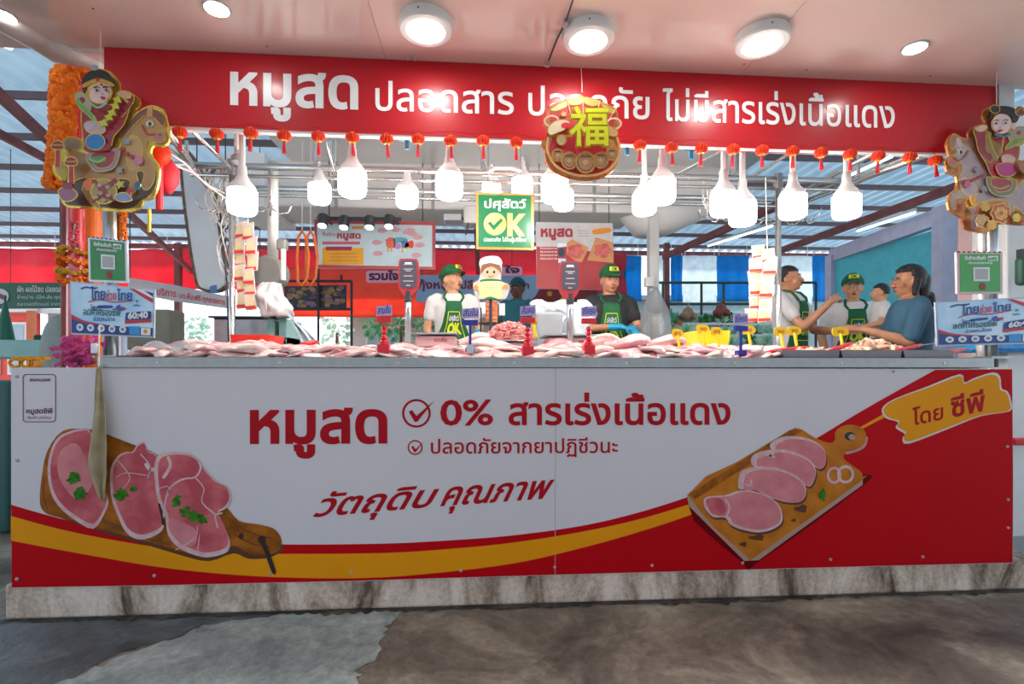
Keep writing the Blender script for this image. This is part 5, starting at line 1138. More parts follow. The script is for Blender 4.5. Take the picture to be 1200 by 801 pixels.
# orange net roll and rack behind chef sign
t = thing('orange_net_roll', at(576, 378, 3.45), 'orange patterned roll standing under the chef cutout', 'roll'); p = at(576, 378, 3.45)
MB().lathe(p, [(.042, 0), (.042, .145)], 20).build('roll', mat('roll_orange', 'b86038', .5, col2='e08850', ns=60, nr=(.45, .55)), t, smooth=False)
for k in range(5): MB().lathe(p + Vector((0, 0, .015 + .029 * k)), [(.0435, 0), (.0435, .004)], 20).build('band', M['sausage'], t)
MB().slab((p.x - .085, p.y - .05, p.z - .012), (p.x + .085, p.y + .05, p.z)).build('rack_shelf', M['dark'], t)
MB().slab(p + Vector((.05, -.01, .05)), p + Vector((.09, .01, .13))).build('label_card', M['paper'], t)
for s in (-1, 1): MB().tube([Vector((p.x + .075 * s, p.y, 1.10)), p + Vector((.07 * s, 0, .1))], .006, 6).build('rack_leg', M['dark'], t)
# covered steel box behind the right scale
t = thing('chopping_table', at(660, 400, 3.5), 'grey box bin behind the right scale, heaped with clear bags', 'bin'); a = at(628, 398, 3.5); b = at(660, 365, 3.5)
MB().slab((a.x, 3.5, 1.10), (b.x, 3.8, b.z)).build('bin', mat('bin_grey', 'a0a4a8', .4), t, bevel=.02)
for i in range(3):
    c = at(636 + i * 22, 366, 3.6); MB().grid(bagf(c, .10, .08, c.z - .02 if i < 2 else c.z - .15, c.z + .09, i * 2, [.9, 1.05, .9, .3]), 28, 10).build('bag', mat('bag_film', (.75, .82, .86), .2, alpha=.75, bump=1, bs=10), t, smooth=True)
# worktop rear (where workers stand)
wt = thing('rear_worktop', (.2, 3.4, .17), 'low steel worktop behind the display in front of the workers', 'table')
MB().slab((-.62, 3.28, 1.06), (1.7, 3.85, 1.10)).build('top', M['steel'], wt, bevel=.004)
for x in (-.6, .2, .9, 1.6): MB().slab((x, 3.5, .17), (x + .05, 3.55, 1.06)).build('leg', M['steel'], wt)
# ============================================================ PEOPLE
def hand(b, w, d, nrm, s=1.0, curl=.35, point=False, side=1):
    """palm + five fingers; d = pointing direction, nrm = back-of-hand normal, side = thumb side sign"""
    d = Vector(d).normalized(); nrm = Vector(nrm); nrm = (nrm - d * nrm.dot(d)).normalized(); lat = d.cross(nrm) * side; w = Vector(w)
    k = s
    for j in (-1, -.33, .33, 1): b.capsule(w + lat * .012 * j * k, w + d * .085 * k + lat * .027 * j * k, .015 * k, .0135 * k, 8)
    for j, (off, L) in enumerate(((.030, .066), (.011, .076), (-.009, .070), (-.028, .055))):
        p = w + d * .088 * k + lat * off * k; c = curl
        if point: c = .05 if j == 0 else 1.25
        dirs = []; g = c * .5
        for q in range(3):
            dd = d * math.cos(g) - nrm * math.sin(g); L_ = L * (.45, .32, .23)[q] * k; e = p + dd * L_
            b.capsule(p, e, (.0098 - .0008 * q) * k, (.0092 - .0008 * q) * k, 7); p = e; g += c
    p = w + d * .025 * k + lat * .024 * k; e = p + (d * .6 + lat * .7 - nrm * .25).normalized() * .042 * k; f = e + (d * .9 + lat * .25 - nrm * .3).normalized() * .032 * k
    b.capsule(p, e, .0125 * k, .0108 * k, 7); b.capsule(e, f, .0105 * k, .009 * k, 7)
def person(label, px, py, Y, yaw, hy, arms, shirt='tee', skin='skin', cap=False, apron=True, gloves=(0, 0), hair='short', S=1.0, tilt=0, sleeve=.6, female=False, grp=None, bulk=1.0):
    """px, py, Y = where the eyes are. arms = ((elbow),(wrist),(hand dir),(hand nrm), kw) for image-left then image-right, in body frame (x right in body's frontal view, -y forward)"""
    eye = at(px, py, Y); z0 = eye.z - 1.57 * S; base = Vector((eye.x, eye.y, z0))
    t = thing('person', base, label, 'person'); RZ = Matrix.Rotation(yaw, 3, 'Z')
    W = lambda p: base + RZ @ (Vector(p) * S)
    Wd = lambda p: RZ @ Vector(p)
    HR = RZ @ Matrix.Rotation(hy, 3, 'Z') @ Matrix.Rotation(tilt, 3, 'X'); hp = Vector((0, -.01, 1.48))
    def Hd(p): return base + RZ @ ((hp - Vector((0, 0, .03))) * S) + HR @ ((Vector(p) - hp) * S)
    def loftW(b, rings, n=24):
        k = len(b.v); b.loft(rings, n)
        for i in range(k, len(b.v)): b.v[i] = W(b.v[i])
    hx = HR.to_3x3()
    def ellH(b, c, r_, n=20, m=14): b.ell(Hd(c), [q * S for q in r_], n, m, M=hx)
    w = bulk
    TR = [(.80, .150, .105), (.90, .168, .115), (1.00, .155 if not female else .145, .105), (1.10, .150 if not female else .132, .10), (1.22, .165 if not female else .150, .112 if not female else .12), (1.32, .178 if not female else .158, .11), (1.385, .165 if not female else .15, .088), (1.425, .105, .068), (1.45, .06, .055)]
    TR = [(z, a * w, b_ * w) for z, a, b_ in TR]
    # body, one surface
    b = MB(); loftW(b, [(z, a * .95, bb * .95, 0, 0) for z, a, bb in TR])
    b.capsule(W((0, .008, 1.41)), Hd((0, .012, 1.53)), .053 * S, .05 * S, 14)
    ellH(b, (0, .004, 1.605), (.074, .093, .103)); ellH(b, (0, -.030, 1.545), (.056, .058, .062)); ellH(b, (0, -.070, 1.508), (.024, .020, .018), 12, 8)
    for s in (-1, 1): ellH(b, (.076 * s, .004, 1.585), (.010, .020, .031), 10, 8); ellH(b, (.038 * s, -.066, 1.562), (.026, .022, .024), 10, 8); ellH(b, (.030 * s, -.084, 1.618), (.024, .010, .007), 10, 6)
    b.capsule(Hd((0, -.090, 1.605)), Hd((0, -.112, 1.565)), .008 * S, .0145 * S, 10)
    for s in (-1, 1): ellH(b, (.012 * s, -.101, 1.562), (.009, .010, .008), 8, 6)
    ellH(b, (0, -.088, 1.533), (.024, .012, .012), 10, 6)
    sh = (.172 * w if not female else .155 * w)
    GL = MB(); SH = MB()
    loftW(SH, [(z, a + .010, bb + .012, 0, 0) for z, a, bb in TR if z < 1.44] + [(1.437, .078, .066, 0, 0)])
    for i, (el, wr, hd, hn, kw) in enumerate(arms):
        s = -1 if i == 0 else 1
        p0 = Vector((s * sh, .005, 1.385)); el = Vector(el); wr = Vector(wr)
        b.capsule(W(p0 + Vector((0, 0, -.01))), W(el), .045 * S, .037 * S, 14); b.capsule(W(el), W(el + (wr - el) * .35), .038 * S, .037 * S, 12); b.capsule(W(el + (wr - el) * .3), W(wr), .036 * S, .025 * S, 12)
        SH.capsule(W(p0 + Vector((-s * .03, 0, -.005))), W(p0 + (el - p0) * .25), .066 * S, .064 * S, 14); SH.capsule(W(p0 + (el - p0) * .1), W(p0 + (el - p0) * sleeve), .064 * S, .058 * S, 14)
        kw = dict(kw); hb = GL if gloves[i] else b
        hand(hb, W(wr), Wd(hd), Wd(hn), s=S * (1.12 if gloves[i] else 1.0), side=kw.pop('side', s), **kw)
        if gloves[i]: hb.capsule(W(wr + (el - wr).normalized() * .07), W(wr + Vector(hd).normalized() * .02), .034 * S, .029 * S, 12)
    for s in (-1, 1):
        b.capsule(W((.085 * s, 0, .88)), W((.095 * s, -.01, .48)), .078 * S, .052 * S, 14); b.capsule(W((.095 * s, -.01, .48)), W((.10 * s, .01, .09)), .052 * S, .036 * S, 12); b.capsule(W((.10 * s, .03, .045)), W((.105 * s, -.13, .035)), .04 * S, .032 * S, 10)
    b.build('body', M[skin], t, remesh=.0075 * S, smod=2)
    SH.build('shirt', M[shirt], t, remesh=.011 * S, smod=3)
    if len(GL.v): GL.build('gloves', M['blue_glove'], t, remesh=.0075 * S, smod=1)
    b = MB()
    loftW(b, [(.78, .16 * w, .125 * w, 0, 0), (.9, .180 * w, .128 * w, 0, 0), (.98, .168 * w, .12 * w, 0, 0)])
    for s in (-1, 1): b.capsule(W((.088 * s, 0, .86)), W((.097 * s, -.01, .48)), .094 * S, .068 * S, 14); b.capsule(W((.097 * s, -.01, .48)), W((.10 * s, .01, .12)), .068 * S, .058 * S, 12)
    b.build('trousers', M['trouser'], t, remesh=.014 * S)
    b = MB()
    for s in (-1, 1): b.capsule(W((.10 * s, .035, .045)), W((.105 * s, -.15, .038)), .046 * S, .038 * S, 12)
    b.build('shoes', M['dark'], t, smooth=True)
    # face details
    for s in (-1, 1):
        eo = MB(); ellH(eo, (.029 * s, -.0865, 1.600), (.0125, .0075, .0062), 12, 8); e = eo.build('eye', M['eye'], t, smooth=True)
        eo = MB(); ellH(eo, (.029 * s, -.0925, 1.600), (.0055, .003, .0055), 10, 6); eo.build('iris', M['iris'], e, smooth=True)
        eo = MB(); eo.tube([Hd((.014 * s, -.097, 1.617)), Hd((.030 * s, -.096, 1.6215)), Hd((.047 * s, -.082, 1.616))], [.0025 * S, .0038 * S, .002 * S], 6); eo.build('eyebrow', M['hair'], t)
    eo = MB(); eo.tube([Hd((-.022, -.094, 1.533)), Hd((-.008, -.1015, 1.536)), Hd((.008, -.1015, 1.536)), Hd((.022, -.094, 1.533))], [.002 * S, .0042 * S, .0042 * S, .002 * S], 8); eo.tube([Hd((-.016, -.095, 1.527)), Hd((0, -.1005, 1.525)), Hd((.016, -.095, 1.527))], [.002 * S, .0048 * S, .002 * S], 8); eo.build('lips', M['lip'], t, smooth=True)
    # hair
    def shell(name, m, hl, back, k, vol=(.080, .100, .108), parent=t, lift=0, bump=.0, cx=(0, .004, 1.607)):
        bb = MB(); n_, m_ = 40, 26; v = []; f = []
        for i in range(m_ + 1):
            p = math.pi * i / m_
            for j in range(n_):
                g = 2 * math.pi * j / n_; q = Vector((math.sin(p) * math.cos(g), math.sin(p) * math.sin(g), math.cos(p)))
                front = -q.y; lim = hl if front > .25 else (back if front < -.15 else hl + (back - hl) * (.25 - front) / .4)
                kk = k if q.z > lim else .80
                if name == 'hair': kk *= 1 + .025 * noise.noise(q * 9 + Vector((px, 0, 0)))
                v.append(Hd(Vector((q.x * vol[0], q.y * vol[1], q.z * vol[2])) * kk + Vector(cx)))
        for i in range(m_):
            for j in range(n_): f.append((i * n_ + j, (i + 1) * n_ + j, (i + 1) * n_ + (j + 1) % n_, i * n_ + (j + 1) % n_))
        bb.add(v, f); return bb.build(name, m, parent, smooth=True)
    if hair == 'short': shell('hair', M['hair'], .42, -.45, 1.02)
    elif hair == 'long':
        h = shell('hair', M['hair'], .5, -.75, 1.06, (.084, .104, .112)); bb = MB()
        for s in (-1, 1): bb.capsule(Hd((.072 * s, .015, 1.60)), Hd((.070 * s, .0, 1.50)), .030 * S, .02 * S, 10)
        bb.capsule(Hd((0, .07, 1.60)), Hd((0, .075, 1.50)), .065 * S, .05 * S, 12); bb.capsule(Hd((.0, .10, 1.52)), Hd((.0, .13, 1.49)), .02 * S, .030 * S, 10); bb.ell(Hd((.0, .135, 1.45)), (.03 * S, .03 * S, .055 * S)); bb.build('hair_lock', M['hair'], t, remesh=.009)
    elif hair == 'bun': shell('hair', M['hair'], .35, -.8, 1.03)
    if cap:
        c = shell('cap', M['cap' if cap is True else cap], .30, .10, 1.17, (.080, .100, .104), cx=(0, .006, 1.618)); bb = MB()
        def vis(u, v):
            g = R(200 + 140 * u); rr_ = 1 + .62 * v * math.sin(math.pi * u) ** .6
            return Hd((.088 * math.cos(g) * (1 + .05 * v), .006 + .108 * math.sin(g) * rr_, 1.650 - .018 * v - .012 * (2 * u - 1) ** 2))
        bb.grid(vis, 20, 5).build('visor', M['cap' if cap is True else cap], c, smooth=True, solid=.004)
        if cap is True:
            def cp(u, v): g = (u - .5) * .9; z = 1.672 + .035 * v; r_ = .1225 - .18 * (z - 1.66) ; return Hd((r_ * .78 * math.sin(g), .004 - r_ * math.cos(g) - .004, z))
            bb = MB().grid(cp, 8, 3).build('cap_badge', M['yel_ink'], c)
            def cq(u, v): q = cp(.2 + .6 * u, .15 + .7 * v); return q + HR @ Vector((0, -.002, 0))
            text_fn('OK', cq, M['cap'], 'badge_lettering', c, bold=.06)
    if apron:
        def ring_at(z):
            zs = [q[0] for q in TR]; return np.interp(z, zs, [q[1] for q in TR]), np.interp(z, zs, [q[2] for q in TR])
        def ap(u, v):                                     # v 0 bottom .. 1 top
            z = .55 + (1.36 - .55) * v; hw = float(np.interp(z, [.55, .95, 1.06, 1.16, 1.28, 1.36], [.30, .30, .26, .16, .105, .095])) / .17
            a, bb_ = ring_at(max(z, .86)); g = (u - .5) * 2 * min(hw * .62, 1.35)
            return W(((a + .020) * math.sin(g), -(bb_ + .026) * math.cos(g) - (.03 * (.86 - z) if z < .86 else 0), z))
        A = MB().grid(ap, 24, 30).build('apron', M['apron'], t, smooth=True, solid=.004)
        for s in (-1, 1):
            pts = [ap(.5 + .5 * s, 1.0), W((s * .086, -.100, 1.395)), W((s * .075, -.055, 1.442)), W((s * .050, .02, 1.462)), W((0, .068, 1.47))]; bb = MB()
            bb.tube(pts, .011 * S, 6); bb.build('apron_strap', M['apron'], t, smooth=True)
        def lg(u, v): q = ap(.5 + (u - .5) * .60, 1 - .12 - .30 * (1 - v)); return q + RZ @ Vector((0, -.006, 0))
        def fr(pts): 
            b2 = MB(); b2.tube([lg(*p) for p in pts], .0035, 5, closed=True); return b2
        K = 12; loop = [(i / K, 0) for i in range(K)] + [(1, i / K) for i in range(K)] + [(1 - i / K, 1) for i in range(K)] + [(0, 1 - i / K) for i in range(K)]
        lf = fr(loop).build('logo_frame', M['yel_ink'], A)
        text_fn('ปศุสัตว์', lambda u, v: lg(.12 + .76 * u, .68 + .14 * v), M['paper'], 'logo_lettering', A, bold=.015)
        text_fn('OK', lambda u, v: lg(.12 + .76 * u, .22 + .36 * v), M['yel_ink'], 'logo_lettering', A, bold=.06)
    return t, W, Hd, HR
dn = (0, 0, -1)
# 1 man with green cap, beige shirt, facing right
person('man in a green cap and beige shirt with green apron, looking right, centre left', 531, 327, 4.35, R(6), R(44),
       (((-.23, .02, 1.13), (-.19, -.12, .93), (.1, -.5, -.8), (-1, 0, .2), {}), ((.24, .0, 1.16), (.20, -.16, 1.05), (.1, -.6, -.7), (1, 0, .2), {})), shirt='tee', cap=True, gloves=(0, 1), tilt=R(-8), skin='skin_l', S=.94)
# 2 man in black
person('man in a black shirt, green cap and green apron with blue gloves, looking down', 714, 328, 4.3, R(-6), R(10),
       (((-.25, -.03, 1.14), (.04, -.26, 1.14), (.9, -.35, -.2), (0, -.2, 1), {'side': -1}), ((.24, -.05, 1.14), (.15, -.27, 1.12), (.1, -.8, -.3), (.4, -.2, 1), {})), shirt='teeb', cap=True, gloves=(1, 1), tilt=R(8), skin='skin', S=.97)
# 3 pointing man in profile
person('black haired man in white tee and green apron pointing to the right', 925, 326, 4.1, R(30), R(18),
       (((-.17, -.20, 1.12), (-.03, -.36, 1.33), (.85, -.1, .4), (0, -.6, 1), {'point': True}), ((.22, -.10, 1.12), (.16, -.36, 1.09), (-.2, -.9, .05), (1, 0, .5), {'curl': .5})), shirt='tee', tilt=R(-4), skin='skin', S=.95)
# 4 woman cap
person('woman in a green cap and white shirt with green apron, facing the camera', 999, 337, 4.45, R(-22), R(-10),
       (((-.25, .02, 1.12), (-.22, -.08, .90), (.0, -.4, -.9), (-1, 0, 0), {}), ((.24, -.06, 1.13), (.20, -.26, 1.12), (.5, -.8, .0), (0, 0, 1), {'curl': .2})), shirt='tee', cap=True, gloves=(0, 1), skin='skin_l', female=True, sleeve=.75, S=.98, bulk=1.12)
# 5 woman in blue shirt, profile left
t5, W5, H5, HR5 = person('woman in a blue shirt with a dark ponytail and glasses, turned left', 1066, 329, 3.45, R(-112), R(6),
       (((-.20, -.10, 1.13), (-.10, -.33, 1.08), (.1, -.95, .1), (-.3, 0, 1), {}), ((.21, -.08, 1.12), (.12, -.33, 1.22), (-.1, -.95, .1), (.6, 0, .8), {})), shirt='denim', apron=False, hair='long', skin='skin', female=True, sleeve=.85, S=.98, bulk=1.15)
g = MB()
for s in (-1, 1): g.tube([H5((.031 * s + .021 * math.cos(a), -.101, 1.598 + .017 * math.sin(a))) for a in [k * math.pi / 7 for k in range(14)]], .0016, 5, closed=True); g.tube([H5((.052 * s, -.100, 1.602)), H5((.080 * s, -.01, 1.600))], .0016, 5)
g.tube([H5((-.010, -.103, 1.60)), H5((.010, -.103, 1.60))], .0016, 5); g.build('glasses', M['gold'], t5)
# 6 toddler carried
person('toddler in a white shirt with short black hair held beside the woman in blue', 1032, 342, 3.95, R(-115), R(-5), (((-.25, -.06, 1.15), (-.2, -.25, 1.1), (.1, -1, 0), (0, 0, 1), {}), ((.25, -.06, 1.15), (.2, -.25, 1.1), (-.1, -1, 0), (0, 0, 1), {})), shirt='tee', apron=False, skin='skin_l', S=.62, sleeve=.6)
# 7 person behind the chef sign
person('person in a teal shirt and dark teal cap standing behind the chef cutout', 606, 338, 6.1, R(-10), R(-30), (((-.24, .02, 1.13), (-.18, -.15, .98), (.2, -.6, -.6), (-1, 0, 0), {}), ((.24, .02, 1.13), (.18, -.15, .98), (-.2, -.6, -.6), (1, 0, 0), {})), shirt='tealshirt', apron=False, skin='skin_d', cap='tealcap', S=1.0)

# ============================================================ PILLARS AND THEIR SIGNS
def pil(px0, px1, Y, y0, m, name, nm='pillar', z0=0, cat='pillar'):
    a = at(px0, 400, Y); b = at(px1, 400, Y); t = thing(nm, ((a.x + b.x) / 2, Y, z0), name, cat); r_ = (b.x - a.x) / 2; zt = at((px0 + px1) / 2, y0, Y).z
    MB().tube([((a.x + b.x) / 2, Y, z0), ((a.x + b.x) / 2, Y, zt)], r_, 24).build('shaft', M[m] if isinstance(m, str) else m, t, smooth=False)
    MB().tube([((a.x + b.x) / 2, Y, z0), ((a.x + b.x) / 2, Y, z0 + .1)], r_ * 1.15, 24).build('base_ring', M['grey'], t); return t, (a.x + b.x) / 2, r_
t, cx0, rr0 = pil(96, 120, 2.95, 84, 'orange', 'orange painted round pillar behind the left price boards')
t, cx1, rr1 = pil(80, 98, 2.80, 84, mat('red_wrap', 'd83038', .25, coat=.6), 'glossy red wrapped pillar left of the orange one')
MB().tube([at(76, 90, 2.86), Vector((at(76, 400, 2.86).x, 2.86, 0))], .018, 14).build('dark_edge', M['rust'], t)
t, _, _ = pil(121, 129, 2.7, 88, mat('blue_grey_pipe', '7ea0b4', .3, .3), 'thin blue grey pipe right of the orange pillar', 'pipe', cat='pipe')
# garlands
def garland(path, r0, label, m='marig', n=60, seed=1, extra=None, jit=.35):
    r = random.Random(seed); b = MB()
    tot = sum((path[i + 1] - path[i]).length for i in range(len(path) - 1)); pts = []
    for i in range(len(path) - 1):
        k = max(1, int(n * (path[i + 1] - path[i]).length / tot))
        for j in range(k): pts.append(path[i].lerp(path[i + 1], j / k))
    t = thing('flower_garland', path[0], label, 'garland')
    for p in pts:
        for q in range(9):
            g = r.uniform(0, 6.28); rr_ = r0 * .72; c = p + Vector((rr_ * math.cos(g), rr_ * math.sin(g) * .8, r.uniform(-.5, .5) * r0 * jit))
            s = r0 * r.uniform(.3, .44); mm = Matrix.Rotation(r.uniform(0, 3), 3, 'X') @ Matrix.Rotation(r.uniform(0, 3), 3, 'Z')
            k0 = len(b.v); b.ell(c, (s, s, s * .8), 9, 6, M=mm)
            for i in range(k0, len(b.v)): b.v[i] += (b.v[i] - c) * .22 * noise.noise(b.v[i] * 60)
    o = b.build('flowers', M[m], t); o['kind'] = 'stuff'
    MB().tube(path, .004, 5).build('string', M['cable'], t); return t
garland([at(77, 84, 2.62), at(73, 110, 2.62), at(74, 150, 2.62), at(70, 185, 2.62), at(66, 222, 2.62)], .055, 'thick orange marigold garland hanging at the upper left pillar', n=46)
garland([at(77, 84, 2.66), at(92, 82, 2.66), at(104, 86, 2.68), at(103, 100, 2.68)], .03, 'short loop of orange marigolds above the left horse rider', n=20, seed=2)
garland([at(58, 213, 2.6), at(64, 216, 2.6), at(72, 215, 2.6)], .03, 'loose orange marigold tuft below the thick garland', n=6, seed=4)
for i, (y, m, l) in enumerate(((296, 'amberf', 'upper'), (308, 'marig', 'second'), (320, 'amberf', 'third'), (330, 'marig', 'lowest'))):
    c = Vector((cx1 + .01, 2.8, at(90, y, 2.8).z)); R_ = rr1 + .035
    garland([c + Vector((R_ * math.cos(a), R_ * math.sin(a), .012 * math.sin(a * 3 + i))) for a in [k * math.pi / 8 for k in range(17)]], .022, f'{l} ring of yellow flowers wound round the red pillar', m=m, n=44, seed=10 + i)
garland([at(88, 262, 2.66), at(86, 280, 2.66), at(90, 292, 2.66)], .022, 'pink flower tuft above the rings on the red pillar', m='pinkred', n=10, seed=20)
garland([at(144, 250, 2.6), at(144, 330, 2.6)], .018, 'narrow orange flower string beside the green price board', m='marig', n=30, seed=21); p = at(144, 250, 2.6); MB().tube([p, Vector((p.x, p.y, 2.3))], .0015, 5).build('hanger', M['cable'], COL.objects[t.name] if 0 else bpy.data.objects[[k for k in ORG if k.startswith('flower_garland')][-1]])
# pink flower bunch in a holder
t = thing('pink_flowers', at(93, 426, 2.6), 'bunch of pink flowers standing at the left end of the counter', 'flowers'); r = random.Random(9); b = MB()
for i in range(90):
    c = at(93, 412, 2.6) + Vector((r.uniform(-.075, .075), r.uniform(-.05, .05), r.uniform(-.06, .06))); a = Vector((r.uniform(-1, 1), r.uniform(-1, 1), r.uniform(-.5, 1))).normalized(); q = a.orthogonal().normalized() * .022
    b.add([c, c + a * .022 + q, c + a * .042, c + a * .022 - q, c + a * .02 + a.cross(q) * .5], [(0, 1, 4), (1, 2, 4), (2, 3, 4), (3, 0, 4)])
o = b.build('petals', M['pink'], t, keep=True); o['kind'] = 'stuff'; MB().tube([at(93, 426, 2.6), at(93, 414, 2.6)], .02, 10).build('stem', M['leafd'], t)
t = thing('yellow_loops', at(30, 430, 2.7), 'row of yellow orange round handles beside the left end of the counter', 'handle'); b = MB()
for px in (18, 31, 42): 
    p = at(px, 425, 2.7); b.tube([p + Vector((.026 * math.cos(a), 0, .02 * math.sin(a))) for a in [k * math.pi / 8 for k in range(16)]], .008, 6, closed=True)
b.build('loops', M['gold_p'], t); MB().slab(at(16, 421, 2.72), at(60, 418, 2.76)).build('bar', M['gold_p'], t)
p = at(111, 408, 2.45); t = thing('white_clip', p, 'small white clip holder with sticks at the left end of the rim', 'holder'); MB().box(p, (.03, .012, .045)).build('plate', M['paper'], t, bevel=.004)
for i in range(3): MB().tube([at(112 + i * 2, 428, 2.45), at(113 + i * 2.2, 405, 2.45)], .0025, 5).build('stick', M['wood2'], t)
# small box with price boards
def green_board(c, Y, m, frame, label):
    t = thing('price_board', at(*c[3], Y), label, 'sign'); cx = sum(p[0] for p in c) / 4; cy = sum(p[1] for p in c) / 4
    I = lambda u, v: tuple(c[0][q] * (1 - u) * (1 - v) + c[1][q] * u * (1 - v) + c[2][q] * u * v + c[3][q] * (1 - u) * v for q in (0, 1))
    shape('frame', c, Y, frame, t, th=.012); P = lambda l: [I(u, v) for u, v in l]
    shape('panel', P([(.06, .05), (.94, .05), (.94, .95), (.06, .95)]), Y, m, t, lift=.002)
    a, b_ = I(.16, .19), I(.62, .19); text('รับชำระเงินค่า', *a, *b_, 3.2, Y, M['sign_white'], t, bold=.03, lift=.004); a, b_ = I(.67, .2), I(.86, .2); shape('printed_tab', P([(.66, .1), (.88, .1), (.88, .22), (.66, .22)]), Y, M['paper'], t, lift=.004); text('ฟรี', *a, *b_, 2.5, Y, m, t, bold=.03, lift=.006)
    a, b_ = I(.24, .29), I(.76, .29); text('ผ่านแอปธนาคาร', *a, *b_, 2.2, Y, M['sign_white'], t, bold=.02, lift=.004)
    shape('white_patch', P([(.34, .37), (.7, .37), (.7, .70), (.34, .70)]), Y, M['paper'], t, lift=.004); shape('patch_inner', P([(.38, .41), (.66, .41), (.66, .66), (.38, .66)]), Y, mat('patch_grey', 'b0b4b8', .5), t, lift=.005)
    shape('red_mark', [I(.54 + .09 * math.cos(a) * (1 if i % 2 else .7), .83 + .09 * math.sin(a)) for i, a in enumerate([k * .63 for k in range(10)])], Y, mat('brown_red', '8c3c34', .5), t, lift=.004)
    k = 9
    for i in range(k): shape('edge_dash', P([(i / k + .01, -.01), ((i + .55) / k, -.01), ((i + .55) / k, .025), (i / k + .01, .025)]), Y, M['red_ink'] if frame is not M['alu'] else M['navy'], t, lift=.003)
    return t
green_board([(103, 277), (148.5, 282), (149.5, 331.5), (104, 330)], 2.42, M['green2'] if 0 else mat('board_green_l', '2f8a4c', .35), M['alu'], 'green board with a white square in a grey frame on the left pillar')
green_board([(1121, 295), (1175, 295), (1175, 344), (1122, 344)], 2.42, M['green2'], mat('frame_pinkish', 'd8c0c0', .4), 'green board with a white square in a pale frame on the right pillar')
def sticker(c, Y, label):
    t = thing('promo_board', at(*c[3], Y), label, 'sign')
    I = lambda u, v: tuple(c[0][q] * (1 - u) * (1 - v) + c[1][q] * u * (1 - v) + c[2][q] * u * v + c[3][q] * (1 - u) * v for q in (0, 1)); P = lambda l: [I(u, v) for u, v in l]
    hh = c[3][1] - c[0][1]
    def tx(s, u0, v0, u1, v1, h, m, **k): a, b_ = I(u0, v0), I(u1, v1); text(s, *a, *b_, h * hh, Y, m, t, **k)
    shape('panel', c, Y, mat('board_edge_white', 'b8c8d8', .4), t, th=.008); shape('sky', P([(.015, .03), (.985, .03), (.985, .97), (.015, .97)]), Y, M['bluesky'], t, lift=.001)
    rd = mat('promo_red', 'c8283c', .45); nv = M['navy']; wh = M['paper']
    shape('stripe', P([(.72, .03), (.985, .03), (.985, .30), (.9, .22), (.8, .10)]), Y, wh, t, lift=.002); shape('stripe', P([(.76, .03), (.985, .20), (.985, .29), (.88, .2), (.70, .03)]), Y, rd, t, lift=.003); shape('stripe', P([(.88, .04), (.985, .08), (.985, .16)]), Y, nv, t, lift=.004)
    shape('band', P(spl([(.015, .66), (.2, .74), (.4, .78), (.6, .80), (.985, .80)], 4) + [(.985, .97), (.015, .97)]), Y, nv, t, lift=.003); shape('band_edge', P(spl([(.015, .62), (.15, .72), (.3, .765), (.45, .79)], 4) + spl([(.015, .70), (.15, .765), (.3, .79), (.45, .80)], 4)[::-1]), Y, rd, t, lift=.004)
    for i in range(5): shape('icon_disc', [I(.12 + .128 * i + .042 * math.cos(a), .86 + .07 * math.sin(a)) for a in [k * math.pi / 10 for k in range(20)]], Y, wh, t, lift=.005); shape('icon_mark', [I(.12 + .128 * i + .022 * math.cos(a), .86 + .035 * math.sin(a)) for a in [k * math.pi / 3 for k in range(6)]], Y, mat('icon_blue', '6c90c0', .5), t, lift=.006)
    shape('label_patch', P([(.71, .79), (.835, .78), (.84, .955), (.71, .955)]), Y, mat('promo_cyan', '2a94d8', .4), t, lift=.005); shape('label_patch', P([(.85, .81), (.965, .81), (.965, .955), (.85, .955)]), Y, wh, t, lift=.005); shape('label_dot', [I(.905 + .025 * math.cos(a), .88 + .045 * math.sin(a)) for a in [k * 1.05 for k in range(6)]], Y, M['gold_p'], t, lift=.006)
    tx('ไทย', .25, .32, .42, .30, .16, nv, bold=.02, lift=.005); tx('ช่วย', .43, .30, .55, .28, .12, rd, bold=.02, lift=.005); tx('ไทย', .56, .29, .74, .27, .14, nv, bold=.02, lift=.005)
    shape('swirl', stroke(spl([I(.14, .13), I(.2, .09), I(.28, .10), I(.33, .08)], 4), 1.8), Y, nv, t, lift=.006); shape('swirl', stroke(spl([I(.22, .37), I(.35, .31), I(.5, .33), I(.62, .31), I(.75, .27)], 4), 1.4), Y, rd, t, lift=.004)
    tx('โครงการ', .25, .52, .38, .51, .07, nv, bold=.02, lift=.005); tx('ลดค่าครองชีพ', .16, .62, .60, .60, .10, mat('forest_ink', '186048', .5), bold=.015, lift=.005); tx('ช่วยคนไทย', .28, .725, .54, .705, .06, nv, bold=.01, lift=.005)
    shape('capsule', P([(.34, .42), (.5, .40), (.5, .45), (.34, .47)]), Y, nv, t, lift=.004, sm=2)
    shape('cross_blue', P([(.56, .40), (.595, .37), (.61, .42), (.65, .41), (.64, .48), (.60, .50), (.57, .49), (.545, .46)]), Y, mat('promo_blue', '2a50b0', .4), t, lift=.005); shape('cross_red', P([(.615, .42), (.665, .41), (.655, .47), (.62, .47)]), Y, rd, t, lift=.006)
    shape('badge', P([(.67, .56), (.69, .52), (.94, .46), (.97, .50), (.965, .62), (.93, .66), (.69, .70), (.665, .66)]), Y, nv, t, lift=.006, sm=3); shape('badge_ribbon', P([(.66, .68), (.97, .62), (.975, .68), (.66, .745)]), Y, rd, t, lift=.007)
    tx('60:40', .70, .645, .94, .59, .11, wh, bold=.05, lift=.009); shape('leaf', P([(.78, .27), (.80, .24), (.82, .27), (.80, .31)]), Y, M['green2'], t, lift=.005); tx('พลัส', .76, .38, .83, .38, .03, nv, bold=.02, lift=.005)
    return t
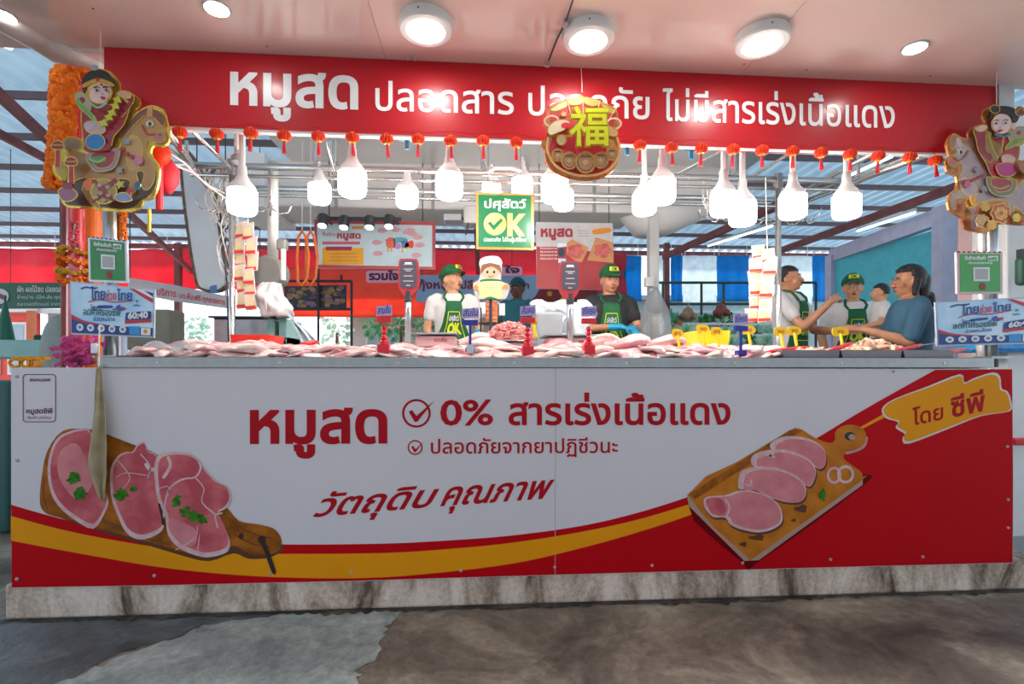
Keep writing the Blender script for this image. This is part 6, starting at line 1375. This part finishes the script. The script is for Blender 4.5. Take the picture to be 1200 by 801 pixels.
sticker([(82, 329), (181.5, 339), (180.5, 395.5), (83, 391.5)], 2.385, 'sky blue promotion board on the left pillar with 60:40 badge')
sticker([(1096, 354), (1214, 347), (1215, 402), (1098, 405.5)], 2.385, 'sky blue promotion board on the right pillar with 60:40 badge')
# right side pillar, soffit, panels
t, _, _ = pil(1146, 1158, 2.62, 262, mat('bright_pipe', (.7, .68, .66), .3, .5), 'pale metal pipe on the right below the horse rider', 'pipe', cat='pipe')
a = at(1157, 400, 2.95); b = at(1180, 400, 2.95); t = thing('square_pillar', ((a.x + b.x) / 2, 3, 0), 'pinkish white square pillar at the right end of the stall', 'pillar')
MB().slab((a.x, 2.95, 0), (b.x, 3.15, 2.62)).build('shaft', mat('pinkish_paint', 'c8a8a8', .5), t, bevel=.01)
p = at(1176, 328, 2.93); MB().box(p, (.04, .03, .14)).build('intercom', mat('brown_grey', '5c4c50', .5), t, bevel=.01)
a = at(1187, 400, 2.75); t = thing('white_column', (a.x + .14, 2.9, 0), 'white column at the far right edge of the picture', 'pillar'); MB().slab((a.x, 2.78, 0), (a.x + .28, 3.0, 2.62)).build('shaft', M['white'], t, bevel=.01); MB().slab((a.x - .01, 2.77, 0), (a.x + .29, 3.01, .12)).build('foot', M['grey'], t)
p = at(1197, 318, 2.7); t = thing('green_bottle_box', p, 'dark green bottle shaped box fixed to the far right column', 'box'); MB().box(p, (.05, .05, .16)).build('box', M['leafd'], t, bevel=.02); MB().box(p + Vector((0, 0, .1)), (.03, .03, .05)).build('neck', M['dark'], t)
b = MB().slab(at(1166, 412, 2.7), at(1230, 398, 2.95)); tag(b.build('blue_bag', mat('bag_blue', '1f90d8', .35, bump=.8, bs=14), bevel=.02), 'bright blue plastic bag at the right end of the counter', 'bag')
b = MB().slab(at(1188, 700, 3.03), at(1260, 436, 3.3)); tag(b.build('side_cabinet', mat('cabinet_brown', '806c60', .5), bevel=.01), 'brown cabinet standing right of the counter at the picture edge', 'cabinet')
p = at(1190, 516, 2.8); t = thing('red_stool', p, 'dark red shape of a stool right of the banner', 'stool'); MB().box(p, (.12, .1, .04)).build('seat', M['redpl'], t, bevel=.01)
for s in (-1, 1): MB().tube([(p.x + .05 * s, 2.8, p.z), (p.x + .055 * s, 2.8, 0)], .012, 8).build('leg', M['dark'], t)
b = MB().slab((at(-60, 500, 3.6).x, 3.6, 0), (at(9, 500, 3.6).x, 3.9, at(0, 446, 3.6).z)); tag(b.build('crate_stack', mat('crate_teal', '2a5a58', .5), bevel=.02), 'dark teal storage crate left of the banner', 'crate')

# ============================================================ ORNAMENTS
GD = mat('foil_gold', 'c8a038', .25, .6, col2='e0c060', ns=40); GDr = mat('foil_rose', 'c88850', .3, .5, col2='a86038', ns=40)
EDGED = {'horse_body', 'red_robe', 'sleeve', 'saddle_cloth', 'saddle_pad', 'face', 'mane', 'muzzle', 'arm', 'blue_pouch', 'pink_pouch', 'flower_patch', 'shoulder_fan', 'coin_tail', 'ingot', 'tassel_knob', 'tassel_cord', 'coin', 'bun', 'chest', 'green_ribbon', 'cloud_flower', 'raised_hand', 'rose_petals', 'fish_left', 'fish_right', 'fan_cloud', 'red_disc', 'gourd'}
def plaque(C, Y, t, mirror=False):
    n = [0]
    def s(nm, p, c, sm=3, th=.004, l=None):
        n[0] += 1; m = c if not isinstance(c, str) else mat('foil_' + c, c, .35, .0, ns=30, coat=.4)
        if l is None: l = .002 + .0008 * n[0]
        if p and isinstance(p[0][0], (tuple, list)): return shape(nm, [C(q) for q in p], Y, m, t, lift=l)
        o = shape(nm, C(p), Y, m, t, lift=l, sm=sm, th=th)
        if nm in EDGED:
            q = smoothloop(C(p), 3) if sm else C(p); shape('foil_edge', stroke(q + [q[0]], 1.0), Y, GD, o, lift=l + .0005)
        return o
    return s
t = thing('horse_rider_ornament', at(125, 245, 2.47), 'embossed foil ornament of a child riding a tan horse, upper left', 'ornament'); p = at(118, 92, 2.475); MB().tube([p, Vector((p.x, p.y, 2.66))], .0015, 5).build('string', M['cable'], t)
C = lambda p: crop(50, 70, 4.219, p); s = plaque(C, 2.47, t)
s('backing', [(218, 90), (240, 62), (285, 45), (340, 62), (380, 110), (385, 160), (430, 162), (478, 190), (478, 228), (455, 245), (475, 255), (500, 238), (540, 225), (598, 245), (615, 300), (628, 370), (622, 410), (590, 432), (550, 425), (535, 460), (560, 500), (580, 540), (572, 620), (545, 685), (500, 695), (490, 725), (440, 752), (350, 748), (270, 742), (220, 725), (180, 735), (120, 728), (92, 690), (110, 640), (100, 600), (60, 570), (52, 520), (90, 500), (82, 450), (120, 400), (190, 395), (205, 360), (190, 300), (205, 260), (175, 210), (190, 175), (215, 168)], GD, 2, .012)
s('base_fill', [(100, 560), (180, 560), (400, 560), (500, 520), (560, 540), (560, 620), (530, 670), (480, 700), (430, 738), (280, 728), (180, 722), (115, 712), (110, 650)], '5c3a28')
s('coin_tail', circ(150, 420, 48, 36), '8a6a3a'); s('pouch', [(60, 520), (100, 500), (130, 560), (110, 600)], 'b89a30')
s('horse_body', [(150, 440), (230, 470), (370, 470), (400, 400), (440, 340), (490, 290), (530, 245), (580, 255), (600, 310), (612, 380), (600, 410), (560, 415), (520, 402), (520, 470), (560, 520), (555, 600), (525, 645), (495, 630), (505, 560), (470, 560), (478, 620), (445, 675), (400, 685), (440, 610), (400, 590), (330, 602), (250, 592), (230, 640), (270, 690), (290, 740), (235, 705), (200, 640), (222, 590), (170, 600), (135, 650), (110, 690), (130, 600), (140, 520)], 'b88a54')
s('chest', [(440, 380), (490, 400), (500, 470), (480, 540), (430, 540), (420, 450)], 'c89c68'); s('hip', circ(190, 520, 48, 60), 'a87848')
s('mane', [(530, 243), (590, 262), (615, 300), (600, 335), (560, 295), (520, 275), (480, 305), (440, 350), (400, 400), (385, 390), (430, 315), (480, 262)], '7a4830'); s('ear', [(520, 280), (530, 235), (548, 240), (545, 285)], 'c8946c')
s('muzzle', circ(582, 388, 34, 28), 'b07868', 0); s('nostril', circ(588, 376, 6, 5), '5a3028', 0); s('horse_eye', circ(536, 322, 17, 15), 'd8d8d0', 0); s('pupil', circ(538, 323, 9, 11), '243c3c', 0); s('bridle', stroke([(500, 330), (520, 372), (560, 372)], 6), 'b02820', 2)
for x, y in ((400, 448), (425, 470), (450, 485), (475, 498)): s('harness_bead', circ(x, y, 11), 'b03038', 0)
s('pink_ball', circ(484, 505, 22), 'c87898', 0)
for x, y, q in ((428, 412, 20), (392, 552, 20)): s('silver_flower', [(x + q * math.cos(k * .628) * (1 if k % 2 else .6), y + q * math.sin(k * .628) * (1 if k % 2 else .6)) for k in range(10)], '8898a0', 2)
s('saddle_cloth', [(235, 470), (385, 448), (388, 500), (365, 545), (310, 560), (260, 545)], '9a84a8'); s('saddle_pad', [(255, 475), (368, 460), (365, 510), (340, 538), (285, 540)], 'a02838'); s('saddle_flap', [(245, 495), (320, 485), (325, 515), (260, 520)], '4c9050'); s('stirrup_leaf', stroke([(250, 500), (290, 515), (325, 495)], 8), 'b8c040', 2)
s('red_robe', [(212, 262), (250, 240), (300, 235), (380, 230), (425, 195), (450, 230), (420, 330), (370, 390), (345, 455), (240, 462), (218, 390)], '981c28'); s('sleeve', [(380, 195), (410, 170), (450, 175), (470, 210), (440, 260), (400, 300), (370, 260)], '8a1c30'); s('cuff', stroke([(410, 195), (440, 225)], 12), 'c8a040', 0); s('raised_hand', [(385, 180), (420, 168), (455, 185), (450, 205), (410, 200)], 'd0a890')
s('flower_patch', [(180, 185), (215, 175), (255, 215), (260, 260), (225, 260), (190, 225)], 'a8a890'); s('red_flower', circ(216, 214, 15), '882030', 0); s('green_ribbon', [(195, 205), (225, 240), (265, 280), (290, 310), (275, 315), (225, 270), (195, 240)], '58a858')
s('arm', [(230, 330), (270, 315), (320, 330), (330, 370), (290, 385), (240, 365)], 'd0a8a0'); s('cuff_pale', [(230, 345), (265, 320), (290, 330), (255, 360)], 'b8b0c0'); s('waist', [(235, 440), (345, 430), (345, 462), (240, 465)], '982030')
s('blue_pouch', circ(285, 420, 48, 40), '2878b8', 0)
s('face', circ(308, 178, 58, 56), 'e0b8b0', 0); s('face', circ(305, 190, 50, 46), 'e4c0b8', 0); s('hair', [(225, 175), (222, 120), (250, 82), (300, 68), (350, 85), (375, 130), (375, 160), (350, 138), (300, 130), (250, 140), (240, 175)], '181418'); s('topknot', circ(285, 60, 16, 14), '98a0a8', 0)
s('headband', [(228, 140), (300, 112), (372, 135), (372, 152), (300, 130), (232, 158)], 'c89830'); s('jewel', circ(300, 118, 10), 'a02830', 0)
for x in (297, 344):
    s('eye', circ(x, 172, 11, 8), 'c8c0c0', 0); s('pupil', circ(x + 1, 172, 6), '202028', 0); s('brow', stroke([(x - 14, 160), (x, 154), (x + 14, 159)], 3), '402828', 2)
s('mouth', [(316, 208), (328, 204), (340, 208), (328, 218)], 'a03038'); s('nose', circ(325, 192, 4, 3), 'c89088', 0); s('brow_dot', circ(322, 146, 4, 6), 'a02830', 0)
for x, y in ((402, 222), (392, 252), (378, 285), (362, 308), (338, 335)): s('yellow_bloom', [(x + 25 * math.cos(k * .7) * (1 if k % 2 else .55), y + 22 * math.sin(k * .7) * (1 if k % 2 else .55)) for k in range(9)], 'c8c828', 2)
s('collar', stroke([(275, 240), (310, 262), (350, 240)], 10), '98b0a0'); 
for x, y0, y1 in ((118, 450, 550), (185, 530, 635)):
    s('tassel_cord', [(x - 12, y0), (x + 12, y0), (x + 14, y1), (x - 14, y1)], 'b01828', 0); s('tassel_knob', [(x - 32, y0), (x - 15, y0 - 25), (x + 15, y0 - 25), (x + 32, y0), (x + 20, y0 + 15), (x - 20, y0 + 15)], '981820'); s('knob_band', stroke([(x - 25, y0 - 5), (x + 25, y0 - 5)], 6), 'c89830', 0)
s('lantern_patch', [(245, 625), (285, 605), (285, 660), (260, 665)], 'd86820'); s('coin', circ(345, 670, 62, 60), 'a89048', 0); s('coin_red', [(290, 610), (345, 640), (400, 605), (395, 640), (360, 665), (400, 720), (340, 700), (290, 725), (320, 670)], '902030')
for x, y in ((325, 640), (365, 650), (330, 680), (370, 690), (345, 715), (310, 700)): s('coin_stud', circ(x, y, 12, 10), 'b89878', 0)
s('yellow_flower', [(425 + 26 * math.cos(k * .628) * (1 if k % 2 else .5), 638 + 24 * math.sin(k * .628) * (1 if k % 2 else .5)) for k in range(10)], 'c8b840', 2)
s('ingot', [(130, 670), (160, 655), (200, 660), (225, 690), (190, 720), (150, 715)], '98607a'); s('ingot_red', [(150, 640), (190, 630), (200, 660), (160, 660)], '902838'); s('cloud_flower', [(400, 705), (430, 680), (470, 685), (485, 715), (440, 725)], '8898c0'); s('star', [(472, 645), (480, 665), (495, 668), (482, 678), (480, 695), (468, 680), (455, 675), (468, 665)], 'b02830', 0)
s('boot', [(500, 640), (515, 625), (530, 640), (520, 665), (505, 665)], '206878')
# lantern tassels by the horse head
t = thing('red_tassel_lantern', at(186, 168, 2.62), 'glowing red lantern with long tassel under the left horse head', 'lantern'); MB().ell(at(186, 180, 2.62), (.055, .045, .06), 14, 10).build('body', M['lant'], t, smooth=True)
MB().tube([at(187, 190, 2.62), at(187, 246, 2.62)], .016, 8).build('tassel', M['tassel'], t); MB().lathe(at(196, 205, 2.68), [(.02, -.09), (.05, -.04), (.055, .03), (.02, .08)], 14).build('rear_body', M['tassel'], t, smooth=True)
MB().tube([at(175, 245, 2.6), at(175, 272, 2.6)], .009, 6).build('yellow_tassel', M['yellow'], t); MB().tube([at(186, 150, 2.62), at(186, 172, 2.62)], .003, 5).build('string', M['cable'], t)
for i, (x0, y0, x1, y1) in enumerate(((168, 250, 185, 275),)): pass

t = thing('horse_rider_ornament', at(1160, 270, 2.47), 'embossed foil ornament of a child riding a pale grey horse, upper right', 'ornament'); p = at(1168, 132, 2.475); MB().tube([p, Vector((p.x, p.y, zc(p.x)))], .0015, 5).build('string', M['cable'], t)
C = lambda p: crop(1090, 115, 5.009, p); s = plaque(C, 2.47, t)
s('backing', [(306, 110), (318, 66), (360, 48), (420, 66), (460, 58), (515, 72), (525, 110), (495, 140), (480, 178), (540, 188), (548, 240), (515, 300), (510, 360), (600, 380), (680, 420), (700, 560), (650, 700), (560, 745), (470, 740), (400, 742), (330, 792), (260, 782), (200, 762), (180, 700), (108, 655), (108, 570), (152, 530), (150, 460), (96, 430), (90, 370), (110, 340), (92, 270), (120, 215), (150, 210), (185, 232), (230, 238), (218, 200), (255, 165), (310, 153), (322, 140)], GDr, 2, .012)
s('horse_body', [(150, 320), (130, 262), (170, 240), (230, 270), (285, 330), (335, 440), (470, 540), (560, 470), (660, 520), (640, 650), (570, 700), (520, 660), (490, 640), (480, 690), (430, 742), (415, 715), (462, 640), (420, 600), (300, 610), (255, 640), (285, 700), (272, 768), (228, 755), (242, 690), (208, 640), (220, 600), (152, 590), (152, 655), (118, 650), (122, 565), (172, 540), (162, 470), (182, 420), (170, 385), (115, 410), (98, 370), (120, 340)], 'b8a0a0')
s('chest', [(175, 460), (240, 480), (290, 540), (250, 590), (180, 550)], 'c8b0b0'); s('mane', [(115, 300), (110, 245), (140, 215), (185, 240), (240, 240), (300, 330), (335, 430), (300, 400), (250, 310), (200, 270), (150, 255), (130, 300)], 'a06858'); s('ear', [(155, 290), (150, 235), (175, 245), (180, 290)], 'd0b0b0')
s('muzzle', circ(128, 375, 30, 34), 'c87060', 0); s('horse_eye', circ(172, 318, 15, 17), 'd8d8d8', 0); s('pupil', circ(173, 320, 8, 12), '202028', 0); s('bridle', stroke([(125, 350), (160, 370), (200, 340), (215, 310)], 6), 'a04838', 2)
for k in range(7): s('harness_bead', circ(175 + 20 * k, 495 - (k * 3 if k < 4 else k * 9 - 18), 10), 'a83838', 0)
s('pink_ball', circ(205, 510, 20), 'c86070', 0)
for x, y in ((262, 425), (300, 540)): s('silver_flower', [(x + 24 * math.cos(k * .628) * (1 if k % 2 else .6), y + 24 * math.sin(k * .628) * (1 if k % 2 else .6)) for k in range(10)], '988898', 2)
s('saddle_cloth', [(310, 480), (340, 470), (470, 480), (480, 530), (450, 575), (380, 580), (330, 550)], '7a7468'); s('saddle_pad', [(335, 480), (450, 488), (455, 530), (420, 555), (360, 550)], 'a82028'); s('saddle_stripe', stroke([(350, 525), (390, 540), (440, 520)], 9), '98b070', 2)
s('red_robe', [(335, 255), (380, 240), (440, 235), (490, 250), (500, 330), (480, 400), (460, 460), (345, 468), (310, 400), (270, 330), (300, 290)], 'b01c28'); s('sleeve', [(230, 200), (262, 175), (300, 190), (330, 260), (340, 380), (300, 370), (260, 320), (245, 250)], '981c30'); s('raised_hand', [(240, 190), (280, 168), (310, 175), (300, 200), (260, 208)], 'e0b0a8')
s('gold_sash', [(300, 220), (330, 210), (345, 260), (395, 290), (390, 350), (350, 380), (330, 340), (300, 320)], '9a7830'); s('sash_edge', stroke([(320, 230), (340, 300), (370, 360)], 7), 'c8a040', 3)
s('shoulder_fan', [(430, 220), (490, 180), (540, 195), (540, 240), (500, 290), (450, 280)], 'a89880'); s('green_ribbon', [(410, 300), (450, 260), (510, 240), (530, 250), (470, 290), (420, 312)], '88a048'); s('red_flower', circ(492, 215, 12), 'b03040', 0)
s('arm', [(390, 350), (440, 345), (470, 370), (450, 395), (400, 390)], 'e0b0a8'); s('pink_pouch', [(355, 410), (410, 388), (465, 400), (475, 440), (440, 470), (380, 465)], 'c02878')
s('face', circ(388, 165, 58, 60), 'ecc8c8', 0); s('ear', circ(455, 180, 14, 20), 'e8b8b0', 0); s('hair', [(318, 140), (330, 80), (380, 62), (450, 72), (485, 110), (478, 150), (455, 160), (440, 120), (390, 108), (345, 112), (325, 135)], '181418'); s('bun', circ(345, 82, 28, 24), '201818', 0); s('bun', circ(490, 95, 30, 28), '7a3028', 0); s('bun_tie', stroke([(470, 100), (495, 75), (515, 95)], 6), 'c89838', 2)
for x in (350, 402): s('eye', circ(x, 165, 11, 6), 'c8c0c8', 0); s('pupil', circ(x, 165, 6), '202028', 0); s('brow', stroke([(x - 14, 150), (x, 145), (x + 14, 149)], 2.5), '503838', 2)
s('mouth', [(358, 206), (370, 202), (384, 207), (370, 216)], 'b83048'); s('nose', circ(370, 190, 4, 3), 'd098a0', 0); s('collar', stroke([(340, 232), (380, 245), (425, 232)], 12), '4878a0', 3); s('front_seam', stroke([(385, 250), (380, 300), (372, 340)], 5), 'c8a040', 2)
s('saddle_bag', [(470, 400), (520, 380), (551, 400), (620, 420), (600, 460), (500, 460)], 'a86830'); s('bag_red', circ(540, 420, 30, 22), '8a2820', 0)
for x, y, q, c in ((365, 690, 62, 'c84030'), (255, 735, 40, 'b87888'), (190, 630, 32, 'e09030'), (540, 700, 50, 'b83828'), (265, 655, 26, 'd88840'), (300, 760, 28, 'd07040'), (440, 720, 24, 'c89048')):
    for k, (kk, cc) in enumerate(((1, c), (.62, 'e8a050' if c != 'b87888' else 'c898a0'), (.3, c))): s('rose_petals', [(x + q * kk * math.cos(j * .45 + k) * (1 if j % 2 else .82), y + q * kk * math.sin(j * .45 + k) * (1 if j % 2 else .82)) for j in range(14)], cc, 2)
s('red_dot', circ(205, 690, 9), 'c02020', 0); s('orange_leaf', [(170, 610), (190, 590), (205, 620), (185, 650)], 'f0a820')

# round fortune ornament
t = thing('round_ornament', at(682, 212, 2.47), 'round red and gold fortune ornament with a large yellow character', 'ornament')
C = lambda p: crop(625, 100, 6.68, p); s = plaque(C, 2.47, t)
s('backing', [(370, 70), (395, 95), (520, 125), (650, 185), (665, 260), (690, 310), (650, 360), (660, 420), (672, 480), (668, 570), (630, 660), (550, 720), (450, 742), (340, 742), (230, 715), (140, 660), (95, 580), (90, 500), (62, 480), (65, 440), (100, 410), (105, 340), (75, 300), (80, 260), (110, 235), (105, 190), (150, 150), (255, 110), (350, 95)], GDr, 2, .012)
s('red_disc', [(140, 420), (200, 400), (560, 400), (620, 450), (650, 540), (600, 640), (500, 705), (380, 720), (260, 700), (160, 630), (120, 530)], 'a81828'); s('fan_red', [(160, 170), (370, 120), (600, 180), (640, 250), (560, 380), (200, 380), (130, 250)], 'b83838')
for a, b_, c in (((130, 195, 180, 160, 255, 125, 262, 165, 180, 205), 0, 'd0c090'), ((270, 118, 380, 100, 382, 140, 330, 160, 275, 150), 0, 'c8b070'), ((392, 100, 512, 125, 505, 160, 440, 165, 395, 140), 0, 'b09050'), ((540, 150, 640, 200, 620, 225, 560, 205), 0, 'b09050')):
    s('fan_cloud', [(a[i], a[i + 1]) for i in range(0, len(a), 2)], c)
for p0, p1 in (((262, 110), (290, 235)), ((386, 95), (386, 230)), ((520, 125), (490, 240)), ((640, 190), (570, 310))): s('fan_rib', stroke([p0, p1], 5), 'e8c080', 0)
for x, y in ((330, 205), (445, 210), (235, 235), (545, 250)): s('blossom', [(x + 26 * math.cos(k * .628) * (1 if k % 2 else .6), y + 24 * math.sin(k * .628) * (1 if k % 2 else .6)) for k in range(10)], 'd8a860', 2)
for x, sgn in ((140, -1), (625, 1)): s('loop', [circ(x, 290 if sgn < 0 else 310, 62, 48), circ(x, 290 if sgn < 0 else 310, 48, 34)[::-1]], 'e0b8a0'); 
s('fish_left', [(120, 330), (170, 290), (230, 280), (280, 300), (250, 350), (190, 380), (130, 400), (110, 370)], 'd8c8a8'); s('fish_right', [(520, 310), (590, 330), (650, 370), (640, 410), (580, 400), (540, 360)], 'b89060')
s('leaf_red', circ(250, 325, 36, 22), 'c81828', 0); s('leaf_red', circ(530, 345, 34, 22), 'c81828', 0); s('gourd', circ(215, 440, 36, 40), 'a8906a', 0); s('gourd', circ(590, 480, 34, 40), 'b87850', 0)
for x, y, q in ((185, 560, 46), (275, 605, 62), (400, 620, 78), (515, 605, 58), (600, 560, 44)):
    s('coin', circ(x, y, q, q * 1.08), 'b88858', 0); s('coin_rim', [circ(x, y, q * .82, q * .88), circ(x, y, q * .72, q * .78)[::-1]], '8a5c38'); s('coin_hole', [(x, y - q * .35), (x + q * .35, y), (x, y + q * .35), (x - q * .35, y)], 'd0a878', 0); s('coin_slot', stroke([(x - q * .45, y - q * .6), (x + q * .45, y - q * .6)], 7), '5c3820', 0)
s('gold_rim', stroke(spl([(110, 430), (100, 520), (150, 630), (250, 700), (390, 728), (530, 705), (625, 630), (660, 530), (640, 430)], 4), 16), 'e0a868', 0)
def fu(u, v): p = C([(262 + 290 * u, 528 - 292 * v * .77)])[0]; return at(p[0], p[1], 2.47, -.075)
P_, T_ = glyphs('福', .015)
ys = [P_[i][1] for q in T_ for i in q]; x_ = [P_[i][0] for q in T_ for i in q]; y0_, y1_, x0_, x1_ = min(ys), max(ys), min(x_), max(x_); bb = MB()
def f2(x, y, lf): p = C([(258 + 298 * (x - x0_) / (x1_ - x0_), 532 - 300 * (y - y0_) / (y1_ - y0_))])[0]; return at(p[0], p[1], 2.47, -lf)
bb.add([f2(x, y, .085) for x, y in P_], T_); bb.build('character', mat('char_yellow', 'd8dc20', .4), t, keep=True)
P_, T_ = glyphs('福', .045); bb = MB(); bb.add([f2(x, y, .078) for x, y in P_], T_); bb.build('character_edge', mat('char_edge', 'a89018', .4), t, keep=True)
MB().tube([at(682, 108, 2.50), at(682, 98, 2.55), at(681, 80, 2.57)], .0015, 5).build('string', M['cable'], t)
bpy.context.view_layer.update()
